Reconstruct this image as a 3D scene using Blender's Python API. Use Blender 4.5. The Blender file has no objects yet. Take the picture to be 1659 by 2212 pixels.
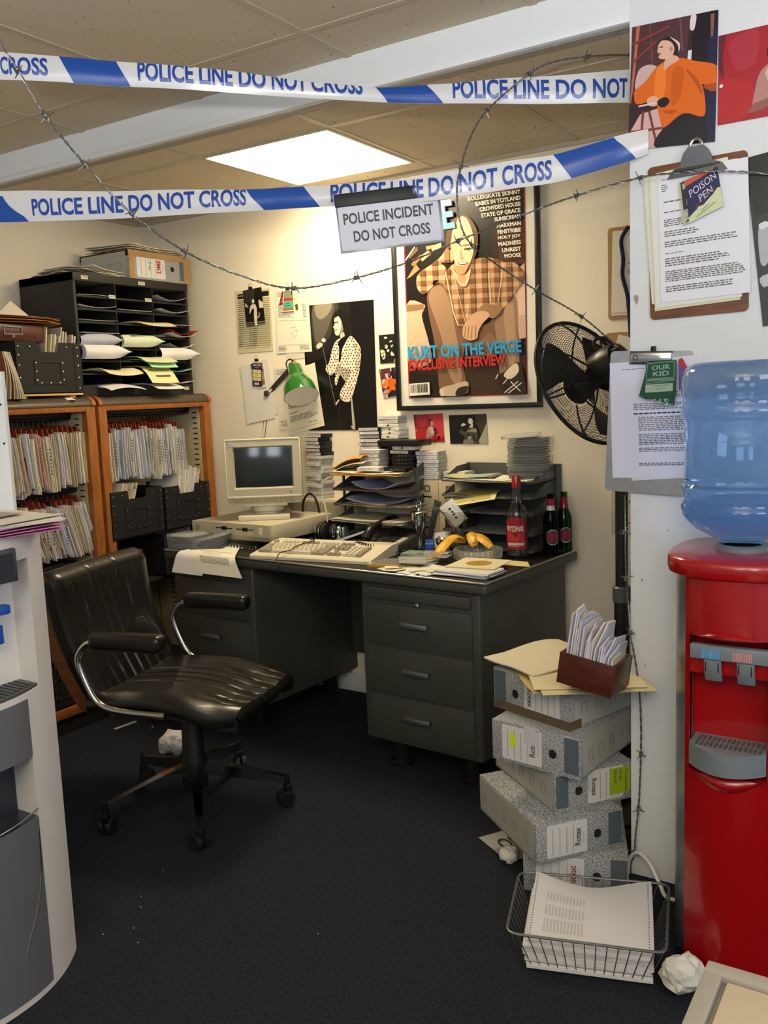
import bpy, bmesh, math, random
import numpy as np
from mathutils import Matrix, Vector, Euler
S = bpy.context.scene
COL = S.collection
PI = math.pi
rnd = random.Random(7)

# ------------------------------------------------------------------ camera
cam_d = bpy.data.cameras.new('camera')
cam = bpy.data.objects.new('camera', cam_d)
COL.objects.link(cam)
S.camera = cam
cam_d.sensor_fit = 'VERTICAL'
cam_d.sensor_height = 24.0
cam_d.lens = 24.0 * 1935.33 / 2212.0
cam_d.clip_start = 0.02
yaw, pitch, roll = -0.567453322, 0.131128312, -0.0383561946
fw = Vector((math.sin(yaw) * math.cos(pitch), math.cos(yaw) * math.cos(pitch), -math.sin(pitch)))
rt = Vector((math.cos(yaw), -math.sin(yaw), 0))
up = rt.cross(fw)
r2 = rt * math.cos(roll) + up * math.sin(roll)
u2 = up * math.cos(roll) - rt * math.sin(roll)
m = Matrix.Identity(4)
for i in range(3):
    m[i][0], m[i][1], m[i][2] = r2[i], u2[i], -fw[i]
m[2][3] = 1.39
cam.matrix_world = m

# ------------------------------------------------------------------ light
S.view_settings.view_transform = 'Standard'
S.view_settings.look = 'None'
S.view_settings.gamma = 1.0
S.view_settings.use_curve_mapping = False
S.view_settings.exposure = 0.60
wd = bpy.data.worlds.new('world')
S.world = wd
wd.use_nodes = True
wb = wd.node_tree.nodes['Background']
wb.inputs[0].default_value = (0.62, 0.72, 0.90, 1)
wb.inputs[1].default_value = 0.38
def area(name, loc, target, sx, sy, power, col):
    d = bpy.data.lights.new(name, 'AREA')
    d.shape = 'RECTANGLE'
    d.size, d.size_y, d.energy, d.color = sx, sy, power, col
    o = bpy.data.objects.new(name, d)
    o.location = loc
    o.rotation_euler = (Vector(target) - Vector(loc)).to_track_quat('-Z', 'Y').to_euler()
    COL.objects.link(o)
    return o
# daylight through the high windows behind the photographer, plus a side fill
area('window_and_side_fill', (0.75, -1.95, 1.95), (0.75, 2.4, 1.75), 0.9, 0.75, 13, (0.86, 0.93, 1.0))
area('window_and_side_fill', (-0.55, -1.95, 1.95), (-0.55, 2.4, 1.75), 0.5, 0.75, 7, (0.86, 0.93, 1.0))
area('window_and_side_fill', (1.57, 0.15, 1.95), (-1.5, 0.9, 1.5), 0.9, 0.7, 14, (0.9, 0.94, 1.0))  # unseen fill from the right, added to brighten the white cooler
# unseen upward fill, added to brighten the ceiling and upper partition
area('ceiling_fill', (0.2, -0.9, 1.42), (0.2, -0.89, 3.0), 0.5, 0.5, 135, (1.0, 0.96, 0.92))
PANEL_STRENGTH = 19.0

# ------------------------------------------------------------------ materials
def lin(h):
    h = h.lstrip('#')
    out = []
    for i in (0, 2, 4):
        c = int(h[i:i + 2], 16) / 255.0
        out.append(c / 12.92 if c <= 0.04045 else ((c + 0.055) / 1.055) ** 2.4)
    return (out[0], out[1], out[2], 1.0)
MATS = {}
def P(name, col, rough=0.5, metal=0.0, bump=None, var=None, trans=0.0, ior=1.45, spec=None, emit=None, coat=0.0, alpha=1.0, stretch=None):
    mt = bpy.data.materials.new(name)
    mt.use_nodes = True
    nt = mt.node_tree
    b = nt.nodes['Principled BSDF']
    c = lin(col)
    b.inputs['Base Color'].default_value = c
    b.inputs['Roughness'].default_value = rough
    b.inputs['Metallic'].default_value = metal
    b.inputs['IOR'].default_value = ior
    b.inputs['Transmission Weight'].default_value = trans
    b.inputs['Coat Weight'].default_value = coat
    b.inputs['Alpha'].default_value = alpha
    if spec is not None:
        b.inputs['Specular IOR Level'].default_value = spec
    if emit:
        b.inputs['Emission Color'].default_value = lin(emit[0])
        b.inputs['Emission Strength'].default_value = emit[1]
    if bump or var:
        tc = nt.nodes.new('ShaderNodeTexCoord')
        src = tc.outputs['Object']
        if stretch:
            mp = nt.nodes.new('ShaderNodeMapping')
            mp.inputs['Scale'].default_value = stretch
            nt.links.new(src, mp.inputs['Vector'])
            src = mp.outputs['Vector']
    if bump:
        n = nt.nodes.new('ShaderNodeTexNoise')
        n.inputs['Scale'].default_value = bump[0]
        n.inputs['Detail'].default_value = 4
        bp = nt.nodes.new('ShaderNodeBump')
        bp.inputs['Strength'].default_value = bump[1]
        bp.inputs['Distance'].default_value = 0.004
        nt.links.new(src, n.inputs['Vector'])
        nt.links.new(n.outputs['Fac'], bp.inputs['Height'])
        nt.links.new(bp.outputs['Normal'], b.inputs['Normal'])
    if var:
        n = nt.nodes.new('ShaderNodeTexNoise')
        n.inputs['Scale'].default_value = var[0]
        n.inputs['Detail'].default_value = 5
        r = nt.nodes.new('ShaderNodeValToRGB')
        k = var[1]
        r.color_ramp.elements[0].position = 0.35
        r.color_ramp.elements[1].position = 0.65
        r.color_ramp.elements[0].color = tuple(x * (1 - k) for x in c[:3]) + (1,)
        r.color_ramp.elements[1].color = tuple(min(1, x * (1 + k)) for x in c[:3]) + (1,) if len(var) < 3 else lin(var[2])
        nt.links.new(src, n.inputs['Vector'])
        nt.links.new(n.outputs['Fac'], r.inputs['Fac'])
        nt.links.new(r.outputs['Color'], b.inputs['Base Color'])
    MATS[name] = mt
    return mt
def attr_mat(name, rough, spec=0.5):
    mt = bpy.data.materials.new(name)
    mt.use_nodes = True
    nt = mt.node_tree
    b = nt.nodes['Principled BSDF']
    b.inputs['Roughness'].default_value = rough
    b.inputs['Specular IOR Level'].default_value = spec
    a = nt.nodes.new('ShaderNodeAttribute')
    a.attribute_name = 'col'
    nt.links.new(a.outputs['Color'], b.inputs['Base Color'])
    MATS[name] = mt
    return mt
attr_mat('print', 0.6, 0.3)
attr_mat('gloss_print', 0.3, 0.45)
attr_mat('foil_print', 0.22, 0.6)
P('wall_paint', '#e4dac2', 0.75, bump=(60, 0.15), var=(2.5, 0.02))
P('partition_paint', '#d6dadd', 0.55, bump=(40, 0.1), var=(3, 0.015))
P('beam_paint', '#dfe3e6', 0.5)
P('trim_grey', '#9a958a', 0.6)
P('grid_metal', '#b9ad97', 0.5)
P('black_plastic', '#141414', 0.35)
P('black_matt', '#121213', 0.7)
P('dark_rubber', '#0e0e10', 0.6)
P('desk_steel', '#3d3f38', 0.42, bump=(300, 0.05), var=(6, 0.06))
P('desk_vinyl', '#1c1c19', 0.35, bump=(400, 0.1))
P('chrome', '#c8c8c6', 0.14, 1.0)
P('brushed_steel', '#b4b4b2', 0.3, 1.0)
P('aluminium', '#a8a9ab', 0.42, 1.0, var=(90, 0.06))
P('dull_steel', '#6d7072', 0.4, 0.9)
P('zinc_wire', '#7c7d7d', 0.4, 0.85)
P('brass', '#b98a3a', 0.3, 1.0)
P('leather', '#11100c', 0.32, bump=(120, 0.12), var=(12, 0.2), coat=0.15)
P('walnut', '#6b3f20', 0.35, bump=(30, 0.1), var=(14, 0.25), stretch=(1, 1, 6))
P('oak', '#8f5524', 0.38, var=(10, 0.18), stretch=(6, 6, 1))
P('red_wood', '#4a2014', 0.35, var=(10, 0.3), stretch=(1, 1, 8))
P('pigeon_black', '#1d1c19', 0.6, var=(8, 0.1))
P('shutter_top', '#4d4337', 0.4, bump=(90, 0.2))
P('file_brown', '#7c3018', 0.6, var=(20, 0.15))
P('beige_plastic', '#b4ab90', 0.45, bump=(200, 0.05))
P('beige_dark', '#8e866e', 0.45)
P('beige_light', '#c9c1a6', 0.45)
P('key_light', '#bdb59c', 0.45)
P('key_grey', '#8d8672', 0.45)
P('screen_glass', '#20282a', 0.12, spec=0.7)
P('cream_steel', '#bdb08c', 0.4)
P('tray_grey', '#4a4d4c', 0.4, 0.15)
P('kraft', '#9b7a4c', 0.75, var=(15, 0.1))
P('manila', '#c9a15a', 0.7)
P('box_board', '#6f7374', 0.7, var=(220, 0.3, '#aeb1b0'))
P('box_edge', '#5a4a36', 0.75)
P('green_enamel', '#1e5a1c', 0.12, coat=0.6)
P('white_enamel', '#d9d9d2', 0.25)
P('red_plastic', '#94060d', 0.25, coat=0.5)
P('grey_plastic', '#6d757a', 0.4)
P('lc_white', '#d6d2cf', 0.45)
P('lc_silver', '#83868b', 0.32, 0.5)
P('lc_dark', '#343a42', 0.25, 0.3)
P('blue_plastic', '#1c4fae', 0.3)
P('bottle_blue', '#a4c4ea', 0.05, trans=1.0, ior=1.12, coat=0.6)
P('clear_glass', '#eef2ee', 0.03, trans=1.0, ior=1.4)
P('thick_glass', '#f2efe4', 0.05, trans=0.86, ior=1.45)
P('green_glass', '#2e9a32', 0.05, trans=1.0, ior=1.3)
P('dark_green_glass', '#14481c', 0.06, trans=1.0, ior=1.2)
P('clear_plastic', '#dfe4e4', 0.12, trans=0.85, ior=1.2)
P('banana', '#cf9a1e', 0.5, var=(18, 0.18))
P('banana_pith', '#d8b974', 0.7)
P('blade_grey', '#2c2c26', 0.4)
P('light_panel', '#fff4dc', 0.5, emit=('#ffe9c2', PANEL_STRENGTH))
P('paper', '#d8d4c6', 0.8)
P('paper_white', '#dcdcdc', 0.8)
P('crumple', '#cfcdc6', 0.8, bump=(40, 0.3))
P('phone_grey', '#37372f', 0.45)
P('silver_plastic', '#b9b9b6', 0.25, 0.8)
P('navy_cloth', '#12193a', 0.8)
P('tape_black', '#0c0c0d', 0.5)

# carpet and mineral-fibre ceiling tile
mt = P('carpet', '#2b2e36', 0.95, bump=(900, 0.8), var=(140, 0.35))
MATS['carpet'].node_tree.nodes['Principled BSDF'].inputs['Specular IOR Level'].default_value = 0.1
def ceiling_mat():
    mt = P('ceiling_tile', '#c9bda6', 0.85)
    nt = mt.node_tree
    b = nt.nodes['Principled BSDF']
    tc = nt.nodes.new('ShaderNodeTexCoord')
    mp = nt.nodes.new('ShaderNodeMapping')
    mp.inputs['Scale'].default_value = (70, 26, 40)
    mp.inputs['Rotation'].default_value = (0, 0, 0.5)
    n = nt.nodes.new('ShaderNodeTexNoise')
    n.inputs['Scale'].default_value = 1.6
    n.inputs['Detail'].default_value = 2
    r = nt.nodes.new('ShaderNodeValToRGB')
    r.color_ramp.elements[0].position = 0.285
    r.color_ramp.elements[1].position = 0.32
    r.color_ramp.elements[0].color = lin('#7d725f')
    r.color_ramp.elements[1].color = lin('#c9bda6')
    nt.links.new(tc.outputs['Object'], mp.inputs['Vector'])
    nt.links.new(mp.outputs['Vector'], n.inputs['Vector'])
    nt.links.new(n.outputs['Fac'], r.inputs['Fac'])
    nt.links.new(r.outputs['Color'], b.inputs['Base Color'])
ceiling_mat()

# ------------------------------------------------------------------ mesh builder
TXT = {}
def text_tris(s, bold=0.0):
    k = (s, bold)
    if k not in TXT:
        cu = bpy.data.curves.new('txt', 'FONT')
        cu.body = s
        cu.size = 1.0
        cu.offset = bold
        cu.resolution_u = 3
        ob = bpy.data.objects.new('txt', cu)
        me = bpy.data.meshes.new_from_object(ob)
        vs = [tuple(v.co) for v in me.vertices]
        fs = [tuple(p.vertices) for p in me.polygons]
        bpy.data.objects.remove(ob)
        bpy.data.meshes.remove(me)
        bpy.data.curves.remove(cu)
        if vs:
            x0 = min(v[0] for v in vs); x1 = max(v[0] for v in vs)
            y0 = min(v[1] for v in vs); y1 = max(v[1] for v in vs)
            sx = (x1 - x0) or 1; sy = (y1 - y0) or 1
            vs = [((v[0] - x0) / sx, (v[1] - y0) / sy) for v in vs]
        TXT[k] = (vs, fs)
    return TXT[k]

class MB:
    def __init__(s):
        s.v = []; s.f = []; s.mi = []; s.sm = []; s.c = []; s.hc = False
        s.M = Matrix.Identity(4)
    def add(s, vs, fs, mat=0, smooth=False, col=None):
        b = len(s.v)
        M = s.M
        s.v += [tuple(M @ Vector(v)) for v in vs]
        if col is None:
            s.c += [(0.8, 0.8, 0.8, 1)] * len(vs)
        else:
            s.hc = True
            if isinstance(col, list):
                s.c += col
            else:
                c = lin(col) if isinstance(col, str) else col
                s.c += [c] * len(vs)
        for f in fs:
            s.f.append(tuple(b + i for i in f)); s.mi.append(mat); s.sm.append(smooth)
        return s
    def box(s, x0, x1, y0, y1, z0, z1, mat=0, bev=0.0, col=None, seg=2):
        if x1 < x0: x0, x1 = x1, x0
        if y1 < y0: y0, y1 = y1, y0
        if z1 < z0: z0, z1 = z1, z0
        if bev <= 0:
            vs = [(x, y, z) for x in (x0, x1) for y in (y0, y1) for z in (z0, z1)]
            fs = [(0, 1, 3, 2), (4, 6, 7, 5), (0, 4, 5, 1), (2, 3, 7, 6), (0, 2, 6, 4), (1, 5, 7, 3)]
            return s.add(vs, fs, mat, False, col)
        bm = bmesh.new()
        bmesh.ops.create_cube(bm, size=1.0)
        for v in bm.verts:
            v.co = Vector(((x0 + x1) / 2 + v.co.x * (x1 - x0), (y0 + y1) / 2 + v.co.y * (y1 - y0), (z0 + z1) / 2 + v.co.z * (z1 - z0)))
        bev = min(bev, 0.48 * min(x1 - x0, y1 - y0, z1 - z0))
        bmesh.ops.bevel(bm, geom=bm.edges[:], offset=bev, segments=seg, profile=0.5, affect='EDGES', clamp_overlap=True)
        bm.verts.index_update()
        vs = [tuple(v.co) for v in bm.verts]
        fs = [tuple(v.index for v in f.verts) for f in bm.faces]
        bm.free()
        return s.add(vs, fs, mat, True, col)
    def quad(s, a, b, c, d, mat=0, col=None):
        return s.add([a, b, c, d], [(0, 1, 2, 3)], mat, False, col)
    def poly(s, pts, mat=0, col=None):
        return s.add(pts, [tuple(range(len(pts)))], mat, False, col)
    def prism(s, pts, z0, z1, mat=0, col=None, smooth=False):
        n = len(pts)
        vs = [(p[0], p[1], z0) for p in pts] + [(p[0], p[1], z1) for p in pts]
        a = sum(pts[i][0] * pts[(i + 1) % n][1] - pts[(i + 1) % n][0] * pts[i][1] for i in range(n))
        fs = [tuple(range(n - 1, -1, -1)), tuple(range(n, 2 * n))] + [(i, (i + 1) % n, n + (i + 1) % n, n + i) for i in range(n)]
        if a < 0:
            fs = [tuple(reversed(f)) for f in fs]
        return s.add(vs, fs, mat, smooth, col)
    def tube(s, pts, r=0.005, n=8, mat=0, col=None, closed=False, cap=True):
        P3 = [Vector(p) for p in pts]
        k = len(P3)
        rs = r if isinstance(r, (list, tuple)) else [r] * k
        vs = []; fs = []
        nrm = None
        for i in range(k):
            if closed:
                t = P3[(i + 1) % k] - P3[i - 1]
            else:
                t = P3[min(i + 1, k - 1)] - P3[max(i - 1, 0)]
            if t.length < 1e-9:
                t = Vector((0, 0, 1))
            t.normalize()
            if nrm is None:
                h = Vector((0, 0, 1)) if abs(t.z) < 0.9 else Vector((1, 0, 0))
                nrm = t.cross(h).normalized()
            else:
                nrm = (nrm - t * nrm.dot(t))
                nrm = nrm.normalized() if nrm.length > 1e-6 else t.orthogonal().normalized()
            bn = t.cross(nrm)
            for j in range(n):
                a = 2 * PI * j / n
                vs.append(tuple(P3[i] + (nrm * math.cos(a) + bn * math.sin(a)) * rs[i]))
        m_ = k if closed else k - 1
        for i in range(m_):
            i2 = (i + 1) % k
            for j in range(n):
                j2 = (j + 1) % n
                fs.append((i * n + j, i * n + j2, i2 * n + j2, i2 * n + j))
        if cap and not closed:
            fs.append(tuple(range(n - 1, -1, -1)))
            fs.append(tuple((k - 1) * n + j for j in range(n)))
        return s.add(vs, fs, mat, n > 5, col)
    def cyl(s, p0, p1, r0, r1=None, n=16, mat=0, col=None):
        return s.tube([p0, p1], [r0, r0 if r1 is None else r1], n, mat, col)
    def lathe(s, prof, n=24, mat=0, col=None, a0=0.0, a1=2 * PI, sx=1.0, sy=1.0):
        full = abs(a1 - a0 - 2 * PI) < 1e-6
        k = n if full else n + 1
        vs = []; fs = []
        for (r, z) in prof:
            for j in range(k):
                a = a0 + (a1 - a0) * j / n
                vs.append((r * math.cos(a) * sx, r * math.sin(a) * sy, z))
        for i in range(len(prof) - 1):
            for j in range(n):
                j2 = (j + 1) % k
                fs.append((i * k + j, i * k + j2, (i + 1) * k + j2, (i + 1) * k + j))
        if full:
            if prof[0][0] > 1e-6: fs.append(tuple(range(k - 1, -1, -1)))
            if prof[-1][0] > 1e-6: fs.append(tuple((len(prof) - 1) * k + j for j in range(k)))
        return s.add(vs, fs, mat, True, col)
    def grid(s, nu, nv, fn, mat=0, smooth=True, col=None):
        vs = [fn(i / nu, j / nv) for j in range(nv + 1) for i in range(nu + 1)]
        fs = [(j * (nu + 1) + i, j * (nu + 1) + i + 1, (j + 1) * (nu + 1) + i + 1, (j + 1) * (nu + 1) + i) for j in range(nv) for i in range(nu)]
        return s.add(vs, fs, mat, smooth, col)
    def slab(s, nu, nv, fn, t=0.0006, mat=0, col=None):
        """a bent sheet with a real thickness t"""
        s.grid(nu, nv, fn, mat, True, col)
        s.grid(nv, nu, lambda a, b: (lambda p: (p[0], p[1], p[2] - t))(fn(b, a)), mat, True, col)
        ed = [(i / nu, 0) for i in range(nu + 1)], [(1, j / nv) for j in range(nv + 1)], [(1 - i / nu, 1) for i in range(nu + 1)], [(0, 1 - j / nv) for j in range(nv + 1)]
        for e in ed:
            for a, b in zip(e[:-1], e[1:]):
                p, q = fn(*a), fn(*b)
                s.add([p, (p[0], p[1], p[2] - t), (q[0], q[1], q[2] - t), q], [(0, 1, 2, 3)], mat, False, col)
        return s
    def text(s, txt, x, y, w, h, z=0.0, mat=0, col='#222222', bold=0.0, fn=None):
        vs, fs = text_tris(txt, bold)
        if fn:
            pts = [fn(x + v[0] * w, y + v[1] * h) for v in vs]
        else:
            pts = [(x + v[0] * w, y + v[1] * h, z) for v in vs]
        return s.add(pts, fs, mat, False, col)
    def build(s, name, mats, parent=None, loc=None, rot=None):
        me = bpy.data.meshes.new(name)
        me.from_pydata(s.v, [], s.f)
        if isinstance(mats, str): mats = [mats]
        for k in mats: me.materials.append(MATS[k])
        me.polygons.foreach_set('material_index', s.mi)
        me.polygons.foreach_set('use_smooth', s.sm)
        if s.hc:
            a = me.attributes.new('col', 'FLOAT_COLOR', 'POINT')
            a.data.foreach_set('color', [x for c in s.c for x in c])
        me.update()
        if any(s.sm):
            me.set_sharp_from_angle(angle=math.radians(40))
        o = bpy.data.objects.new(name, me)
        COL.objects.link(o)
        if parent: o.parent = parent
        if loc: o.location = loc
        if rot: o.rotation_euler = rot
        return o
def tag(o, label, cat, group=None, kind=None):
    o['label'] = label; o['category'] = cat
    if group: o['group'] = group
    if kind: o['kind'] = kind
    return o
def thing(name, label, cat, loc=(0, 0, 0), rz=0.0, group=None, rot=None):
    o = bpy.data.objects.new(name, None)
    o.empty_display_size = 0.05
    COL.objects.link(o)
    o.location = loc
    o.rotation_euler = rot if rot else (0, 0, rz)
    return tag(o, label, cat, group)
def copy_tree(o, loc=None, rz=None, rot=None, label=None, group=None, parent=None):
    c = o.copy(); COL.objects.link(c)
    if parent: c.parent = parent
    if loc is not None: c.location = loc
    if rz is not None: c.rotation_euler = (0, 0, rz)
    if rot is not None: c.rotation_euler = rot
    if label: c['label'] = label
    if group: c['group'] = group
    for ch in list(o.children):
        copy_tree(ch, parent=c)
    return c
def struct(o):
    o['kind'] = 'structure'
    return o
def ordinal(n):
    return ['topmost', 'second', 'third', 'fourth', 'fifth', 'sixth', 'seventh', 'eighth', 'ninth', 'tenth', 'eleventh', 'twelfth', 'thirteenth', 'fourteenth', 'fifteenth', 'sixteenth', 'seventeenth', 'eighteenth', 'nineteenth', 'twentieth', 'twenty-first', 'twenty-second', 'twenty-third', 'twenty-fourth', 'twenty-fifth'][n]
def spline(pts, n=8):
    """Catmull-Rom through the points"""
    P3 = [Vector(p) for p in pts]
    out = []
    for i in range(len(P3) - 1):
        p0 = P3[max(i - 1, 0)]; p1 = P3[i]; p2 = P3[i + 1]; p3 = P3[min(i + 2, len(P3) - 1)]
        for k in range(n):
            t = k / n
            out.append(0.5 * ((2 * p1) + (p2 - p0) * t + (2 * p0 - 5 * p1 + 4 * p2 - p3) * t * t + (3 * p1 - p0 - 3 * p2 + p3) * t ** 3))
    out.append(P3[-1])
    return out
# desk frame: u runs left from the front right corner, v runs back to the wall
DO = Vector((-1.278, 2.609, 0)); DU = Vector((-0.99736, 0.0726, 0)); DV = Vector((0.0726, 0.99736, 0))
DYAW = math.radians(-4.16)
DZ = 0.757
def dk(u, v, z=DZ):
    p = DO + DU * u + DV * v
    return (p.x, p.y, z)
WALL = 3.375
LEFT = -3.58
PART = 2.393
# ------------------------------------------------------------------ room
b = MB(); b.box(LEFT - 0.1, 1.6, -2.2, WALL + 0.1, -0.06, 0); struct(b.build('floor', 'carpet'))
b = MB(); b.box(LEFT - 0.1, 1.6, WALL, WALL + 0.1, 0, 2.45); struct(b.build('wall_back', 'wall_paint'))
b = MB(); b.box(LEFT - 0.1, LEFT, -2.2, WALL, 0, 2.45); struct(b.build('wall_left', 'wall_paint'))
# unseen low wall, added behind the camera to shade the lower foreground
b = MB(); b.box(LEFT, 1.6, -0.5, -0.44, 0, 1.34, 0); struct(b.build('wall_shade_blocker', 'partition_paint'))
# partition end that faces the camera, with its dents and screw marks
b = MB(); b.box(-0.731, 1.6, PART, PART + 0.03, 0, 2.43, 0)
rr = random.Random(3)
for (x, z, s_) in ((-0.715, 1.61, .012), (-0.600, 1.47, .002), (-0.575, 1.075, .006), (-0.590, 0.955, .005), (-0.655, 1.42, .003), (-0.56, 1.33, .004), (-0.70, 0.86, .004), (-0.69, 0.62, .004), (-0.69, 0.54, .003), (-0.63, 1.0, .003)):
    pts = []
    for k in range(9):
        a = 2 * PI * k / 9
        q = s_ * (0.6 + 0.6 * rr.random())
        pts.append((x + 0.7 * q * math.cos(a), PART - 0.0004, z + 1.2 * q * math.sin(a)))
    b.poly(pts, 1)
struct(b.build('wall_right', ['partition_paint', 'trim_grey']))
# ceilings: the front one 10 cm higher than the rear one
def grid_ceiling(name, x0, x1, y0, y1, z, xs, ys):
    b = MB(); b.box(x0, x1, y0, y1, z, z + 0.03, 0)
    for x in xs:
        b.box(x - 0.012, x + 0.012, y0, y1, z - 0.003, z, 1)
    for y in ys:
        b.box(x0, x1, y - 0.012, y + 0.012, z - 0.0025, z, 1)
    return struct(b.build(name, ['ceiling_tile', 'grid_metal']))
grid_ceiling('ceiling', LEFT, 1.6, -2.2, PART + 0.02, 2.407, [-2.80, -2.20, -1.59, -0.99, -0.39, 0.21, .81], [2.165])
grid_ceiling('ceiling_rear', LEFT, 1.6, PART + 0.02, WALL, 2.302, [-3.03, -2.445, -1.842, -1.225, -0.62], [2.635, 3.232])
b = MB(); b.box(LEFT, -.731, PART, PART + 0.02, 2.322, 2.43, 0); b.box(LEFT, -.731, PART - 0.004, PART + 0.025, 2.30, 2.322, 0, 0.003); b.box(LEFT, -.731, PART + 0.025, PART + 0.06, 2.298, 2.304, 1)
struct(b.build('trim_beam', ['beam_paint', 'trim_grey']))
b = MB(); b.box(LEFT, 1.6, WALL - 0.012, WALL, 2.286, 2.302, 0); struct(b.build('trim_ceiling_edge', 'grid_metal'))
b = MB(); b.box(LEFT, LEFT + 0.012, PART + 0.02, WALL - 0.012, 2.286, 2.302, 0); struct(b.build('trim_ceiling_side', 'grid_metal'))
b = MB(); b.box(LEFT + 0.014, -0.3, WALL - 0.014, WALL, 0, 0.09, 0, 0.004); struct(b.build('baseboard_back', 'partition_paint'))
b = MB(); b.box(LEFT, LEFT + 0.014, 0.5, WALL, 0, 0.09, 0, 0.004); struct(b.build('baseboard_left', 'partition_paint'))
t = thing('ceiling_light', 'glowing square fluorescent light panel set in the rear tiled ceiling', 'ceiling light', (-2.144, 2.934, 2.302))
b = MB(); b.box(-0.282, 0.282, -0.286, 0.286, -0.004, -0.001); b.build('diffuser', 'light_panel', t)
b = MB()
for (x0, x1, y0, y1) in ((-.295, .295, -.298, -.286), (-.295, .295, .286, .298), (-.295, -.282, -.286, .286), (.282, .295, -.286, .286)):
    b.box(x0, x1, y0, y1, -0.006, -0.0005)
b.build('frame', 'grid_metal', t)
# ------------------------------------------------------------------ left wall: filing cabinets and what fills them
XF = -3.14
def cabinet(name_label, y0, y1, sill):
    t = thing('filing_cabinet', name_label, 'cabinet', (0, 0, 0), 0, 'wooden tambour filing cabinets')
    MB().box(-3.56, XF, y0, y0 + 0.045, 0.0, 1.388, 0, 0.004).build('side_panel', 'oak', t)
    MB().box(-3.56, XF, y1 - 0.048, y1, 0.0, 1.388, 0, 0.004).build('side_panel', 'oak', t)
    b = MB(); b.box(-3.56, -3.55, y0 + 0.045, y1 - 0.048, 0.06, 1.385); b.build('back_panel', 'cream_steel', t)
    b = MB(); b.box(XF - 0.03, XF, y0 + 0.045, y1 - 0.048, 1.362, 1.388, 0, 0.003); b.build('top_rail', 'oak', t)
    # rounded dark vinyl top with red-brown wooden ends
    def cap(b, ya, yb, mat, grow):
        pts = []
        for k in range(9):
            a = PI / 2 * k / 8
            pts.append((XF - 0.045 + (0.05 + grow) * math.sin(a), 1.388 + (0.036 + grow) * math.cos(a)))
        pts = [(-3.56, 1.388 + 0.036 + grow)] + pts + [(XF + 0.005, 1.3875), (-3.56, 1.3875)]
        n = len(pts)
        vs = [(p[0], ya, p[1]) for p in pts] + [(p[0], yb, p[1]) for p in pts]
        fs = [tuple(range(n)), tuple(range(2 * n - 1, n - 1, -1))] + [(i, n + i, n + (i + 1) % n, (i + 1) % n) for i in range(n)]
        b.add(vs, fs, mat, False)
    b = MB(); cap(b, y0 + 0.02, y1 - 0.02, 0, 0)
    if sill:
        b.poly([(XF - 0.02 + 0.026 * math.cos(k * PI / 5) * (1.3 if k < 5 else .8), y1 - 0.115 + 0.02 * math.sin(k * PI / 5), 1.4246 if math.cos(k * PI / 5) < .3 else 1.414) for k in range(10)], 1)
    b.build('tambour_top', ['shutter_top', 'partition_paint'], t)
    b = MB(); cap(b, y0, y0 + 0.02, 0, 0.003); b.build('top_end', 'oak', t)
    b = MB(); cap(b, y1 - 0.02, y1, 0, 0.003); b.build('top_end', 'oak', t)
    # slotted cream steel upright inside
    for yy, sg in ((y1 - 0.048, -1), (y0 + 0.045, 1)):
        b = MB()
        b.box(-3.54, XF - 0.035, yy, yy + sg * 0.003, 0.11, 1.36, 0)
        for k in range(46):
            z = 0.16 + k * 0.026
            for xa in (-3.19, -3.42):
                b.box(xa - 0.03, xa, yy + sg * 0.003, yy + sg * 0.0036, z, z + 0.006, 1)
        b.build('slotted_upright', ['cream_steel', 'black_matt'], t)
    b = MB(); b.box(XF - 0.03, XF, y0 + 0.045, y1 - 0.048, 0.072, 0.108, 0, 0.003); b.build('bottom_rail', 'oak', t)
    b = MB(); b.box(-3.55, XF - 0.012, y0 + 0.045, y1 - 0.048, 0.0, 0.072); b.build('plinth', 'black_matt', t)
    return t
cabL = cabinet('filing cabinet with two rows of hanging files, nearer the white water cooler', 1.94, 2.635, True)
cabR = cabinet('filing cabinet with black crates inside, in the corner by the poster wall', 2.652, 3.352, False)
def shelf(t, y0, y1, z, th=0.014, mat='black_matt'):
    b = MB(); b.box(-3.545, XF - 0.04, y0, y1, z - th, z, 0, 0.002); b.build('shelf', mat, t)
def rail(t, y0, y1, z):
    b = MB(); b.cyl((-3.25, y0, z), (-3.25, y1, z), 0.009); b.box(-3.262, -3.238, y0, y1, z + 0.006, z + 0.02); b.build('file_rail', 'black_plastic', t)
rail(cabL, 1.985, 2.587, 1.338); rail(cabL, 1.985, 2.587, 1.022); rail(cabR, 2.697, 3.304, 1.338)
shelf(cabL, 1.988, 2.584, 0.667); shelf(cabL, 1.988, 2.584, 0.322); shelf(cabR, 2.70, 3.30, 0.785, 0.01, 'manila'); shelf(cabL, 1.988, 2.584, 0.108); shelf(cabR, 2.70, 3.30, 0.108); shelf(cabR, 2.70, 3.30, 0.56)

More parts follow.
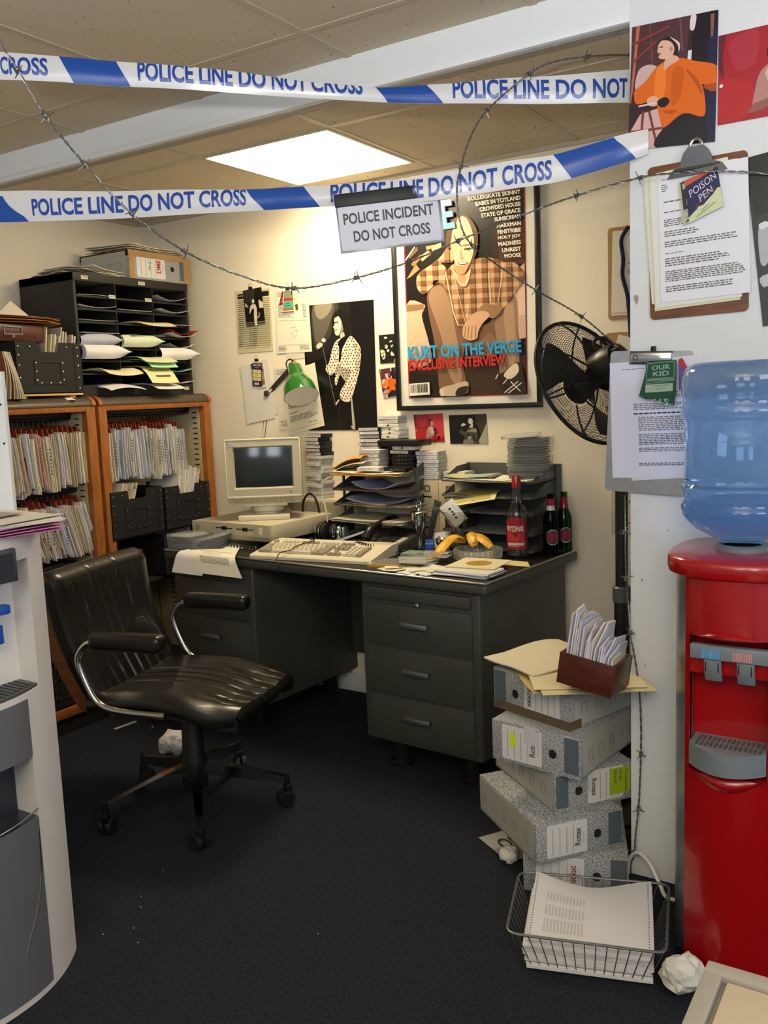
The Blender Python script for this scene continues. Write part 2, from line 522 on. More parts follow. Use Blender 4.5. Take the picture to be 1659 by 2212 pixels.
# ---- hanging files
def hanging_file(y, ztop, zrail, th, hgt, depth, tint, tilt, brown, label, group, rr, xfront=-3.17):
    t = thing('hanging_file', label, 'hanging file', (-3.25, y, zrail), 0, group)
    b = MB()
    b.tube([(0, 0, -0.006 - 0.012), (0.0, 0, 0.012), (0.008, 0, 0.016), (0.012, 0, 0.008)], 0.0013, 5)
    b.build('hook', 'dull_steel', t)
    zt = ztop - zrail
    b = MB()
    b.add([(-0.09, -.002, zt), (.055, -.002, zt), (.07, -.002, zt - .06), (.07, -.002, zt - hgt * .96), (-0.1, -.002, zt - hgt * .96),
           (-0.09, .002, zt), (.055, .002, zt), (.07, .002, zt - .06), (.07, .002, zt - hgt * .96), (-0.1, .002, zt - hgt * .96)],
          [(0, 1, 2, 3, 4), (9, 8, 7, 6, 5), (0, 5, 6, 1), (1, 6, 7, 2), (2, 7, 8, 3), (3, 8, 9, 4), (4, 9, 5, 0)])
    b.tube([(-0.09, 0, zt), (.055, 0, zt)], 0.003, 6)
    b.tube([(0, 0, zt - 0.002), (0, 0, -0.016)], 0.0015, 5)
    b.build('suspension_pocket', 'file_brown' if brown else 'black_matt', t)
    # bundle of papers: sheets of slightly different size
    b = MB()
    ns = max(2, int(th / 0.0035))
    z0 = zt - 0.02 - rr.random() * 0.02
    for k in range(ns):
        o = (k + 0.5) / ns - 0.5
        yb = o * th
        dz = rr.uniform(-0.008, 0.008); dx = rr.uniform(-0.012, 0.012) + xfront + 3.25
        cb = rr.uniform(-.006, .006)
        c = lin(tint if rr.random() > 0.25 else rr.choice(['#c9c6bd', '#b9b3a2', '#d0ccc0', '#c0c2c8']))
        def fn(a, q, yb=yb, dz=dz, dx=dx, cb=cb, o=o):
            x = dx - 0.21 * (1 - a)
            z = z0 + dz - (hgt - 0.03) * q
            return (x, yb + tilt * q * hgt + o * th * 0.5 * (a - 0.4) + cb * math.sin(q * 3) + 0.004 * math.sin(a * 5 + k) * q, z)
        b.grid(3, 5, fn, 0, True, c)
        b.grid(3, 5, lambda a, q, f=fn: (f(1 - a, q)[0], f(1 - a, q)[1] + 0.0022, f(1 - a, q)[2]), 0, True, c)
        e = [fn(1, j / 5) for j in range(6)]
        for p, q_ in zip(e[:-1], e[1:]):
            b.quad((p[0], p[1], p[2]), (q_[0], q_[1], q_[2]), (q_[0], q_[1] + .0022, q_[2]), (p[0], p[1] + .0022, p[2]), 0, c)
    if rr.random() < 0.35:   # typed spine
        e0 = fn(1, 0.2)
        for k in range(8):
            zz = z0 - hgt * (0.2 + 0.055 * k)
            b.box(e0[0] + 0.014, e0[0] + 0.0145, -0.004, 0.003, zz, zz - 0.006, 0, col='#4a463e')
    b.build('paper_bundle', 'print', t)
    return t
rf = random.Random(21)
def file_row(y0, y1, n, ztop, zrail, hgt, where, group, tints, tiltf, skew=0):
    y = y0
    st = (y1 - y0) / n
    for k in range(n):
        if k == 0: pos = 'nearest the left end'
        elif k == n - 1: pos = 'nearest the right end'
        else: pos = ordinal(k) + ' from the left'
        c = tints[k % len(tints)]
        nm = {'#d4ceb8': 'cream', '#d2d2d4': 'white', '#cfa79c': 'pink', '#b9c3cc': 'bluish', '#c2b08c': 'buff'}[c]
        hanging_file(y + st * 0.5, ztop + rf.uniform(-.012, .006), zrail, st * rf.uniform(0.62, 0.85), hgt * rf.uniform(0.95, 1.04), 0.2, c, tiltf(k / n) + rf.uniform(-.03, .03), rf.random() > .12,
                     'hanging file of %s papers, %s of %s' % (nm, pos, where), group, rf, -3.17 + rf.uniform(-.012, .012))
        y += st
T1 = ['#d4ceb8', '#d2d2d4', '#d2d2d4', '#b9c3cc', '#d4ceb8', '#d2d2d4']
T2 = ['#d4ceb8', '#c2b08c', '#d4ceb8', '#d2d2d4', '#c2b08c', '#d2d2d4', '#d4ceb8']
T3 = ['#c2b08c', '#d4ceb8', '#c2b08c', '#d2d2d4', '#d4ceb8', '#cfa79c']
file_row(2.715, 3.175, 21, 1.302, 1.338, 0.245, 'those in the corner cabinet', 'hanging files in the corner cabinet', T1, lambda a: 0.02)
file_row(2.06, 2.585, 21, 1.305, 1.338, 0.255, 'the upper row near the cooler', 'hanging files in the upper row', T3, lambda a: 0.14 - 0.14 * a)
file_row(2.06, 2.56, 18, 0.998, 1.022, 0.24, 'the lower row near the cooler', 'hanging files in the lower row', T2, lambda a: 0.28 - 0.05 * a)

# ---- black riveted fibre crates
def crate(label, loc, rz, w=0.31, d=0.30, h=0.21, group='black riveted crates', colr='black_matt', notch=True):
    t = thing('riveted_crate', label, 'crate', loc, rz, group)
    b = MB()
    nw = 0.05
    # front is +x; y is the width
    prof = [(-w / 2, 0), (w / 2, 0), (w / 2, h - 0.006), (w / 2 - 0.006, h), (nw + 0.006, h), (nw, h - 0.04), (-nw, h - 0.04), (-nw - 0.006, h), (-w / 2 + 0.006, h), (-w / 2, h - 0.006)]
    for xa in (0.0, -d):
        n = len(prof)
        vs = [(xa, p[0], p[1]) for p in prof] + [(xa - 0.004, p[0], p[1]) for p in prof]
        b.add(vs, [tuple(range(n)), tuple(range(2 * n - 1, n - 1, -1))] + [(i, n + i, n + (i + 1) % n, (i + 1) % n) for i in range(n)])
    b.box(-d, 0, -w / 2, -w / 2 + 0.004, 0, h, 0); b.box(-d, 0, w / 2 - 0.004, w / 2, 0, h, 0); b.box(-d, 0, -w / 2, w / 2, 0, 0.004)
    b.build('body', colr, t)
    for y in (-w / 2, w / 2 - 0.03):
        MB().box(0, 0.002, y, y + 0.03, 0.004, h - 0.004).build('corner_strip', colr, t)
    b = MB()
    a_, z0, z1 = 0.075, 0.055, 0.125
    b.box(0, 0.0025, -a_, a_, z1, z1 + 0.016); b.box(0, 0.0025, -a_, a_, z0 - 0.018, z0); b.box(0, 0.0025, -a_, -a_ + 0.022, z0, z1); b.box(0, 0.0025, a_ - 0.022, a_, z0, z1)
    b.build('label_frame', colr, t)
    pts = [(-a_ + .01, z0), (-a_ + .01, (z0 + z1) / 2), (-a_ + .01, z1), (a_ - .01, z0), (a_ - .01, (z0 + z1) / 2), (a_ - .01, z1), (-.045, z0 - .012), (0, z0 - .012), (.045, z0 - .012)]
    for y in (-w / 2 + .012, w / 2 - .012):
        pts += [(y, .02), (y, .065), (y, .115), (y, .155), (y, h - .02)]
    pts += [(-.09, h - .02), (.09, h - .02)]
    r0 = None
    for (y, z) in pts:
        if r0 is None:
            b = MB()
            b.M = Matrix.Rotation(PI / 2, 4, 'Y')
            b.lathe([(0.0042, 0), (0.0036, 0.0014), (0.0015, 0.0024), (0, 0.0026)], 8)
            r0 = r = b.build('rivet', 'brushed_steel', t)
        else:
            r = r0.copy(); COL.objects.link(r)
        r.location = (0.002, y, z)
    return t
def loose_papers(name, label, cat, loc, rz, n, w, h, spread, tints, rr, group=None, rot=None, text=False):
    t = MB()
    z = 0.0
    for k in range(n):
        a = rr.uniform(-spread, spread); dx = rr.uniform(-.015, .015); dy = rr.uniform(-.015, .015)
        t.M = Matrix.Translation((dx, dy, z)) @ Matrix.Rotation(a, 4, 'Z')
        t.box(-w / 2, w / 2, -h / 2, h / 2, 0, 0.0011, 0, col=rr.choice(tints))
        z += 0.0016
    t.M = Matrix.Identity(4)
    o = t.build(name, 'print', None, loc, rot or (0, 0, rz))
    return tag(o, label, cat, group)
def upright_cards(name, label, cat, loc, rz, n, w, h, pitch, lean, tints, rr, group=None):
    """a run of cards or envelopes standing on edge, one object, front edges to +x"""
    t = MB()
    for k in range(n):
        y = (k - (n - 1) / 2) * pitch
        c = rr.choice(tints)
        hh = h * rr.uniform(.85, 1.08)
        ln = lean + rr.uniform(-.08, .08)
        dx = rr.uniform(-.012, .012)
        vs = []
        for (x, z) in ((-w + dx, 0), (dx, 0), (dx, hh), (-w + dx, hh)):
            for q in (0, pitch * .7):
                vs.append((x, y + q + ln * z, z))
        t.add(vs, [(0, 2, 4, 6), (7, 5, 3, 1), (0, 1, 3, 2), (2, 3, 5, 4), (4, 5, 7, 6), (6, 7, 1, 0)], 0, False, c)
    o = t.build(name, 'print', None, loc, (0, 0, rz))
    return tag(o, label, cat, group)
crate('black riveted crate below hanging files, left of two in the corner cabinet', (-3.135, 2.829, 0.786), 0, 0.308, 0.34, 0.215)
crate('black riveted crate against the poster wall, right of two in the corner cabinet', (-3.135, 3.148, 0.786), 0, 0.302, 0.34, 0.205)
crate('black riveted crate at the bottom of the corner cabinet, under the shelf board', (-3.16, 3.145, 0.561), 0, 0.302, 0.32, 0.205)
crate('black riveted crate on the bottom of the cabinet beside the white cooler', (-3.17, 2.40, 0.109), 0, 0.32, 0.32, 0.19)
rc = random.Random(5)
upright_cards('index_cards', 'row of cream cards leaning in the left crate of the corner cabinet', 'cards', (-3.165, 2.745, 0.793), 0, 15, 0.2, 0.225, 0.0065, 0.35, ['#d6cfb8', '#c9c0a4', '#bdb7a8', '#8b8374'], rc)
upright_cards('card_folders', 'white and buff folders standing in the right crate of the corner cabinet', 'folders', (-3.16, 3.16, 0.793), 0, 16, 0.2, 0.262, 0.009, 0.16, ['#d6d2c4', '#c9b98c', '#cfd0d2', '#c4bda6'], rc)
upright_cards('index_cards', 'pale cards standing in the low crate of the corner cabinet', 'cards', (-3.19, 3.10, 0.567), 0, 8, 0.2, 0.2, 0.01, 0.3, ['#a9a9a4', '#c2c0b6'], rc)
# brown cartons, two columns
for c in range(2):
    for k in range(4):
        t = thing('small_carton', 'small brown carton in the %s column under the files, %s' % (('left', 'right')[c], ('lowest', 'second up', 'third up', 'topmost')[k]), 'carton', (-3.24, 2.349 + 0.142 * c, 0.3225 + 0.0725 * k), 0, 'brown cartons in the cabinet')
        b = MB(); b.box(-0.25, 0, -0.0685, 0.0685, 0, 0.071, 0, 0.002); b.build('carton_body', 'kraft', t)
        b = MB(); b.box(0, 0.0008, -0.066, 0.066, 0.052, 0.0532, 0); b.box(0, .0008, -.03 + .01 * k, .0, .022, .0245); b.build('lid_edge', 'box_edge', t)
# dark folders on the shelf
for k, lab in enumerate(('lowest', 'middle', 'topmost')):
    o = MB().box(-0.3, 0, -0.12, 0.12, 0, 0.018, 0, 0.004).build('black_folder', 'black_plastic', None, (-3.2 + .01 * k, 2.36 + .02 * k, 0.6675 + 0.019 * k), (0, 0, .05 * k))
    tag(o, 'black folder lying on the shelf below the files, %s of three' % lab, 'folder', 'black folders on the shelf')

# ---- pigeonhole unit
PX0, PX1, PY0, PY1, PZ0, PZ1 = -3.56, -3.20, 2.618, 3.300, 1.4253, 1.957
t = thing('pigeonhole_unit', 'black pigeonhole unit of three columns standing on the filing cabinets', 'pigeonhole unit', (0, 0, 0))
for y_ in (PY0, PY1 - 0.014):
    MB().box(PX0, PX1, y_, y_ + 0.014, PZ0, PZ1, 0, .001).build('side_panel', 'pigeon_black', t)
b = MB(); b.box(PX0, PX1 + 0.004, PY0, PY1, PZ1 - 0.035, PZ1, 0, .001); b.build('top_panel', 'pigeon_black', t)
b = MB(); b.box(PX0, PX1, PY0 + .014, PY1 - .014, PZ0, PZ0 + 0.05, 0); b.build('base_panel', 'pigeon_black', t)
b = MB(); b.box(PX0, PX0 + 0.006, PY0 + .014, PY1 - .014, PZ0 + .05, PZ1 - .035, 0); b.build('back_panel', 'pigeon_black', t)
PW = (PY1 - PY0 - 0.014) / 3
for k in (1, 2):
    b = MB(); y = PY0 + 0.007 + PW * k; b.box(PX0, PX1, y - 0.002, y + 0.002, PZ0 + .05, PZ1 - .035); b.build('divider', 'pigeon_black', t)
PR = 8
PH = (PZ1 - 0.035 - PZ0 - 0.05) / PR
for k in range(1, PR):
    z = PZ0 + 0.05 + PH * k
    b = MB()
    b.box(PX0, PX1 - .004, PY0 + .014, PY1 - .014, z - 0.0025, z); b.box(PX1 - .008, PX1 - .004, PY0 + .014, PY1 - .014, z - 0.01, z)
    b.build('shelf', 'pigeon_black', t)
for (y, z, w) in ((PY0 + .06, PZ1 - .018, .036), (PY0 + .385, PZ1 - .018, .04), (PY0 + .205, PZ1 - .035 - PH, .036), (PY0 + .42, PZ1 - .035 - PH, .04), (PY1 - .05, PZ0 + .03, .03)):
    b = MB(); b.box(PX1 + .004, PX1 + .006, y - w / 2, y + w / 2, z - .009, z + .006, 0, col='#c9c4ae')
    for q in range(5):
        b.box(PX1 + .006, PX1 + .0062, y - w * .4 + q * w * .17, y - w * .4 + q * w * .17 + w * .1, z - .003, z + .002, 0, col='#55503f')
    b.build('slot_label', 'print', t)

# papers in the pigeonholes: (column, row from top, list of (tint, poke-out, droop, width, shift, curl))
WH, CR, GR, GN, RD, BU = '#d2d0cc', '#d8cfa8', '#c3cbb0', '#98c690', '#9c231c', '#a8a9b4'
def slot_sheet(col, row, k, tint, out, droop, w, sh, curl, skew, label, n=1, art=None):
    z = PZ1 - 0.035 - PH * (row + 1) + 0.0014 + 0.003 * k
    y = PY0 + 0.014 + PW * (col + .5) - .004 + sh
    o = thing('paper_sheaf', label, 'papers', (PX1, y, z), 0, 'papers in the pigeonholes')
    b = MB()
    for q in range(n):
        oo = out - 0.012 * (n - 1 - q) + rp.uniform(-.004, .004)
        L = 0.27 + oo
        sk = skew + rp.uniform(-.05, .05) * (n > 1)
        def fn(a, s_, oo=oo, q=q, sk=sk, L=L):
            x = -0.27 + L * s_
            yy = (a - .5) * w + sk * (x + .27) * .5
            f = max(0, x)
            if x < 0:
                zz = 0.0012 * q + curl * (abs(a - .5) * 2) ** 2 * .02 * s_
                yy = max(-PW / 2 + .006 - sh, min(PW / 2 - .006 - sh, yy))
            else:
                zz = 0.0012 * q - droop * f * f * 9 + curl * (abs(a - .5) * 2) ** 2 * .02
            return (x, yy, zz)
        b.slab(8, 12, fn, 0.0009, 0, tint)
        if art and q == n - 1:
            for (aw, ss, ww, hh) in art:
                for c_ in range(int(ww / .03)):
                    aa = aw + c_ * .03
                    p = [fn(aa, ss), fn(aa + .02, ss), fn(aa + .02, ss + hh), fn(aa, ss + hh)]
                    b.quad(*[(v[0] + .0004, v[1], v[2] + .0012) for v in p], 0, '#5b5648')
    b.build('sheets', 'print', o)
    return o
def roll_sheet(col, row, tint, rad, out, w, label, n=1):
    """papers bent up and over so that the front is a rounded fold"""
    z = PZ1 - 0.035 - PH * (row + 1) + 0.0014
    y = PY0 + 0.014 + PW * (col + .5) - .004
    o = thing('curled_papers', label, 'papers', (PX1, y, z), 0, 'papers in the pigeonholes')
    b = MB()
    for q in range(n):
        ww = w - .02 * q
        def fn(a, s_, q=q, ww=ww):
            # rounded tongue standing up against the slot above
            yy = -PW / 2 + .012 + ww * s_
            s_ = 1 - (1 - s_) ** 2
            edge = max(0.0, (s_ - 0.86) / 0.14)
            half = rad * math.sqrt(max(0, 1 - edge * edge))
            zz = rad + .001 + (a - .5) * 2 * half
            xx = out + 0.03 * s_ - .012 * q + 0.015 * math.sin(a * PI) + .02 * edge
            return (xx, yy, zz)
        b.grid(8, 16, fn, 0, True, tint)
        b.grid(16, 8, lambda a, s_, f=fn: (f(s_, a)[0] - .0012, f(s_, a)[1], f(s_, a)[2]), 0, True, tint)
    b.build('sheets', 'print', o)
    return o
rp = random.Random(31)
cn = ('left', 'middle', 'right'); rn = ('top', 'second', 'third', 'fourth', 'fifth', 'sixth', 'seventh', 'bottom')
def pl(what, c, r): return '%s in the %s column of the pigeonholes, %s slot' % (what, cn[c], rn[r])
slot_sheet(0, 0, 0, WH, .004, .0, .205, 0, -.2, 0, pl('thin white papers', 0, 0), 2)
slot_sheet(0, 1, 0, WH, .006, .0, .205, 0, .5, 0, pl('white papers with raised edge', 0, 1), 3)
slot_sheet(0, 2, 0, GR, .006, .1, .205, 0, .1, 0, pl('pale green papers', 0, 2), 3)
slot_sheet(0, 3, 0, WH, .012, .1, .205, 0, .1, 0, pl('flat white papers', 0, 3), 4)
roll_sheet(0, 4, BU, .027, -.015, .2, pl('bluish sheets curled to a tongue', 0, 4), 1)
slot_sheet(0, 4, 1, WH, .01, .1, .205, 0, .1, 0, pl('white sheets under a curled tongue', 0, 4), 2)
roll_sheet(0, 5, WH, .03, .012, .215, pl('white sheets rolled over', 0, 5), 3)
slot_sheet(0, 6, 0, CR, .075, .6, .2, .02, .5, .35, pl('thick sheaf hanging out', 0, 6), 9, [(.25, .86, .35, .012)])
slot_sheet(0, 7, 0, WH, .08, .35, .2, .03, -.6, .3, pl('white papers fanned out', 0, 7), 5)
slot_sheet(1, 1, 0, WH, .004, .0, .2, 0, .1, 0, pl('few white sheets', 1, 1), 2)
slot_sheet(1, 2, 0, CR, .065, .55, .19, .03, .2, .35, pl('cream papers poking far out', 1, 2), 6)
slot_sheet(1, 3, 0, GR, .035, .3, .2, .015, .1, .2, pl('grey-green leaflet', 1, 3), 2)
roll_sheet(1, 4, GR, .027, .004, .21, pl('grey-green sheets curled to a tongue', 1, 4), 2)
slot_sheet(1, 5, 0, '#a9d89c', .075, .75, .17, .05, .1, .2, pl('bright green leaflets drooping', 1, 5), 4)
slot_sheet(1, 5, 4, '#cdd4ae', .085, .45, .2, .02, .2, .25, pl('broad pale sheet over green leaflets', 1, 5), 2)
slot_sheet(1, 6, 0, WH, .02, .2, .2, -.01, .1, -.1, pl('stack of small white slips', 1, 6), 8)
t_ = slot_sheet(1, 6, 9, '#dcd09c', .10, .95, .17, .045, .15, .1, pl('cream printed notice bending down', 1, 6), 1, [(.18, .80, .62, .022), (.18, .86, .7, .012), (.28, .93, .55, .02)])
slot_sheet(1, 7, 0, '#d8d8d4', .11, .28, .17, .03, .1, .35, pl('white envelopes sliding out', 1, 7), 3, [(.45, .9, .25, .02), (.5, .84, .3, .01)])
slot_sheet(2, 0, 0, BU, .015, .0, .2, 0, 1.0, 0, pl('grey papers bent up at the side', 2, 0), 4)
slot_sheet(2, 1, 0, '#bdbdb6', .02, .0, .19, .01, .8, 0, pl('whitish papers bent up', 2, 1), 4)
slot_sheet(2, 2, 0, WH, .03, .0, .19, .015, .1, .1, pl('single white sheet', 2, 2), 1)
slot_sheet(2, 3, 0, WH, .035, .05, .17, .03, .9, .15, pl('white papers inside a red folder', 2, 3), 3)
slot_sheet(2, 3, 4, RD, .035, .05, .18, .03, 1.1, .15, pl('red folder curling up', 2, 3), 1)
slot_sheet(2, 4, 0, '#c9c9c4', .02, .1, .17, .03, 1.0, .1, pl('dog-eared white papers', 2, 4), 5)
roll_sheet(2, 5, WH, .028, .008, .215, pl('white sheets curled to a tongue', 2, 5), 1)
slot_sheet(2, 6, 0, GN, .02, .0, .2, .0, .9, .1, pl('green sheets bent up', 2, 6), 3)
slot_sheet(2, 7, 0, WH, .015, .0, .2, .0, .6, .1, pl('white papers lying low', 2, 7), 3)
# papers on top of the unit
rq = random.Random(8)
for k in range(5):
    o = MB()
    w_, h_ = .24, .30
    cl = ['#cfcab8', '#bdb8a6', '#d6d2c4', '#c6bfa6', '#d2cec0'][k]
    o.slab(10, 8, lambda a, q: ((a - .5) * w_, (q - .5) * h_, .004 * k + .014 * k * (max(0, q - .8)) + (.03 * max(0, .25 - q) * (k % 3)) + .003 * math.sin(a * 9 + k)), .002, 0, cl)
    o = o.build('loose_paper', 'print', None, (-3.355 + .012 * k, 2.765 + .025 * (k % 3), PZ1 + .006), (0, 0, -.1 + .11 * k))
    tag(o, 'creased papers on top of the pigeonholes, left of the box file, %s layer' % ('lowest', 'second', 'third', 'fourth', 'uppermost')[k], 'papers', 'papers on top of the pigeonholes')

# ---- on the left cabinet: crate with a battered drawer box on it, upright papers in front
o = MB().box(-0.17, 0.0, -0.165, 0.165, 0, 0.008, 0, .001).build('plywood_board', 'manila', None, (-3.16, 2.43, 1.4345))
tag(o, 'thin plywood board on two strips under the crate beside the pigeonholes', 'board')
for k, y in enumerate((2.31, 2.55)):
    o = MB().box(-0.16, 0.0, -0.012, 0.012, 0, 0.009, 0).build('wood_strip', 'manila', None, (-3.17, y, 1.4243))
    tag(o, 'wooden strip under the %s end of the plywood board on the cabinet' % ('left', 'right')[k], 'strip', 'strips under the plywood board')
crate('black riveted crate on the cabinet top, beside the pigeonhole unit', (-3.165, 2.438, 1.443), 0, 0.312, 0.33, 0.21)
upright_cards('paper_bundle', 'grey and cream papers sticking up from the crate beside the pigeonholes', 'papers', (-3.19, 2.49, 1.45), 0, 16, 0.2, 0.25, 0.0085, 0.16, ['#c4b890', '#bdb6a2', '#cbbf9c', '#a8a196'], rc)
t = thing('drawer_box', 'dark brown drawer box with label holder lying on the crate, near the frame edge', 'box', (-3.19, 2.31, 1.655), 0)
b = MB(); b.box(-0.3, 0, -0.14, 0.13, 0, 0.07, 0, .003); b.build('body', 'red_wood', t)
b = MB(); b.M = Matrix.Translation((0.0005, 0, 0)); b.box(0, .003, -.055, .03, .054, .060); b.box(0, .003, -.055, .03, .025, .031); b.box(0, .003, -.055, -.05, .031, .054); b.box(0, .003, .025, .03, .031, .054); b.box(0, .003, -.018, -.007, .014, .025); b.build('label_holder', 'dull_steel', t)
for k in range(4):
    o = MB()
    o.slab(6, 6, lambda a, q, k=k: ((a - 1) * .3, (q - .5) * .33 + .02, .003 * k - .012 * max(0, q - .8) * 5 * (k % 2) + .004 * math.sin(a * 6 + k)), .0025, 0, ['#6b4023', '#b4722e', '#7d4a26', '#94602f'][k])
    o = o.build('brown_folder', 'print', None, (-3.17 + .006 * k, 2.32, 1.733 + .0035 * k), (0, 0, .03 * k - .05))
    tag(o, 'worn brown folder lying on the drawer box, %s of four' % ('lowest', 'second', 'third', 'topmost')[k], 'folder', 'brown folders on the drawer box')
o = MB()
o.add([(0, -.10, 0), (0, .105, 0), (0, .005, .085), (-.003, -.10, 0), (-.003, .105, 0), (-.003, .005, .085)], [(0, 1, 2), (5, 4, 3), (0, 3, 4, 1), (1, 4, 5, 2), (2, 5, 3, 0)], 0, False, '#cfc6b6')
tag(o.build('pale_card', 'print', None, (-3.33, 2.41, 1.7530), (0, -.25, 0)), 'pale card with its corner pointing up behind the brown folders', 'card')
for k in range(7):
    o = MB()
    w = .0
    def fn(a, q, k=k):
        z = .185 * q
        return (0.02 * math.sin(q * 2.2 + k * .2) - .22 * (1 - a), .012 * math.sin(q * 2 + .5 * k) + .02 * (1 - q) , z)
    o.grid(4, 6, fn, 0, True, ['#7a3b1e', '#b8a98e', '#8a4a2a', '#c9c0ae', '#c4b9a4', '#b0aba0', '#cfcac0'][k])
    o.grid(6, 4, lambda a, q, f=fn: (f(q, a)[0], f(q, a)[1] + .004, f(q, a)[2]), 0, True, ['#7a3b1e', '#b8a98e', '#8a4a2a', '#c9c0ae', '#c4b9a4', '#b0aba0', '#cfcac0'][k])
    e = [fn(1, j / 6) for j in range(7)]
    for p_, q_ in zip(e[:-1], e[1:]):
        o.quad(p_, q_, (q_[0], q_[1] + .004, q_[2]), (p_[0], p_[1] + .004, p_[2]), 0, '#b3a892')
    o = o.build('upright_folder', 'print', None, (-3.15, 2.19 + .0115 * k, 1.4245))
    tag(o, 'curling folder standing on the left cabinet top, %s from the crate' % ['seventh', 'sixth', 'fifth', 'fourth', 'third', 'second', 'nearest'][k].replace('nearest', 'the nearest one').replace('the nearest one from the crate', 'nearest'), 'folder', 'upright folders on the cabinet')
# ------------------------------------------------------------------ things on the walls
def homography(src, dst):
    A = []; B = []
    for (x, y), (u, v) in zip(src, dst):
        A.append([x, y, 1, 0, 0, 0, -u * x, -u * y]); B.append(u)
        A.append([0, 0, 0, x, y, 1, -v * x, -v * y]); B.append(v)
    h = np.linalg.solve(np.array(A, float), np.array(B, float))
    def f(x, y):
        w = h[6] * x + h[7] * y + 1
        return ((h[0] * x + h[1] * y + h[2]) / w, (h[3] * x + h[4] * y + h[5]) / w)
    return f
def pts_of(s):
    v = [float(q) for q in s.replace(',', ' ').split()]
    return list(zip(v[0::2], v[1::2]))
def smooth2(p, n=4):
    out = []
    k = len(p)
    for i in range(k):
        p0, p1, p2, p3 = p[i - 1], p[i], p[(i + 1) % k], p[(i + 2) % k]
        for j in range(n):
            t = j / n
            out.append(tuple(0.5 * ((2 * p1[c]) + (p2[c] - p0[c]) * t + (2 * p0[c] - 5 * p1[c] + 4 * p2[c] - p3[c]) * t * t + (3 * p1[c] - p0[c] - 3 * p2[c] + p3[c]) * t ** 3) for c in (0, 1)))
    return out
def inside(p, poly):
    x, y = p; c = False
    for i in range(len(poly)):
        (x1, y1), (x2, y2) = poly[i - 1], poly[i]
        if (y1 > y) != (y2 > y) and x < (x2 - x1) * (y - y1) / (y2 - y1) + x1: c = not c
    return c
def clip_poly(p, q):
    """Sutherland-Hodgman: p cut to the convex polygon q"""
    cx = sum(v[0] for v in q) / len(q); cy = sum(v[1] for v in q) / len(q)
    for i in range(len(q)):
        (ax, ay), (bx, by) = q[i - 1], q[i]
        sg = 1 if (bx - ax) * (cy - ay) - (by - ay) * (cx - ax) > 0 else -1
        def d(v): return sg * ((bx - ax) * (v[1] - ay) - (by - ay) * (v[0] - ax))
        out = []
        for j in range(len(p)):
            a, b = p[j - 1], p[j]
            da, db = d(a), d(b)
            if (da < 0) != (db < 0):
                t = da / (da - db); out.append((a[0] + (b[0] - a[0]) * t, a[1] + (b[1] - a[1]) * t))
            if db >= 0: out.append(b)
        p = out
        if len(p) < 3: break
    return p
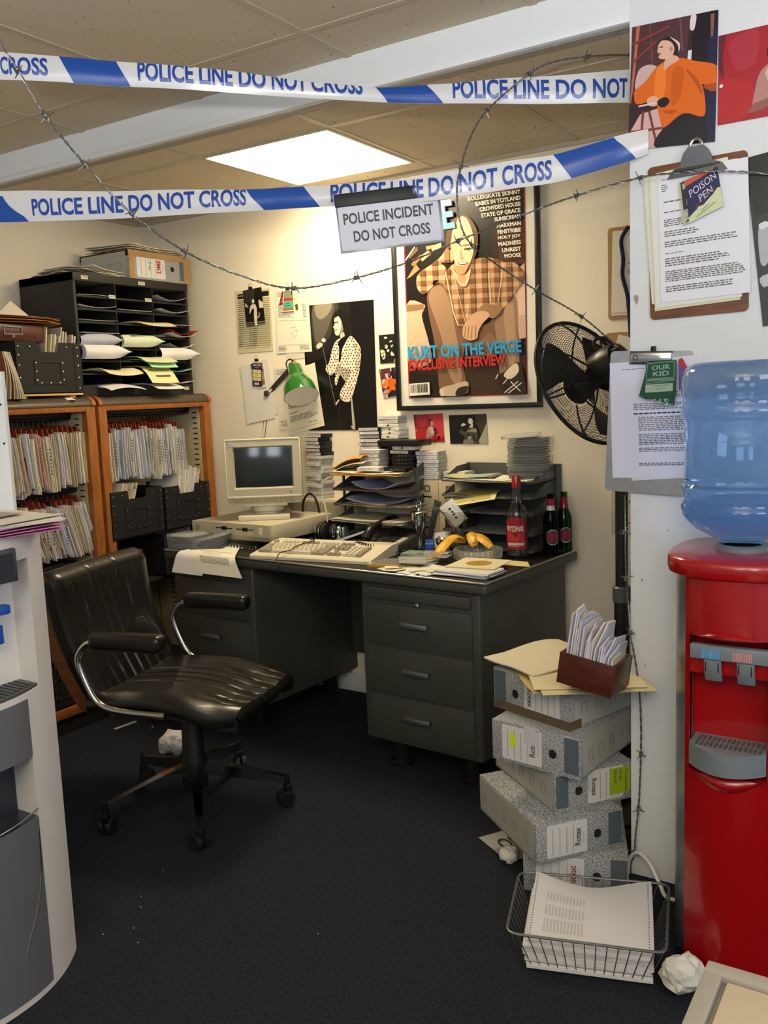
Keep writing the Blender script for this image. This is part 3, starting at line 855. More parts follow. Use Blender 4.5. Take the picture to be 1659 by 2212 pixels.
class Sheet:
    """a flat print in the plane y = Y0: drawn in its own coordinates src, standing at the world quad dst (x, z)"""
    def __init__(s, src, dst, y0, th=0.0008, base='#d8d4c6', edge=None, bow=0.0):
        s.f = homography(src, dst)
        s.cx = sum(p[0] for p in dst) / 4; s.cz = sum(p[1] for p in dst) / 4
        s.y0 = y0; s.L = 0; s.b = MB(); s.src = src; s.th = th; s.bow = bow
        hh = max(p[1] for p in dst) - min(p[1] for p in dst)
        s.zt = max(p[1] for p in dst); s.hh = hh
        q = s.curve(src)
        n = len(q)
        vs = [s.w(p) for p in q]
        vs2 = [(v[0], v[1] + th, v[2]) for v in vs]
        s.b.add(vs + vs2, [tuple(range(n - 1, -1, -1)), tuple(range(n, 2 * n))] + [(i, (i + 1) % n, n + (i + 1) % n, n + i) for i in range(n)], 0, False, edge or base)
        s.poly(base, src)
    def curve(s, p):
        return [tuple(x) for x in p]
    def w(s, p):
        x, z = s.f(p[0], p[1])
        return (x - s.cx, -s.th - 0.00012 * s.L, z - s.cz)
    def poly(s, col, p, sm=False):
        s.L += 1
        if isinstance(p, str): p = pts_of(p)
        if sm: p = smooth2(p)
        p = clip_poly(p, s.src)
        if len(p) < 3: return s
        vs = [s.w(q) for q in p]
        a = sum(vs[i - 1][0] * vs[i][2] - vs[i][0] * vs[i - 1][2] for i in range(len(vs)))
        if a < 0: vs.reverse()
        s.b.add(vs, [tuple(range(len(vs)))], 0, False, col)
        return s
    def arts(s, items):
        for it in items:
            s.poly(it[0], it[1], len(it) > 2)
        return s
    def line(s, col, p, wd):
        p = pts_of(p) if isinstance(p, str) else p
        s.L += 1
        for (a, b_) in zip(p[:-1], p[1:]):
            dx, dy = b_[0] - a[0], b_[1] - a[1]
            l = math.hypot(dx, dy) or 1
            nx, ny = -dy / l * wd / 2, dx / l * wd / 2
            s.L -= 1
            s.poly(col, [(a[0] + nx, a[1] + ny), (b_[0] + nx, b_[1] + ny), (b_[0] - nx, b_[1] - ny), (a[0] - nx, a[1] - ny)])
        return s
    def disc(s, col, x, y, rx, ry=None, n=14):
        ry = ry or rx
        return s.poly(col, [(x + rx * math.cos(2 * PI * k / n), y + ry * math.sin(2 * PI * k / n)) for k in range(n)])
    def text(s, txt, p0, p1, h, col, bold=0.0):
        """baseline from p0 to p1 in src coordinates (y down), cap height h"""
        s.L += 1
        vs, fs = text_tris(txt, bold)
        dx, dy = p1[0] - p0[0], p1[1] - p0[1]
        l = math.hypot(dx, dy)
        ux, uy = dx / l, dy / l
        sg = 1 if (s.src[3][1] > s.src[0][1]) else -1
        nx, ny = uy * sg, -ux * sg
        out = [s.w((p0[0] + dx * v[0] + nx * h * v[1], p0[1] + dy * v[0] + ny * h * v[1])) for v in vs]
        s.b.add(out, fs, 0, False, col)
        return s
    def build(s, name, label, cat, group=None, mat='print', parent=None):
        if parent:
            o = s.b.build(name, mat, parent, (s.cx - parent.location.x, s.y0 - parent.location.y, s.cz - parent.location.z))
            return o
        o = s.b.build(name, mat, None, (s.cx, s.y0, s.cz))
        return tag(o, label, cat, group)
U4 = [(0, 0), (1, 0), (1, 1), (0, 1)]
def para(s, x0, x1, y0, y1, n, col='#6a675f', th=0.5, seed=1, ragged=.3):
    """rows of small word-marks filling a block"""
    r = random.Random(seed)
    st = (y1 - y0) / n
    s.L += 1
    for k in range(n):
        x = x0
        end = x1 - (r.random() * ragged * (x1 - x0))
        while x < end:
            w = min(r.uniform(.02, .07), end - x)
            if w > .006:
                s.L -= 1
                s.poly(col, [(x, y0 + st * k), (x + w, y0 + st * k), (x + w, y0 + st * (k + th)), (x, y0 + st * (k + th))])
            x += w + .012
    return s
BW = WALL - 0.001
# ---- big framed poster
t = thing('framed_poster', 'large black-framed magazine cover poster with a seated figure in a plaid shirt', 'poster', (-1.7135, WALL, 1.752))
fx0, fx1, fz0, fz1 = -0.334, 0.334, -0.438, 0.438
b = MB()
for (x0, x1, z0, z1) in ((fx0, fx1, fz1 - .018, fz1), (fx0, fx1, fz0, fz0 + .02), (fx0, fx0 + .017, fz0 + .02, fz1 - .018), (fx1 - .017, fx1, fz0 + .02, fz1 - .018)):
    b.box(x0, x1, -0.028, -0.002, z0, z1, 0, 0.0015)
b.build('frame', 'black_plastic', t)
b = MB(); b.box(fx0 + .01, fx1 - .01, -0.012, -0.004, fz0 + .01, fz1 - .01); b.build('mount_board', 'paper', t)
SRC = [(196, 250), (1168, 85), (1188, 1745), (237, 1768)]
DST = [(-1.992, 2.165), (-1.438, 2.165), (-1.441, 1.366), (-1.992, 1.366)]
s = Sheet(SRC, DST, WALL - 0.013, 0.0006, '#8e1a14')
s.poly('#15100a', '205,257 1159,95 1179,1736 246,1759')
s.arts([
 ('#3a2a1c', '246,1500 1179,1430 1179,1736 246,1759'), ('#241a11', '246,1560 600,1600 700,1759 246,1759'),
 ('#4a2e1c', '905,400 1162,370 1170,700 1085,700 905,650'), ('#2f1c10', '905,400 960,394 960,660 905,650'),
 ('#d0a98a', '222,1022 360,1018 362,1060 345,1120 400,1330 412,1480 240,1490', 1), ('#8d6a4c', '222,1022 360,1018 362,1060 300,1070 224,1078'),
 ('#c7a288', '1085,760 1166,690 1176,1290 1120,1300 1075,1000'), ('#d6b69c', '1110,800 1167,760 1172,1100 1120,1120'),
 ('#a67f50', '225,820 300,700 330,740 260,800'), ('#caa470', '330,640 400,590 420,620 350,680'), ('#8a673f', '260,700 340,620 350,650 280,720'), ('#d8b884', '420,560 500,530 505,570 430,600'), ('#6c4d2c', '240,640 310,560 320,590 250,660'), ('#b48c58', '380,560 450,545 430,575 385,590'), ('#e8dcc8', '215,665 290,560 296,566 222,672'),
 ('#76573f', '388,940 430,860 520,850 600,1000 650,1160 690,1300 670,1480 690,1640 600,1680 490,1700 470,1560 440,1300 400,1100', 1),
 ('#9a7a5c', '400,960 440,880 510,880 570,1000 600,1160 640,1400 660,1620 600,1650 540,1500 500,1280 430,1080', 1),
 ('#6e5039', '640,1190 860,1180 930,1120 970,1300 850,1440 760,1460 690,1320', 1),
 ('#93745a', '930,1150 985,1050 1090,960 1110,1240 1125,1480 1085,1560 970,1585 965,1400 940,1290', 1), ('#a98868', '1000,1080 1070,1000 1090,1240 1095,1460 1040,1500 1020,1300', 1),
 ('#7d5f46', '700,1320 780,1330 900,1250 960,1400 900,1430 830,1420', 1),
 ('#c79f78', '430,860 560,740 600,700 760,660 900,650 1010,685 1090,690 1160,770 1155,830 1100,920 1000,1050 940,1120 900,1130 860,1100 760,1180 640,1190 600,1080 520,860', 1),
 ('#cfa980', '305,830 330,770 480,660 560,560 610,560 612,640 580,690 500,690 545,750 430,880 365,940 315,900', 1)])
shirt_p = smooth2(pts_of('430,860 560,740 600,700 760,660 900,650 1010,685 1090,690 1160,770 1155,830 1100,920 1000,1050 940,1120 900,1130 860,1100 760,1180 640,1190 600,1080 520,860'))
arm_p = smooth2(pts_of('305,830 330,770 480,660 560,560 610,560 612,640 580,690 500,690 545,750 430,880 365,940 315,900'))
for k in range(7):      # dark check of the shirt: broad bands, darkest where they cross
    y = 700 + 78 * k
    for reg in (shirt_p, arm_p):
        s.poly('#a37a54', clip_poly(reg, [(280, y - 20), (1200, y - 60), (1200, y - 22), (280, y + 18)]))
for k in range(9):
    x = 330 + 98 * k
    for reg in (shirt_p, arm_p):
        s.poly('#9c7350', clip_poly(reg, [(x, 540), (x + 42, 540), (x + 62, 1200), (x + 18, 1200)]))
for k in range(7):
    y = 700 + 78 * k
    for q in range(9):
        x = 330 + 98 * q; f = (y - 540) / 660 * 19
        cell = [(x + f, y - 20 - (x - 280) * .043), (x + 42 + f, y - 22 - (x - 280) * .043), (x + 43 + f, y + 16 - (x - 280) * .043), (x + 1 + f, y + 18 - (x - 280) * .043)]
        for reg in (shirt_p, arm_p):
            s.L -= 1 if s.L > 60 else 0; s.poly('#704a2c', clip_poly(reg, cell))
for (a, b_) in (('540,760 600,1080 640,1190', 9), ('720,1010 712,1180', 5), ('880,760 900,1000', 6), ('1000,700 960,1000', 6), ('590,720 700,1180', 4)):
    s.line('#e0bd94', a, b_)
s.arts([
 ('#d9b48c', '590,720 625,770 690,790 740,740 722,840 690,880 640,850', 1), ('#b98f66', '640,790 700,790 690,850 650,840', 1),
 ('#8d6a4a', '800,1090 850,1020 990,1050 930,1130 870,1120', 1),
 ('#c39a76', '690,1180 770,1090 850,1075 890,1110 830,1180 800,1240 790,1290 730,1310 680,1280 675,1230', 1)])
for l_ in ('700,1190 690,1280', '725,1190 715,1300', '752,1190 745,1300', '780,1190 775,1285'):
    s.line('#7a5636', l_, 5)
s.arts([
 ('#6b4a2c', '545,520 570,400 620,335 700,315 770,380 800,480 785,620 755,660 700,560 600,560 560,580', 1),
 ('#e6c39a', '600,430 640,340 700,330 745,410 768,490 760,620 720,730 680,782 640,772 615,700 608,600 592,520', 1),
 ('#d8b088', '590,500 640,490 655,560 615,610 585,575', 1), ('#5d3f24', '750,420 790,470 785,600 765,650 768,500', 1), ('#5d3f24', '600,360 560,420 548,540 580,560 585,470 640,345', 1),
 ('#b98e64', '612,700 640,715 690,705 730,690 712,745 682,784 640,775 620,750', 1), ('#d8b28a', '640,690 690,680 725,688 690,716 655,712', 1), ('#5a2e20', '638,688 690,680 722,690 692,708 655,704', 1), ('#efe6d4', '645,690 690,683 715,690 690,699 655,698', 1),
 ('#4a2e1a', '690,578 742,570 740,584 692,590'), ('#8a6140', '680,550 745,540 745,548 682,560'), ('#c79a70', '664,580 655,650 668,664 690,655 678,640', 1),
 ('#2b221a', '962,1600 1010,1560 1100,1490 1150,1510 1165,1600 1180,1733 1010,1738', 1), ('#d4c5ac', '1005,1590 1060,1520 1110,1495 1125,1560 1060,1620', 1),
 ('#b7a48c', '500,1690 600,1660 700,1635 722,1670 690,1740 510,1748', 1), ('#2b221a', '640,1690 720,1675 690,1742 620,1745', 1), ('#cdbb9c', '490,1700 520,1690 530,1750 500,1752')])
for l_ in ('1010,1730 1120,1640', '1040,1735 1150,1650', '1060,1640 1140,1720', '1000,1660 1050,1600', '960,1580 940,1620'):
    s.line('#d8ccb8', l_, 8)
for (tx, x0, y0, x1, y1, h) in (('ROLLERSKATE SKINNY', 725, 204, 1145, 142, 34), ('BABES IN TOYLAND', 787, 244, 1145, 191, 34), ('CROWDED HOUSE', 820, 288, 1145, 239, 34), ('STATE OF GRACE', 832, 336, 1145, 289, 34), ('SUNSCREAM', 938, 366, 1145, 337, 33), ('MARXMAN', 955, 418, 1147, 392, 33), ('FINITRIBE', 962, 466, 1147, 444, 33), ('HOLY JOY', 965, 514, 1147, 494, 33), ('MADNESS', 968, 562, 1147, 543, 33), ('UNREST', 998, 610, 1147, 595, 33), ('MOOSE', 1017, 656, 1148, 643, 33)):
    s.text(tx, (x0, y0), (x1, y1), h, '#ece4d2', 0.025)
s.text('KURT ON THE VERGE', (250, 1462), (1155, 1411), 103, '#173a52', 0.03)
s.text('KURT ON THE VERGE', (246, 1458), (1151, 1407), 103, '#2f93c4', 0.03)
s.text('EXCLUSIVE INTERVIEW', (258, 1554), (1029, 1510), 88, '#4a100c', 0.03)
s.text('EXCLUSIVE INTERVIEW', (254, 1550), (1025, 1506), 88, '#b52a22', 0.03)
s.text('E', (540, 432), (632, 418), 225, '#0e0e0e', 0.03)
s.text('E', (532, 428), (624, 414), 225, '#6cc4e2', 0.03)
s.poly('#dfdccd', '250,1652 412,1640 416,1738 254,1748')
x = 262
rb = random.Random(2)
while x < 402:
    w_ = rb.choice((3, 3, 5, 8)); s.poly('#191919', [(x, 1660 - (x - 250) * .07), (x + w_, 1660 - (x - 250) * .07), (x + w_ + 2, 1728 - (x - 250) * .06), (x + 2, 1728 - (x - 250) * .06)]); x += w_ + rb.choice((3, 4, 6))
s.build('print', '', '', parent=t, mat='gloss_print')
s = Sheet(U4, [(-1.60, 2.185), (-1.42, 2.185), (-1.42, 2.17), (-1.60, 2.17)], WALL - 0.0125, .0003, '#d8d4c6')
s.text('14th September 1992', (.45, .75), (.98, .75), .45, '#3a3a3a'); s.text('by air mail', (0, .8), (.22, .8), .45, '#8a8a8a')
s.build('margin_text', '', '', parent=t)

# ---- black and white singer poster
SRC = [(762, 330), (1433, 313), (1420, 1522), (770, 1532)]
DST = [(-2.552, 1.805), (-2.162, 1.80), (-2.168, 1.233), (-2.552, 1.232)]
s = Sheet(SRC, DST, WALL - 0.0022, 0.0006, '#0c0b0a')
s.arts([('#1b1916', '790,329 1200,320 1150,560 1060,760 850,860 790,820', 1), ('#3a362e', '862,328 1100,322 1060,520 1000,660 920,740 862,730', 1), ('#5d574a', '870,328 1060,323 1030,480 960,640 890,690 866,600', 1), ('#8d8570', '890,328 1040,324 1010,420 930,470 890,420', 1),
 ('#17130f', '1045,600 1040,480 1080,405 1140,385 1200,430 1215,520 1230,620 1190,670 1130,650 1090,560', 1),
 ('#bdb59c', '1108,610 1150,600 1165,680 1120,690'), ('#d2cab2', '1065,470 1105,445 1140,500 1152,560 1130,605 1095,630 1070,622 1062,590 1058,560 1050,548 1066,520', 1), ('#16120e', '1062,505 1098,498 1100,508 1064,514'), ('#5b5344', '1064,576 1088,572 1086,582 1066,586'), ('#8d8570', '1130,500 1152,560 1130,605 1100,625 1125,560', 1),
 ('#17130f', '1070,470 1110,430 1160,470 1180,600 1150,590 1135,510 1105,448', 1), ('#17130f', '1062,470 1050,540 1042,610 1036,560 1050,480')])
shirt = smooth2(pts_of('1060,700 1110,660 1160,690 1210,640 1260,690 1300,770 1290,900 1270,1010 1230,1130 1190,1240 1140,1262 1090,1220 1100,1150 1150,1060 1100,1000 1060,1100 1045,1060 1055,980 1010,1005 962,950 1000,880 1020,800'))
s.poly('#d8d0b8', shirt); s.poly('#a9a18a', '1055,980 1080,900 1130,940 1200,960 1150,1060 1100,1000', True); s.poly('#b8b098', '1240,700 1300,770 1290,900 1250,1020 1245,860', True)
rb = random.Random(4)
for gy in range(23):
    for gx in range(14):
        p = (960 + gx * 27 + (gy % 2) * 13 + rb.uniform(-5, 5), 665 + gy * 27 + rb.uniform(-5, 5))
        if inside(p, shirt): s.disc('#1c1815', p[0], p[1], 6, 7, 8); s.L -= 1
s.L += 1
s.arts([('#100d0b', '1096,690 1160,640 1165,690 1130,760 1110,860 1090,880 1100,770', 1), ('#d8d0b8', '1085,1240 1050,1290 1040,1280 1075,1235'), ('#b3ac96', '1190,1215 1202,1218 1222,1500 1196,1500'), ('#b3ac96', '1180,1480 1215,1500 1222,1522 1190,1515'), ('#d8d0b8', '968,910 1000,920 1010,990 985,985', 1)])
s.line('#6d675a', '940,700 1045,1290', 7); s.line('#3a362e', '1080,1290 1085,1520', 4)
s.disc('#cfc8b4', 957, 670, 20); s.disc('#e8e2d0', 958, 664, 10); s.arts([('#c9c1aa', '885,720 915,690 945,700 940,725 900,750', 1)])
s.build('singer_poster', 'black and white poster of a singer in a polka-dot shirt at a microphone', 'poster', mat='gloss_print')

# ---- year planner and photo clipped over it
s = Sheet([(122, 215), (440, 190), (463, 780), (150, 798)], [(-2.952, 1.906), (-2.737, 1.903), (-2.737, 1.612), (-2.955, 1.612)], WALL - 0.002, .0008, '#c9c19c')
s.poly('#16140f', '142,243 428,215 430,262 144,292'); s.text('PLANNER', (150, 268), (195, 264), 12, '#c9c19c', .02)
for k in range(23):
    y = 305 + k * 19.5
    s.poly('#8f8768', [(145 + k * .9, y), (432 + k * 1.0, y - 25 + k * .6), (432 + k * 1.0, y - 18 + k * .6), (145 + k * .9, y + 7)])
    s.poly('#4a4636', [(145 + k * .9, y), (190 + (k * 37) % 22, y - 3), (190 + (k * 37) % 22, y + 3), (145 + k * .9, y + 6)])
    if k > 13: s.poly('#3a3628', [(262, y - 8), (276, y - 9), (276, y - 4), (262, y - 3)]); s.poly('#4a4636', [(285, y - 9), (328, y - 12), (328, y - 7), (285, y - 4)])
s.build('year_planner', 'cream printed year planner sheet, upper left on the poster wall', 'planner')
s = Sheet([(358, 185), (925, 80), (1055, 1240), (455, 1325)], [(-2.902, 1.905), (-2.787, 1.912), (-2.774, 1.739), (-2.892, 1.732)], WALL - 0.005, .0006, '#15130f')
s.arts([('#2b2820', '380,200 700,150 720,500 600,560 420,500', 1), ('#a29a80', '425,560 470,600 530,680 480,700 425,670', 1), ('#cfc7aa', '850,470 930,520 1000,560 1000,700 880,720 850,600', 1), ('#0c0b08', '710,220 800,190 830,300 840,700 850,1040 790,1000 760,600 720,400', 1),
 ('#3a352a', '590,520 620,430 680,410 720,470 715,580 600,620', 1), ('#d2cab2', '640,480 690,450 712,520 690,580 650,560', 1), ('#c9c1a8', '600,650 720,600 780,700 800,900 800,1200 830,1240 740,1290 700,1000 700,760 640,760 580,890 560,870', 1), ('#a39b80', '850,850 885,900 870,1010 810,1050 800,1020 850,960', 1)])
s.build('photo_print', 'small black and white photo of a performer hanging over the year planner', 'photo', mat='gloss_print')
def bulldog(x, y, z, label, w=.022):
    t = thing('binder_clip', label, 'clip', (x, y, z), 0, 'binder clips')
    b = MB(); b.add([(-w / 2, -.002, -.006), (w / 2, -.002, -.006), (w * .35, -.006, .007), (-w * .35, -.006, .007), (-w / 2, .002, -.006), (w / 2, .002, -.006), (w * .35, .003, .007), (-w * .35, .003, .007)], [(0, 1, 2, 3), (7, 6, 5, 4), (0, 4, 5, 1), (1, 5, 6, 2), (2, 6, 7, 3), (3, 7, 4, 0)]); b.build('clip_body', 'tape_black', t)
    b = MB(); b.tube(spline([(-w * .3, -.003, .005), (-w * .42, -.003, .014), (0, -.003, .022), (w * .42, -.003, .014), (w * .3, -.003, .005)], 4), .0008, 5); b.build('wire_loop', 'dull_steel', t)
    return t
bulldog(-2.852, WALL - .0075, 1.912, 'small black binder clip above the photo over the year planner')
bulldog(-2.835, WALL - .0125, 1.5725, 'small black binder clip above the purple backstage pass')
bulldog(-2.625, WALL - .0125, 1.888, 'small black binder clip above the turquoise pass')

# ---- white documents
def sheetdoc(name, label, dst, y0, base, blocks, group='papers pinned to the poster wall', extra=None):
    s = Sheet(U4, dst, y0, .0007, base)
    for i, bl in enumerate(blocks): para(s, *bl[:5], seed=i + 3, **(bl[5] if len(bl) > 5 else {}))
    if extra: extra(s)
    return s.build(name, label, 'paper', group)
sheetdoc('pinned_paper', 'pale sheet behind the invoice with rows of print, above the lamp', [(-2.675, 1.872), (-2.478, 1.862), (-2.462, 1.60), (-2.66, 1.585)], WALL - .0020, '#dad4bc', [])
def inv(s):
    s.line('#a8a28c', '.04,.5 .96,.5', .004); s.line('#a8a28c', '.75,.5 .75,.88', .004); s.line('#a8a28c', '.04,.88 .96,.88', .004)
    s.line('#b5ae98', '.4,.62 .55,.60 .6,.7 .5,.78 .42,.72 .5,.66 .62,.66', .006)
sheetdoc('pinned_paper', 'white invoice sheet with a scribble, hanging right of the year planner', [(-2.702, 1.888), (-2.515, 1.87), (-2.508, 1.595), (-2.712, 1.597)], WALL - .0035, '#dcd7c2', [(.04, .2, .03, .12, 4), (.06, .55, .24, .46, 11), (.8, .92, .24, .46, 9), (.05, .3, .9, .98, 4), (.65, .95, .9, .97, 3)], extra=inv)
sheetdoc('pinned_paper', 'small white sheet showing below the invoice, beside the singer poster', [(-2.66, 1.60), (-2.50, 1.61), (-2.50, 1.57), (-2.66, 1.565)], WALL - .0015, '#cfcabb', [])
sheetdoc('pinned_paper', 'tilted white sheet at the back, under the purple backstage pass', [(-2.955, 1.535), (-2.78, 1.575), (-2.725, 1.315), (-2.905, 1.275)], WALL - .0020, '#d2cdc2', [(.1, .4, .3, .9, 16)])
sheetdoc('pinned_paper', 'tilted white sheet in front, under the purple backstage pass', [(-2.945, 1.55), (-2.77, 1.567), (-2.745, 1.295), (-2.925, 1.268)], WALL - .0035, '#d6d1c6', [(.35, .8, .12, .2, 3), (.5, .8, .3, .34, 2)])
sheetdoc('pinned_paper', 'upright white sheet behind the tilted letter near the green lamp', [(-2.735, 1.53), (-2.53, 1.535), (-2.52, 1.25), (-2.722, 1.235)], WALL - .0030, '#d9d3bf', [(.05, .35, .03, .12, 4), (.05, .3, .85, .95, 4)])
sheetdoc('pinned_paper', 'tilted typed letter hanging behind the green lamp shade', [(-2.70, 1.495), (-2.495, 1.545), (-2.455, 1.255), (-2.665, 1.213)], WALL - .0050, '#ddd6bd', [(.2, .5, .2, .24, 1), (.1, .9, .42, .6, 6), (.1, .4, .66, .69, 1), (.1, .9, .72, .82, 4), (.6, .85, .88, .9, 1)], extra=lambda s: s.line('#8a8574', '.05,.95 .97,.93', .004))
# ---- passes clipped to them
def hanging_pass(label, dst, y0, base, fn, group='backstage passes'):
    s = Sheet(U4, dst, y0, .0012, base)
    fn(s)
    return s.build('backstage_pass', label, 'pass', group, 'gloss_print')
def p1(s):
    s.text('LAZER LOSERS', (.08, .13), (.92, .13), .1, '#c9c4b8', .01); s.text('TRANSMIT', (.3, .215), (.7, .215), .04, '#c9c4b8')
    for k in range(3): s.poly('#cbc47e', [(.06, .29 + .165 * k), (.95, .29 + .165 * k), (.95, .435 + .165 * k), (.06, .435 + .165 * k)]); s.poly('#8d8850', [(.3, .35 + .165 * k), (.65, .35 + .165 * k), (.65, .375 + .165 * k), (.3, .375 + .165 * k)])
    s.text('AAA', (.2, .95), (.75, .95), .13, '#e4ddc4', .04)
hanging_pass('pinkish-brown backstage pass behind the purple one', [(-2.825, 1.560), (-2.80, 1.559), (-2.79, 1.443), (-2.845, 1.437)], WALL - .006, '#d8ceb4', lambda s: (s.poly('#806048', '.02,.0 .9,.0 .93,.94 .05,.98'), s.poly('#a38468', '.1,.05 .8,.05 .85,.4 .1,.4'), s.poly('#a38c78', '.1,.58 .86,.56 .88,.82 .1,.84'), s.poly('#3a2412', '.4,.42 .8,.42 .8,.5 .4,.5')))
hanging_pass('blue-edged backstage pass behind the purple one', [(-2.878, 1.556), (-2.84, 1.56), (-2.835, 1.475), (-2.865, 1.47)], WALL - .007, '#c9c4b4', lambda s: s.poly('#2a4a6a', '0,0 1,0 1,.22 .05,.25'))
hanging_pass('purple backstage pass with yellow boxes and AAA, left of the lamp', [(-2.865, 1.561), (-2.808, 1.556), (-2.812, 1.446), (-2.871, 1.452)], WALL - .0085, '#241c4a', p1)
hanging_pass('maroon backstage pass curling out behind the turquoise one', [(-2.662, 1.880), (-2.63, 1.880), (-2.655, 1.822), (-2.685, 1.820)], WALL - .006, '#7a1f30', lambda s: [s.text('A', (.3, .35 + .25 * k), (.75, .35 + .25 * k), .16, '#e0c8c0', .03) for k in range(3)])
hanging_pass('cream and brown backstage pass behind the turquoise one', [(-2.60, 1.878), (-2.585, 1.878), (-2.572, 1.792), (-2.588, 1.788)], WALL - .006, '#d8d09a', lambda s: s.poly('#5a4414', '0,.75 1,.72 1,1 .1,1'))
def p2(s):
    s.poly('#b4573e', '.06,.02 .94,.02 .97,.96 .04,.96'); s.poly('#5aa08c', '.12,.05 .9,.05 .92,.36 .11,.36'); s.poly('#a8332a', '.12,.40 .92,.40 .92,.49 .12,.50'); s.poly('#4fa890', '.11,.53 .92,.52 .93,.86 .1,.87')
    s.text('LIZA!', (.16, .31), (.88, .30), .15, '#c0543c', .02); s.line('#1d3a34', '.3,.64 .65,.63', .02); s.line('#1d3a34', '.25,.75 .7,.73', .025)
hanging_pass('turquoise and red backstage pass clipped on the white invoice', [(-2.652, 1.880), (-2.594, 1.877), (-2.596, 1.786), (-2.664, 1.786)], WALL - .0085, '#e0d8b8', p2)

# ---- small photos
def orange_man(s, k=1):
    """figure in an orange smock against scaffolding; drawn on the 980 x 2212 detail"""
    s.arts([('#33202a', '78,183 650,70 628,943 45,1002'), ('#4f3038', '78,183 470,105 420,520 60,640'), ('#1a1420', '480,104 650,70 640,420 470,400'), ('#1c2040', '590,240 645,230 628,943 540,955 560,760', 1),
     ('#c9a8a6', '120,470 200,430 260,470 200,560 100,600', 1), ('#cfa9a4', '60,880 130,760 250,720 290,830 240,985 50,1000'), ('#6d3d3c', '200,110 220,420 205,420 188,112'), ('#b0664a', '108,178 132,175 88,560 68,690 60,690 86,420'), ('#d9cfcf', '470,110 505,108 490,200 462,195', 1), ('#ded6d8', '450,340 475,335 470,400 445,395'), ('#8a5648', '600,100 625,95 615,250 600,250'), ('#6b4648', '390,130 405,128 420,340 405,340')])
    for l_ in ('60,880 290,850', '100,920 130,995', '150,740 130,990', '190,740 245,985', '80,300 330,180', '80,420 240,280'):
        s.line('#7a3a30', l_, 16)
    s.arts([('#1a1a24', '235,985 280,860 420,750 555,775 548,955', 1),
     ('#d8641a', '90,640 100,600 170,540 240,450 330,395 430,392 500,410 640,440 648,560 620,612 545,560 560,640 555,775 420,755 290,850 265,800 225,680 110,695', 1),
     ('#b34d12', '440,460 520,540 545,640 500,560 450,490', 1), ('#a84810', '600,560 648,560 620,612 550,580', 1), ('#b34d12', '280,740 380,735 330,760', 1), ('#e87c2c', '240,470 300,450 290,640 230,660', 1), ('#c45813', '350,470 420,460 400,640 340,700', 1),
     ('#d9a890', '290,470 300,400 360,370 390,400 330,440', 1), ('#dcae98', '250,330 262,290 300,265 345,285 360,330 340,385 290,398 255,388 262,365 248,352', 1), ('#2a1a18', '255,285 300,255 350,252 388,290 385,350 365,375 360,320 335,282 290,272', 1), ('#d0c0c0', '330,250 395,290 390,350 380,300', 1), ('#b98672', '330,320 348,318 345,345 332,345', 1), ('#8a4a40', '252,358 270,355 268,366 255,368'), ('#3a2420', '262,318 285,312 285,318 264,324'),
     ('#d9a890', '180,660 225,640 260,670 230,710 185,700', 1), ('#d8c8c4', '120,705 240,680 240,692 122,716'), ('#14141e', '245,680 275,655 310,652 328,675 300,712 262,712', 1)])
OS = [(78, 183), (650, 70), (628, 943), (45, 1002)]
s = Sheet(OS, [(-0.723, 2.284), (-0.514, 2.275), (-0.519, 1.972), (-0.735, 1.987)], PART - .004, .0006, '#33202a'); orange_man(s)
s.build('photo_print', 'large colour photo of a man in an orange smock on the white partition', 'photo', mat='gloss_print')
s = Sheet(OS, [(-2.146, 1.497), (-2.064, 1.503), (-2.053, 1.381), (-2.13, 1.370)], WALL - .002, .0005, '#33202a'); orange_man(s)
s.build('photo_print', 'small colour photo of a man in orange, left of the framed poster', 'photo', mat='gloss_print')
def red_man(s):
    s.arts([('#a3202c', '115,150 668,120 700,655 160,620'), ('#c43a3c', '400,135 668,120 690,500 560,560 480,330', 1), ('#a8303e', '180,200 330,150 340,330 240,360', 1), ('#b0262c', '150,400 330,450 330,610 160,615', 1), ('#5d2430', '118,152 160,150 150,260 170,400 130,330'),
     ('#2a1418', '400,290 410,240 450,225 480,250 470,270 430,260 415,330', 1), ('#c08078', '420,290 440,255 478,260 490,300 480,345 440,340', 1), ('#b08078', '350,500 370,400 430,350 480,370 500,420 515,480 490,520 420,560 350,590', 1), ('#8d5a54', '360,560 440,545 500,510 520,480 480,560 420,600 330,610 340,580', 1), ('#c9a8a0', '400,400 450,360 500,440 490,500 440,480', 1), ('#2a1214', '490,400 520,385 545,410 530,455 500,450', 1), ('#2a1214', '565,550 600,535 622,560 600,600 570,595', 1), ('#4a1a1c', '500,480 570,450 575,465 510,510', 1), ('#4a1a1c', '450,650 540,590 580,580 500,650')])
    s.disc('#e8dcd0', 160, 432, 10)
RS = [(115, 150), (668, 120), (700, 655), (160, 640)]
s = Sheet(RS, [(-0.5135, 2.215), (-0.30, 2.215), (-0.30, 2.009), (-0.5140, 2.009)], PART - .0025, .0006, '#a3202c'); red_man(s)
s.build('photo_print', 'large red photo of a man at a microphone, cut by the picture edge', 'photo', mat='gloss_print')
s = Sheet(RS, [(-1.979, 1.295), (-1.835, 1.298), (-1.83, 1.176), (-1.968, 1.176)], WALL - .002, .0005, '#a3202c'); red_man(s)
s.build('photo_print', 'small red photo of a man at a microphone, below the framed poster', 'photo', mat='gloss_print')
s = Sheet([(772, 155), (1483, 122), (1520, 695), (803, 690)], [(-1.806, 1.289), (-1.631, 1.292), (-1.626, 1.168), (-1.802, 1.168)], WALL - .002, .0005, '#121110')
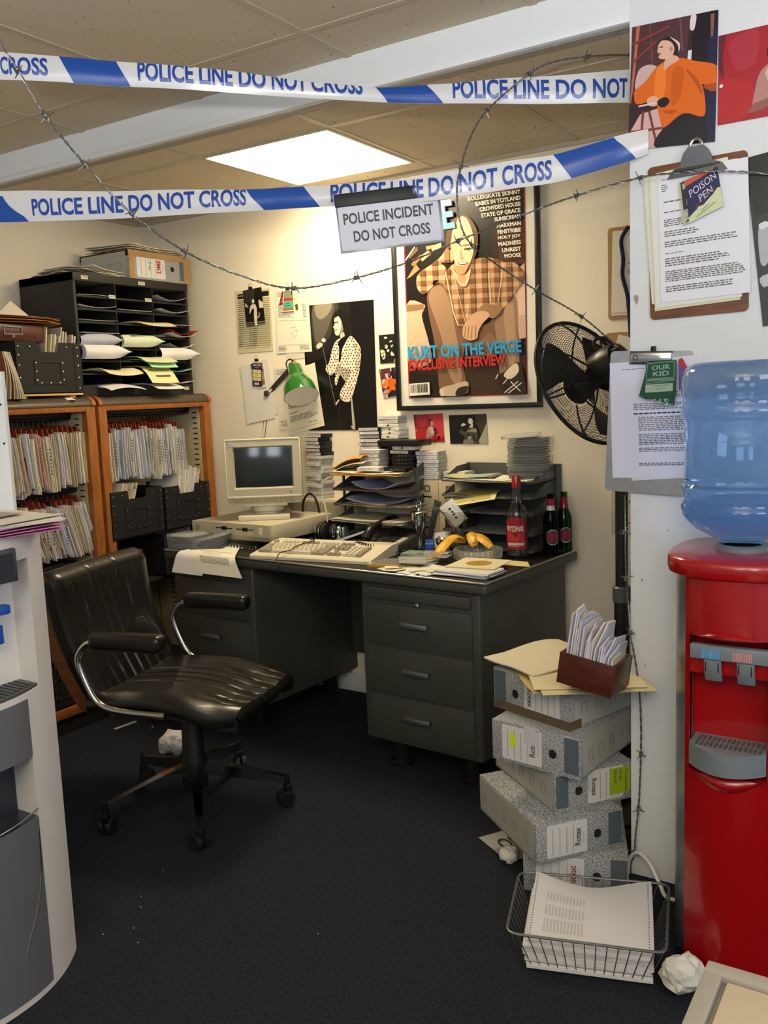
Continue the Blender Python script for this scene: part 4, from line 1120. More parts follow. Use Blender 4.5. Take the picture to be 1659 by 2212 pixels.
s.arts([('#3a3831', '1300,130 1483,122 1520,695 1330,680 1380,520 1300,300', 1), ('#a39b86', '1480,330 1500,350 1520,695 1345,665 1420,480', 1), ('#2b2924', '1240,300 1400,170 1410,160 1300,320'), ('#191816', '1130,330 1120,230 1170,190 1230,210 1260,330 1230,440 1190,340', 1), ('#d6cfbc', '1138,250 1165,205 1215,225 1228,290 1195,318 1150,300', 1), ('#cfc7b2', '1190,330 1228,310 1225,380 1160,395', 1), ('#cfc7b2', '1005,330 1050,300 1095,325 1060,350 1020,360', 1), ('#1c1a17', '960,310 1010,305 1020,330 970,325'),
 ('#45423a', '980,480 1000,420 1080,470 1150,390 1240,385 1300,410 1320,520 1320,670 1240,690 1050,690 1080,560 1020,510', 1), ('#8a8472', '1100,470 1240,400 1300,420 1290,480 1180,460', 1), ('#9a937e', '1150,560 1180,545 1210,580 1140,600', 1), ('#77715f', '1070,620 1200,600 1240,680 1060,685', 1), ('#1c1a17', '1240,470 1260,560 1300,640 1240,600', 1), ('#2a2822', '1120,500 1200,510 1130,540', 1)])
s.build('photo_print', 'small black and white photo of a woman singing, below the framed poster', 'photo', mat='gloss_print')
s = Sheet([(105, 138), (620, 105), (655, 1030), (148, 1045)], [(-2.142, 1.645), (-2.061, 1.646), (-2.058, 1.523), (-2.139, 1.522)], WALL - .002, .0005, '#1c1a14')
s.arts([('#e8e2c4', '272,225 325,190 385,225 325,265', 1), ('#cfc8aa', '158,640 215,605 290,660 320,780 290,900 230,915 220,860 180,780', 1), ('#3a3428', '190,720 290,690 285,720 195,745'), ('#4a4234', '235,800 275,780 270,860 240,870', 1), ('#cfc8aa', '295,500 340,445 400,500 370,580 320,560', 1), ('#3a3428', '300,495 370,480 370,500 305,515'), ('#d8d1b4', '360,640 400,605 455,620 410,690', 1), ('#c4bd9f', '450,350 520,320 550,350 470,385', 1), ('#b0a98c', '495,490 560,450 575,490 520,550', 1), ('#cfc8aa', '500,690 540,690 615,800 500,800', 1), ('#8a846a', '590,960 640,890 650,1030 600,1030', 1)])
s.build('photo_print', 'small black and white photo of three faces, left of the framed poster', 'photo', mat='gloss_print')
# black and white photo at the right picture edge
s = Sheet([(0, 0), (200, 0), (200, 380), (0, 380)], [(-0.449, 1.921), (-0.25, 1.944), (-0.208, 1.54), (-0.402, 1.518)], PART - .003, .0006, '#26282a')
s.arts([('#121314', '0,0 200,0 200,120 8,130'), ('#a8abb0', '12,165 25,150 45,160 50,180 70,190 60,210 40,205 25,240 10,235', 1), ('#b4b7bc', '10,265 90,265 110,300 60,310 30,290 10,290', 1), ('#85888c', '40,300 100,290 110,380 60,370', 1), ('#d0d3d6', '15,150 32,146 40,156 20,162', 1)])
s.build('photo_print', 'tilted black and white photo beside the brown clipboard, cut by the picture edge', 'photo', mat='gloss_print')

# ---- clipboards
def rounded(x0, x1, z0, z1, r, n=5):
    p = []
    for (cx, cz, a0) in ((x1 - r, z1 - r, 0), (x0 + r, z1 - r, PI / 2), (x0 + r, z0 + r, PI), (x1 - r, z0 + r, 1.5 * PI)):
        for k in range(n + 1):
            a = a0 + PI / 2 * k / n
            p.append((cx + r * math.cos(a), cz + r * math.sin(a)))
    return p
def board(b, x0, x1, z0, z1, th, r):
    """rounded board in the local x-z plane, front towards -y"""
    b.M = Matrix.Rotation(PI / 2, 4, 'X')
    b.prism(rounded(x0, x1, z0, z1, r), 0, th)
    b.M = Matrix.Identity(4)
def paper(parent, name, x0, x1, z0, z1, y, rot, base, blocks, shift=(0, 0), extra=None, th=.0012):
    s = Sheet(U4, [(x0, z1), (x1, z1), (x1, z0), (x0, z0)], 0, th, base)
    for i, bl in enumerate(blocks): para(s, *bl[:5], seed=i + 11, **(bl[5] if len(bl) > 5 else {}))
    if extra: extra(s)
    cx, cz = (x0 + x1) / 2, (z0 + z1) / 2
    o = s.b.build(name, 'print', None, (cx, y, cz), (0, rot, 0))
    if parent: o.parent = parent
    return o
# brown hardboard clipboard on the partition
t = thing('clipboard', 'brown hardboard clipboard with sprung clip on the white partition', 'clipboard', (-0.561, PART - .002, 1.746))
b = MB(); board(b, -.119, .122, -.19, .192, .004, .012); b.build('board', 'walnut', t)
t.rotation_euler = (0, -.02, 0)
b = MB()
b.M = Matrix.Translation((0.005, -.005, .168))
b.add([(-.072, -.001, -.012), (.072, -.001, -.012), (.06, -.006, .004), (.036, -.012, .014), (-.036, -.012, .014), (-.06, -.006, .004), (-.072, -.012, -.016), (.072, -.012, -.016)], [(6, 7, 2, 3, 4, 5), (0, 6, 5), (1, 2, 7), (0, 1, 7, 6)])
b.prism(smooth2([(-.038, .0), (-.036, .03), (-.018, .052), (.018, .052), (.036, .03), (.038, .0)], 4), .008, .010) if False else None
b.M = Matrix.Translation((0.005, -.014, .178)) @ Matrix.Rotation(PI / 2 + .25, 4, 'X')
b.prism([(-.036, -.02), (.036, -.02), (.038, .012), (.03, .03), (.018, .042), (-.018, .042), (-.03, .03), (-.038, .012)], -.001, .0015)
b.M = Matrix.Identity(4)
b.tube([(-.05, -.014, .170), (.06, -.014, .170)], .004, 8)
b.build('clip_plate', 'dull_steel', t)
b = MB(); b.M = Matrix.Translation((0.005, -.018, .222)) @ Matrix.Rotation(PI / 2, 4, 'X')
b.tube([(.014 * math.cos(a * PI / 10), .014 * math.sin(a * PI / 10), 0) for a in range(20)], .0045, 8, closed=True); b.M = Matrix.Identity(4)
b.build('clip_ring', 'brushed_steel', t)
B1 = [(.04, .2, .05, .06, 1), (.04, .12, .09, .15, 4), (.06, .4, .22, .24, 1), (.06, .5, .3, .315, 1, ), (.06, .35, .36, .42, 4), (.06, .45, .45, .5, 3), (.06, .9, .53, .58, 3, dict(ragged=.1)), (.06, .3, .62, .63, 1), (.06, .85, .66, .73, 4), (.06, .95, .76, .85, 6, dict(ragged=.1)), (.06, .85, .88, .93, 3)]
for k, (x0, x1, z0, z1, rot, ba, bl) in enumerate(((-.122, .085, -.145, .178, -.05, '#d8d6c6', []), (-.112, .098, -.165, .165, -.035, '#d4d0ae', []), (-.108, .103, -.158, .172, -.03, '#dcdcd8', []))):
    o = paper(t, 'under_sheet', x0, x1, z0, z1, -.0045 - .0014 * k, rot, ba, bl)
o = paper(t, 'top_sheet', -.090, .126, -.148, .172, -.0095, -.012, '#dfe0e8', B1)
s = Sheet(U4, [(-.602, 1.885), (-.563, 1.897), (-.551, 1.792), (-.589, 1.779)], PART - .020, .0012, '#b3b294')
s.poly('#26272a', '.1,.03 1,.03 1,.66 .1,.66'); s.poly('#a8aa90', '.18,.07 .8,.07 .8,.2 .2,.2'); s.text('LA', (.35, .58), (1.1, .58), .14, '#d8d8d4', .02); s.text('ACC', (.15, .97), (.95, .97), .07, '#1c1c14', .04); s.line('#6d6c50', '.1,.7 .9,.7', .012); s.line('#6d6c50', '.1,.84 .9,.84', .012)
s.build('backstage_pass', 'black and olive backstage pass half hidden behind the purple POISON PEN pass', 'pass', 'backstage passes', 'gloss_print')
s = Sheet(U4, [(-.5865, 1.885), (-.5095, 1.909), (-.4935, 1.813), (-.5745, 1.783)], PART - .0225, .0012, '#1d1c4e')
s.poly('#c9502e', '0,0 1,-.02 .75,.06 0,.14'); s.poly('#c9d0a4', '.0,.88 .25,.78 .3,.74 .45,.75 .6,.68 .75,.62 .9,.52 1,.53 1,1 0,1')
s.text('POISON', (.12, .46), (.93, .28), .19, '#c9c9dc', .0); s.text('PEN', (.38, .66), (.78, .56), .18, '#c9c9dc', .0); s.text('LIVE TOUR 95', (.2, .77), (.85, .54), .08, '#7a3a34'); s.line('#7d8460', '.35,.87 .6,.79', .02); s.line('#7d8460', '.2,.95 .8,.82', .02)
s.build('backstage_pass', 'dark blue backstage pass reading POISON PEN on the brown clipboard', 'pass', 'backstage passes', 'gloss_print')
# aluminium clipboard hanging over the partition edge
t = thing('clipboard', 'brushed aluminium clipboard hanging over the partition edge', 'clipboard', (-0.686, PART - .012, 1.285))
b = MB(); board(b, -.103, .112, -.185, .19, .0018, .012); b.build('board', 'aluminium', t)
t.rotation_euler = (0, .05, 0)
b = MB(); b.box(-.045, .06, -.016, -.0022, .158, .186, 0, .003); b.build('clip_bar', 'chrome', t)
b = MB(); b.tube([(-.047, -.012, .187), (.062, -.012, .187), (.062, -.012, .157), (-.047, -.012, .157)], .0018, 6, closed=True); b.build('clip_wire', 'dull_steel', t)
b = MB(); b.M = Matrix.Translation((-.032, -.0165, .172)) @ Matrix.Rotation(PI / 2, 4, 'X'); b.tube([(.006 * math.cos(a * PI / 8), .006 * math.sin(a * PI / 8), 0) for a in range(16)], .0016, 6, closed=True); b.M = Matrix.Identity(4); b.build('rivet', 'dull_steel', t)
b = MB(); b.box(.05, .066, -.02, -.003, .152, .166, 0, .004); b.build('rubber_corner', 'tape_black', t)
b = MB(); b.box(0.004, .018, -.008, -.001, .186, .202, 0, .003); b.build('hanging_loop', 'tape_black', t)
BL = [(.15, .6, .06, .07, 1), (.4, .95, .27, .32, 4), (.3, .95, .36, .42, 4, dict(ragged=.15)), (.3, .95, .44, .455, 1, dict(col='#33333a', th=.8, ragged=.05)), (.36, .98, .475, .60, 8, dict(ragged=.08)), (.36, .98, .62, .72, 7, dict(ragged=.08, col='#5a5a66')), (.36, .98, .74, .78, 3, dict(ragged=.1)), (.36, .98, .87, .9, 2, dict(ragged=.1))]
paper(t, 'under_sheet', -.048, .155, -.142, .17, -.0035, -.12, '#d6d8e4', [])
paper(t, 'top_sheet', -.092, .112, -.142, .165, -.0055, -.07, '#d3d6ea', BL)
def card(label, quad, y0, base, fn):
    s = Sheet(U4, quad, y0, .001, base); fn(s); return s.build('backstage_pass', label, 'pass', 'backstage passes', 'gloss_print')
card('red and purple pass corner sticking out beside the OUR KID pass', [(-.597, 1.448), (-.588, 1.452), (-.560, 1.40), (-.595, 1.37)], PART - .033, '#5d4a94', lambda s: s.poly('#b8231e', '0,0 1,0 1,1 .2,.5'))
card('green pass underneath the OUR KID pass, turned sideways', [(-.68, 1.42), (-.61, 1.435), (-.605, 1.335), (-.698, 1.358)], PART - .034, '#174a34', lambda s: s.text('STARS', (.9, .93), (.25, .87), .13, '#8cb8a0', .02))
def ok(s):
    s.line('#8cc0a0', '.05,.04 .93,.04 .93,.55 .04,.6 .05,.04', .012); s.text('OUR', (.2, .24), (.8, .24), .13, '#86b096', .02); s.text('KID', (.25, .41), (.77, .41), .13, '#86b096', .02); s.poly('#6d8a66', '.08,.46 .9,.46 .9,.54 .08,.54'); s.poly('#a3b8a0', '.02,.62 .9,.62 .9,.83 .02,.83'); s.text('Propeller Club', (.25, .7), (.8, .69), .05, '#3a4a40'); s.text('6 Jan 95', (.35, .78), (.68, .77), .045, '#3a4a40')
card('green backstage pass reading OUR KID on the aluminium clipboard', [(-.678, 1.445), (-.601, 1.448), (-.602, 1.352), (-.683, 1.350)], PART - .0365, '#174a34', ok)
# clipboard on the back wall, half hidden by the partition
t = thing('clipboard', 'light brown clipboard on the back wall beside the partition edge', 'clipboard', (-0.998, WALL - .001, 1.80))
b = MB(); board(b, -.115, .115, -.168, .168, .004, .012); b.build('board', 'kraft', t)
paper(t, 'under_sheet', -.10, .08, -.155, .148, -.0045, .02, '#c9c2b0', [])
paper(t, 'top_sheet', -.098, .085, -.145, .152, -.0062, .03, '#cfc9b8', [(.35, .7, .2, .27, 4), (.32, .8, .4, .42, 1), (.32, .8, .48, .54, 3), (.3, .8, .9, .96, 3)])
b = MB(); b.tube(spline([(-.034, -.012, .165), (-.062, -.010, .12), (-.055, -.012, .05), (-.058, -.01, -.01), (-.04, -.012, -.08), (-.035, -.010, -.13), (-.028, -.01, -.235)], 5), .0075, 6); b.build('lanyard', 'navy_cloth', t)
# lower clipboard behind the fan and a paper behind the pole
t = thing('clipboard', 'brown clipboard with papers just above the fan, mostly behind the partition', 'clipboard', (-0.99, WALL - .001, 1.435))
b = MB(); board(b, -.135, .1, -.15, .15, .004, .012); b.build('board', 'kraft', t)
paper(t, 'top_sheet', -.12, .09, -.15, .12, -.0062, .25, '#cfc9b8', [(.1, .8, .2, .6, 9)])
b = MB(); b.box(-.04, .04, -.014, -.006, .125, .145, 0, .003); b.build('clip_bar', 'chrome', t)
sheetdoc('pinned_paper', 'typed sheet low on the back wall behind the fan pole', [(-1.105, 1.06), (-.93, 1.06), (-.93, .815), (-1.105, .815)], WALL - .002, '#c4bca0', [(.08, .4, .15, .35, 5), (.08, .5, .45, .5, 2), (.08, .6, .8, .83, 1)])
# ------------------------------------------------------------------ the steel desk
desk = thing('steel_desk', 'dark grey-green steel pedestal desk with metal-edged vinyl top', 'desk', (DO.x, DO.y, 0), DYAW)
# local frame of the desk: x to the right (front right corner at 0), y to the back
def deskpart(b, name, mats): return b.build(name, mats, desk)
b = MB(); b.box(-1.612, 0, 0, 0.722, 0.714, 0.752, 0, 0.012, seg=3); deskpart(b, 'top_frame', 'desk_steel')
b = MB(); b.box(-1.600, -0.012, 0.012, 0.710, 0.7525, 0.7565, 0, 0.001); deskpart(b, 'vinyl_top', 'desk_vinyl')
b = MB(); b.tube([(-1.604, 0.004, .7545), (-.008, 0.004, .7545), (-.003, .012, .7545), (-.003, .712, .7545)], 0.0045, 8); b.tube([(-1.604, .012, .7545), (-1.604, .712, .7545)], .0045, 8); deskpart(b, 'edge_trim', 'brushed_steel')
def pedestal(x0, x1, lock):
    b = MB(); b.box(x0, x1, 0.03, 0.70, 0.114, 0.7135, 0, 0.010, seg=3)
    body = deskpart(b, 'pedestal', 'desk_steel')
    m = 0.03
    for (z0, z1) in ((0.484, 0.640), (0.303, 0.476), (0.132, 0.296)):
        b = MB(); b.box(x0 + m, x1 - m, 0.0225, 0.05, z0, z1, 0, 0.004); d = deskpart(b, 'drawer', 'desk_steel')
        zc = (z0 + z1) / 2 + 0.012
        xc = (x0 + x1) / 2 - 0.005
        b = MB()
        b.box(xc - .058, xc + .058, 0.000, 0.005, zc - .009, zc + .009, 0, .002); b.box(xc - .058, xc + .058, .003, .022, zc + .006, zc + .009, 0, .001)
        b.build('handle', 'aluminium', d)
    b = MB(); b.box(x0 + m, x1 - m, 0.012, 0.05, 0.658, 0.700, 0, 0.004); deskpart(b, 'writing_slide', 'desk_steel')
    if lock:
        b = MB(); b.M = Matrix.Translation(((x0 + x1) / 2 + .01, 0.03, 0.650)) @ Matrix.Rotation(PI / 2, 4, 'X'); b.lathe([(.0085, 0), (.0085, .022), (.006, .024), (0, .024)], 14); b.M = Matrix.Identity(4); deskpart(b, 'lock', 'aluminium')
    for (x, y) in ((x0 + .10, .12), (x1 - .10, .12), (x0 + .10, .60), (x1 - .10, .60)):
        b = MB(); b.M = Matrix.Translation((x, y, 0)); b.lathe([(.046, 0), (.046, .012), (.036, .02), (.034, .115)], 18); b.M = Matrix.Identity(4); deskpart(b, 'foot', 'black_plastic')
pedestal(-0.548, -0.042, True)
pedestal(-1.590, -1.105, False)
b = MB(); b.box(-1.105, -.548, .66, .675, .20, .713); deskpart(b, 'modesty_panel', 'desk_steel')

def on_desk(name, label, cat, u, v, yaw=0.0, z=DZ, group=None):
    return thing(name, label, cat, dk(u, v, z), DYAW + yaw, group)

# ---- computer: case, monitor, keyboard
pc = thing('computer_case', 'flat beige desktop computer case under the monitor, with two disk slots', 'computer', (-2.405, 2.873, 0.787), math.radians(-3))
b = MB(); b.box(-.465, 0, 0.012, .43, 0, .073, 0, .004); b.build('case_body', 'beige_plastic', pc)
b = MB(); b.add([(-.465, 0.0, .073), (0, 0.0, .073), (0, 0.0, .02), (-.465, 0, .02), (-.455, .014, 0), (-.01, .014, 0), (-.465, .014, .073), (0, .014, .073)], [(3, 2, 1, 0), (4, 5, 2, 3), (0, 1, 7, 6), (6, 4, 3, 0), (1, 2, 5, 7)]); b.build('front_panel', 'beige_plastic', pc)
for (x0, x1, z0, z1) in ((-.465, 0, .026, .0268), (-.215, -.2142, .026, .068), (-.09, -.0892, .006, .068), (-.035, -.0342, .006, .068), (-.465, 0, .066, .0668)):
    pass
b = MB()
for (x0, x1, z0, z1) in ((-.40, -.02, .0215, .0225), (-.205, -.204, .0225, .066), (-.085, -.084, .004, .066), (-.02, -.019, .0225, .066)): b.box(x0, x1, -.0006, .0005, z0, z1)
b.build('panel_seams', 'beige_dark', pc)
for k, (x, c) in enumerate(((-.315, 'green_glass'), (-.19, 'black_matt'))):
    b = MB(); b.box(x, x + .10, -.001, .0005, .047, .0515); b.box(x + .035, x + .065, -.001, .0005, .041, .0575); d = b.build('disk_slot', 'black_matt', pc)
    b = MB(); b.box(x + .07, x + .092, -.004, 0, .030, .036, 0, .001); b.build('eject_button', 'beige_light', d)
    if k == 0:
        b = MB(); b.box(x + .012, x + .085, -.0025, -.001, .0475, .0505); b.build('disk', 'green_glass', d)
b = MB(); b.box(-.062, -.040, -.002, .0005, .030, .062, 0, .001); sw = b.build('power_switch', 'beige_light', pc)
b = MB(); b.box(-.056, -.046, -.005, -.002, .032, .046, 0, .001); b.build('switch_lever', 'white_enamel', sw)
b = MB(); b.M = Matrix.Translation((-.43, 0, .046)) @ Matrix.Rotation(PI / 2, 4, 'X'); b.lathe([(.014, -.0005), (.014, .0012), (0, .0012)], 20, sx=1, sy=.9); b.M = Matrix.Identity(4); b.build('badge', 'beige_dark', pc)
for (x, y) in ((-.44, .04), (-.03, .04), (-.44, .39), (-.03, .39)):
    b = MB(); b.cyl((x, y, -.030), (x, y, .001), .014, .011, 12); b.build('foot', 'black_plastic', pc)
coil = [(-.46 + .0022 * k, -.045 + .008 * math.cos(k * .75), .009 + .008 * math.sin(k * .75)) for k in range(190)]
o = MB(); o.tube([(x, y + .02, z) for (x, y, z) in coil], .0026, 5)
tag(o.build('coiled_cable', 'phone_grey', None, (-2.405, 2.866, DZ), (0, 0, math.radians(-3))), 'dark coiled cable lying along the front of the computer case', 'cable')

mon = thing('monitor', 'beige boxy tube monitor with dark blank screen on a swivel stand', 'monitor', (-2.531, 3.005, 0.8605), math.radians(33.5))
# local: x right, y away from the viewer, face at y=0
MZ = 0.2275
def rr_frame(b, w, h, w2, h2, y0, y1, zc, mat=0):
    o_ = [(-w / 2, zc - h / 2), (w / 2, zc - h / 2), (w / 2, zc + h / 2), (-w / 2, zc + h / 2)]
    i_ = [(-w2 / 2, zc - h2 / 2), (w2 / 2, zc - h2 / 2), (w2 / 2, zc + h2 / 2), (-w2 / 2, zc + h2 / 2)]
    vs = [(p[0], y0, p[1]) for p in o_] + [(p[0], y1, p[1]) for p in i_]
    b.add(vs, [(k, (k + 1) % 4, 4 + (k + 1) % 4, 4 + k) for k in range(4)], mat)
b = MB()
for (x0, x1, z0, z1) in ((-.166, -.128, -.128, .130), (.128, .166, -.128, .130), (-.130, .130, -.128, -.089), (-.130, .130, .098, .130)): b.box(x0, x1, .0042, .028, MZ + z0, MZ + z1, 0, .006)
for (x0, x1, z0, z1) in ((-.166, -.158, -.128, .130), (.158, .166, -.128, .130), (-.166, .166, -.128, -.119), (-.166, .166, .122, .130)): b.box(x0, x1, .0, .012, MZ + z0, MZ + z1, 0, .004)
b.build('bezel_surround', 'beige_light', mon)
b = MB(); rr_frame(b, .318, .246, .262, .186, .0035, .0015, MZ + .004); rr_frame(b, .262, .186, .248, .172, .0015, .018, MZ + .012 - .008)
b.build('bezel', 'beige_plastic', mon)
b = MB()
def scr(a, q):
    x = (a - .5) * .252; z = (q - .5) * .176
    return (x, .0135 - .004 + .022 * ((x / .126) ** 2 * .35 + (z / .088) ** 2 * .25), MZ + .004 + z)
b.grid(14, 10, scr); b.build('screen', 'screen_glass', mon)
b = MB(); b.box(.112, .12, .0015, .003, MZ - .106, MZ - .103); b.build('power_lamp', 'black_matt', mon)
b = MB()
for k in range(3): b.box(-.148, -.128 + .003 * (k % 2), .0010, .003, MZ + .098 + k * .005, MZ + .101 + k * .005)
b.build('badge', 'silver_plastic', mon)
b = MB()
vs = []
for (y, w, z0, z1) in ((.026, .33, MZ - .14, MZ + .128), (.12, .325, MZ - .14, MZ + .122), (.20, .25, MZ - .10, MZ + .09), (.33, .20, MZ - .08, MZ + .06)):
    vs += [(-w / 2, y, z0), (w / 2, y, z0), (w / 2, y, z1), (-w / 2, y, z1)]
fs = [(0, 1, 2, 3), (15, 14, 13, 12)]
for r_ in range(3):
    for k in range(4): fs.append((r_ * 4 + k, r_ * 4 + 4 + k, r_ * 4 + 4 + (k + 1) % 4, r_ * 4 + (k + 1) % 4))
b.add(vs, fs); b.build('tube_housing', 'beige_plastic', mon)
b = MB(); b.add([(-.164, .012, MZ - .128), (.164, .012, MZ - .128), (.158, .03, MZ - .158), (-.158, .03, MZ - .158), (-.15, .16, MZ - .158), (.15, .16, MZ - .158), (-.164, .16, MZ - .12), (.164, .16, MZ - .12)], [(3, 2, 1, 0), (4, 5, 2, 3), (0, 6, 4, 3), (1, 2, 5, 7)]); b.build('lower_housing', 'beige_plastic', mon)
b = MB()
for k in range(44):
    if k % 11 == 10: continue
    x = -.14 + k * .0062
    for q in range(2): b.add([(x, .0135 + .006 * q, MZ - .132 - .011 * q), (x + .003, .0135 + .006 * q, MZ - .132 - .011 * q), (x + .003, .018 + .006 * q, MZ - .1405 - .011 * q), (x, .018 + .006 * q, MZ - .1405 - .011 * q)], [(3, 2, 1, 0)])
b.build('vent_slots', 'beige_dark', mon)
b = MB(); b.box(-.095, .095, .03, .17, .058, .071, 0, .003); b.M = Matrix.Translation((0, .105, 0)); b.lathe([(.06, .022), (.058, .030), (.072, .034), (.074, .05), (.07, .058)], 28); b.M = Matrix.Identity(4); b.build('swivel', 'beige_light', mon)
b = MB(); b.M = Matrix.Translation((-.012, .10, 0)) @ Matrix.Rotation(.06, 4, 'Z'); b.box(-.112, .112, -.105, .105, 0, .022, 0, .003); b.M = Matrix.Identity(4); b.build('stand_base', 'beige_light', mon)

kb = thing('keyboard', 'beige full-size computer keyboard across the front of the desk', 'keyboard', (-2.360, 2.690, DZ), math.radians(5.8))
KW, KD = .546, .235
b = MB()
pr = [(0, .001), (KD, .001), (KD, .046), (KD - .05, .045), (.03, .020), (.006, .018), (0, .012)]
n = len(pr)
b.add([(0, p[0], p[1]) for p in pr] + [(KW, p[0], p[1]) for p in pr], [tuple(range(n - 1, -1, -1)), tuple(range(n, 2 * n))] + [(i, (i + 1) % n, n + (i + 1) % n, n + i) for i in range(n)])
b.build('keyboard_case', 'beige_light', kb)
b = MB(); b.add([(.415, .188, .0452), (.535, .188, .0452), (.535, .222, .0462), (.415, .222, .0462)], [(0, 1, 2, 3)]); b.build('status_panel', 'beige_plastic', kb)
keym = {}
def key(x, y, w, mat):
    k = (round(w, 4), mat)
    z = .0215 + (y - .03) / (KD - .08) * .0225
    if k not in keym:
        b = MB(); h = .0178
        b.add([(0, 0, 0), (w, 0, 0), (w, h, 0), (0, h, 0), (.003, .003, .009), (w - .003, .003, .009), (w - .003, h - .002, .010), (.003, h - .002, .010)], [(3, 2, 1, 0), (4, 5, 6, 7), (0, 1, 5, 4), (1, 2, 6, 5), (2, 3, 7, 6), (3, 0, 4, 7)])
        o = b.build('key', mat, kb); keym[k] = o
    else:
        o = keym[k].copy(); COL.objects.link(o)
    o.location = (x, y, z); o.rotation_euler = (.14, 0, 0)
p_ = .0205
rows = [
 [(1.5, 1), (1.5, 1), (9.0, 0), (1.5, 1), (1.5, 1)],
 [(2.25, 1)] + [(1, 0)] * 10 + [(2.75, 1)],
 [(1.75, 1)] + [(1, 0)] * 11 + [(2.25, 1)],
 [(1.5, 1)] + [(1, 0)] * 12 + [(1.5, 1)],
 [(1, 0)] * 13 + [(2, 1)]]
for r_, row in enumerate(rows):
    x = .018
    for (w, g) in row:
        key(x, .034 + r_ * p_, w * p_ - .0015, 'key_grey' if g else 'key_light'); x += w * p_
    x = .018 + 15 * p_ + .009
    if r_ in (0, 3, 4):
        for q in range(3): key(x + q * p_, .034 + r_ * p_, p_ - .0015, 'key_grey')
    if r_ == 1: key(x + p_, .034 + r_ * p_, p_ - .0015, 'key_grey')
    x += 3 * p_ + .009
    for q in range(4): key(x + q * p_, .034 + r_ * p_, p_ - .0015, 'key_light' if q < 3 else 'key_grey')
x = .018
key(x, .034 + 6 * p_ - .006, p_ - .0015, 'key_grey')
for gi, x0 in enumerate((2, 6.5, 11)):
    for q in range(4): key(.018 + (x0 + q) * p_, .034 + 6 * p_ - .006, p_ - .0015, 'key_grey' if gi == 1 else 'key_light')
for q in range(3): key(.018 + 15 * p_ + .009 + q * p_, .034 + 6 * p_ - .006, p_ - .0015, 'key_grey')

# ---- papers hanging over the front edge
def edge_sheet(label, u0, u1, hang, back, twist, tint, blocks, z):
    o = MB()
    def fn(a, q):
        s_ = -hang + (back + hang) * q      # along the sheet: negative hangs down
        uu = u0 + (u1 - u0) * a
        R_ = .035
        if s_ < 0:
            ang = min(1.25, -s_ / R_)
            v = -R_ * math.sin(ang) - max(0, -s_ - 1.25 * R_) * math.cos(1.25)
            zz = -R_ * (1 - math.cos(ang)) - max(0, -s_ - 1.25 * R_) * math.sin(1.25)
        else:
            v = s_; zz = 0.006 * math.sin(a * 4) * max(0, q - .4)
        uu -= twist * s_
        p = Vector(dk(uu, v, z + zz))
        return tuple(p - c0)
    c0 = Vector(dk((u0 + u1) / 2, .05, z))
    o.grid(8, 26, fn, 0, True, tint)
    o.grid(26, 8, lambda a, q: (lambda p: (p[0], p[1] + .0004, p[2] - .0010))(fn(q, a)), 0, True, tint)
    r = random.Random(2)
    for (a0, a1, q0, q1, n) in blocks:
        for k in range(n):
            q = q0 + (q1 - q0) * k / n
            a = a0
            while a < a1 - .02:
                w = r.uniform(.02, .06)
                pts = [fn(a, q), fn(min(a + w, a1), q), fn(min(a + w, a1), q + .006), fn(a, q + .006)]
                o.add([(p[0], p[1] - .0007, p[2] + .0008) for p in pts], [(0, 1, 2, 3), (3, 2, 1, 0)], 0, False, '#77725f')
                a += w + .012
    o = o.build('hanging_paper', 'print', None, c0)
    return tag(o, label, 'paper', 'papers hanging over the desk edge')
edge_sheet('white sheet drooping over the desk edge, nearer the clear disc cases', 1.488, 1.30, .108, .17, .10, '#d8d6d2', [], DZ + .0035)
edge_sheet('typed sheet drooping over the desk edge, nearer the keyboard', 1.425, 1.165, .100, .22, -.85, '#d9d5c2', [(.3, .7, .28, .3, 1), (.2, .85, .14, .24, 6), (.2, .9, .38, .44, 2), (.3, .5, .34, .35, 1)], DZ + .006)

# ---- telephone
ph = on_desk('telephone', 'dark grey desk telephone with keypad, between keyboard and ashtray', 'telephone', .690, .445, math.radians(-6))
b = MB()
b.add([(-.095, -.105, 0), (.095, -.105, 0), (.095, .105, 0), (-.095, .105, 0), (-.09, -.10, .022), (.09, -.10, .022), (.09, .095, .068), (-.09, .095, .068)], [(3, 2, 1, 0), (4, 5, 6, 7), (0, 1, 5, 4), (1, 2, 6, 5), (2, 3, 7, 6), (3, 0, 4, 7)])
b.build('telephone_body', 'phone_grey', ph)
def phz(y): return .022 + (y + .10) / .195 * .046
for r_ in range(5):
    for c_ in range(3):
        x, y = -.030 + c_ * .026, -.045 + r_ * .024
        b = MB(); b.M = Matrix.Translation((x, y, phz(y))) @ Matrix.Rotation(.23, 4, 'X'); b.box(0, .017, 0, .012, 0, .005, 0, .0015); b.M = Matrix.Identity(4); b.build('key', 'black_plastic', ph)
for r_ in range(6):
    y = -.075 + r_ * .013
    b = MB(); b.M = Matrix.Translation((.052, y, phz(y))) @ Matrix.Rotation(.23, 4, 'X'); b.box(0, .026, 0, .009, 0, .003); b.M = Matrix.Identity(4); b.build('memory_label', 'key_light', ph)
for c_ in range(2):
    b = MB(); b.M = Matrix.Translation((.05 + c_ * .02, .05, phz(.05))) @ Matrix.Rotation(.23, 4, 'X'); b.box(0, .015, 0, .01, 0, .004, 0, .001); b.M = Matrix.Identity(4); b.build('key', 'black_plastic', ph)
b = MB()
pts = spline([(-.066, -.10, .045), (-.066, -.06, .085), (-.066, 0, .098), (-.066, .06, .108), (-.066, .10, .088)], 5)
b.tube(pts, [.021 if (i < 5 or i > len(pts) - 6) else .0145 for i in range(len(pts))], 10); b.build('handset', 'black_plastic', ph)
b = MB()
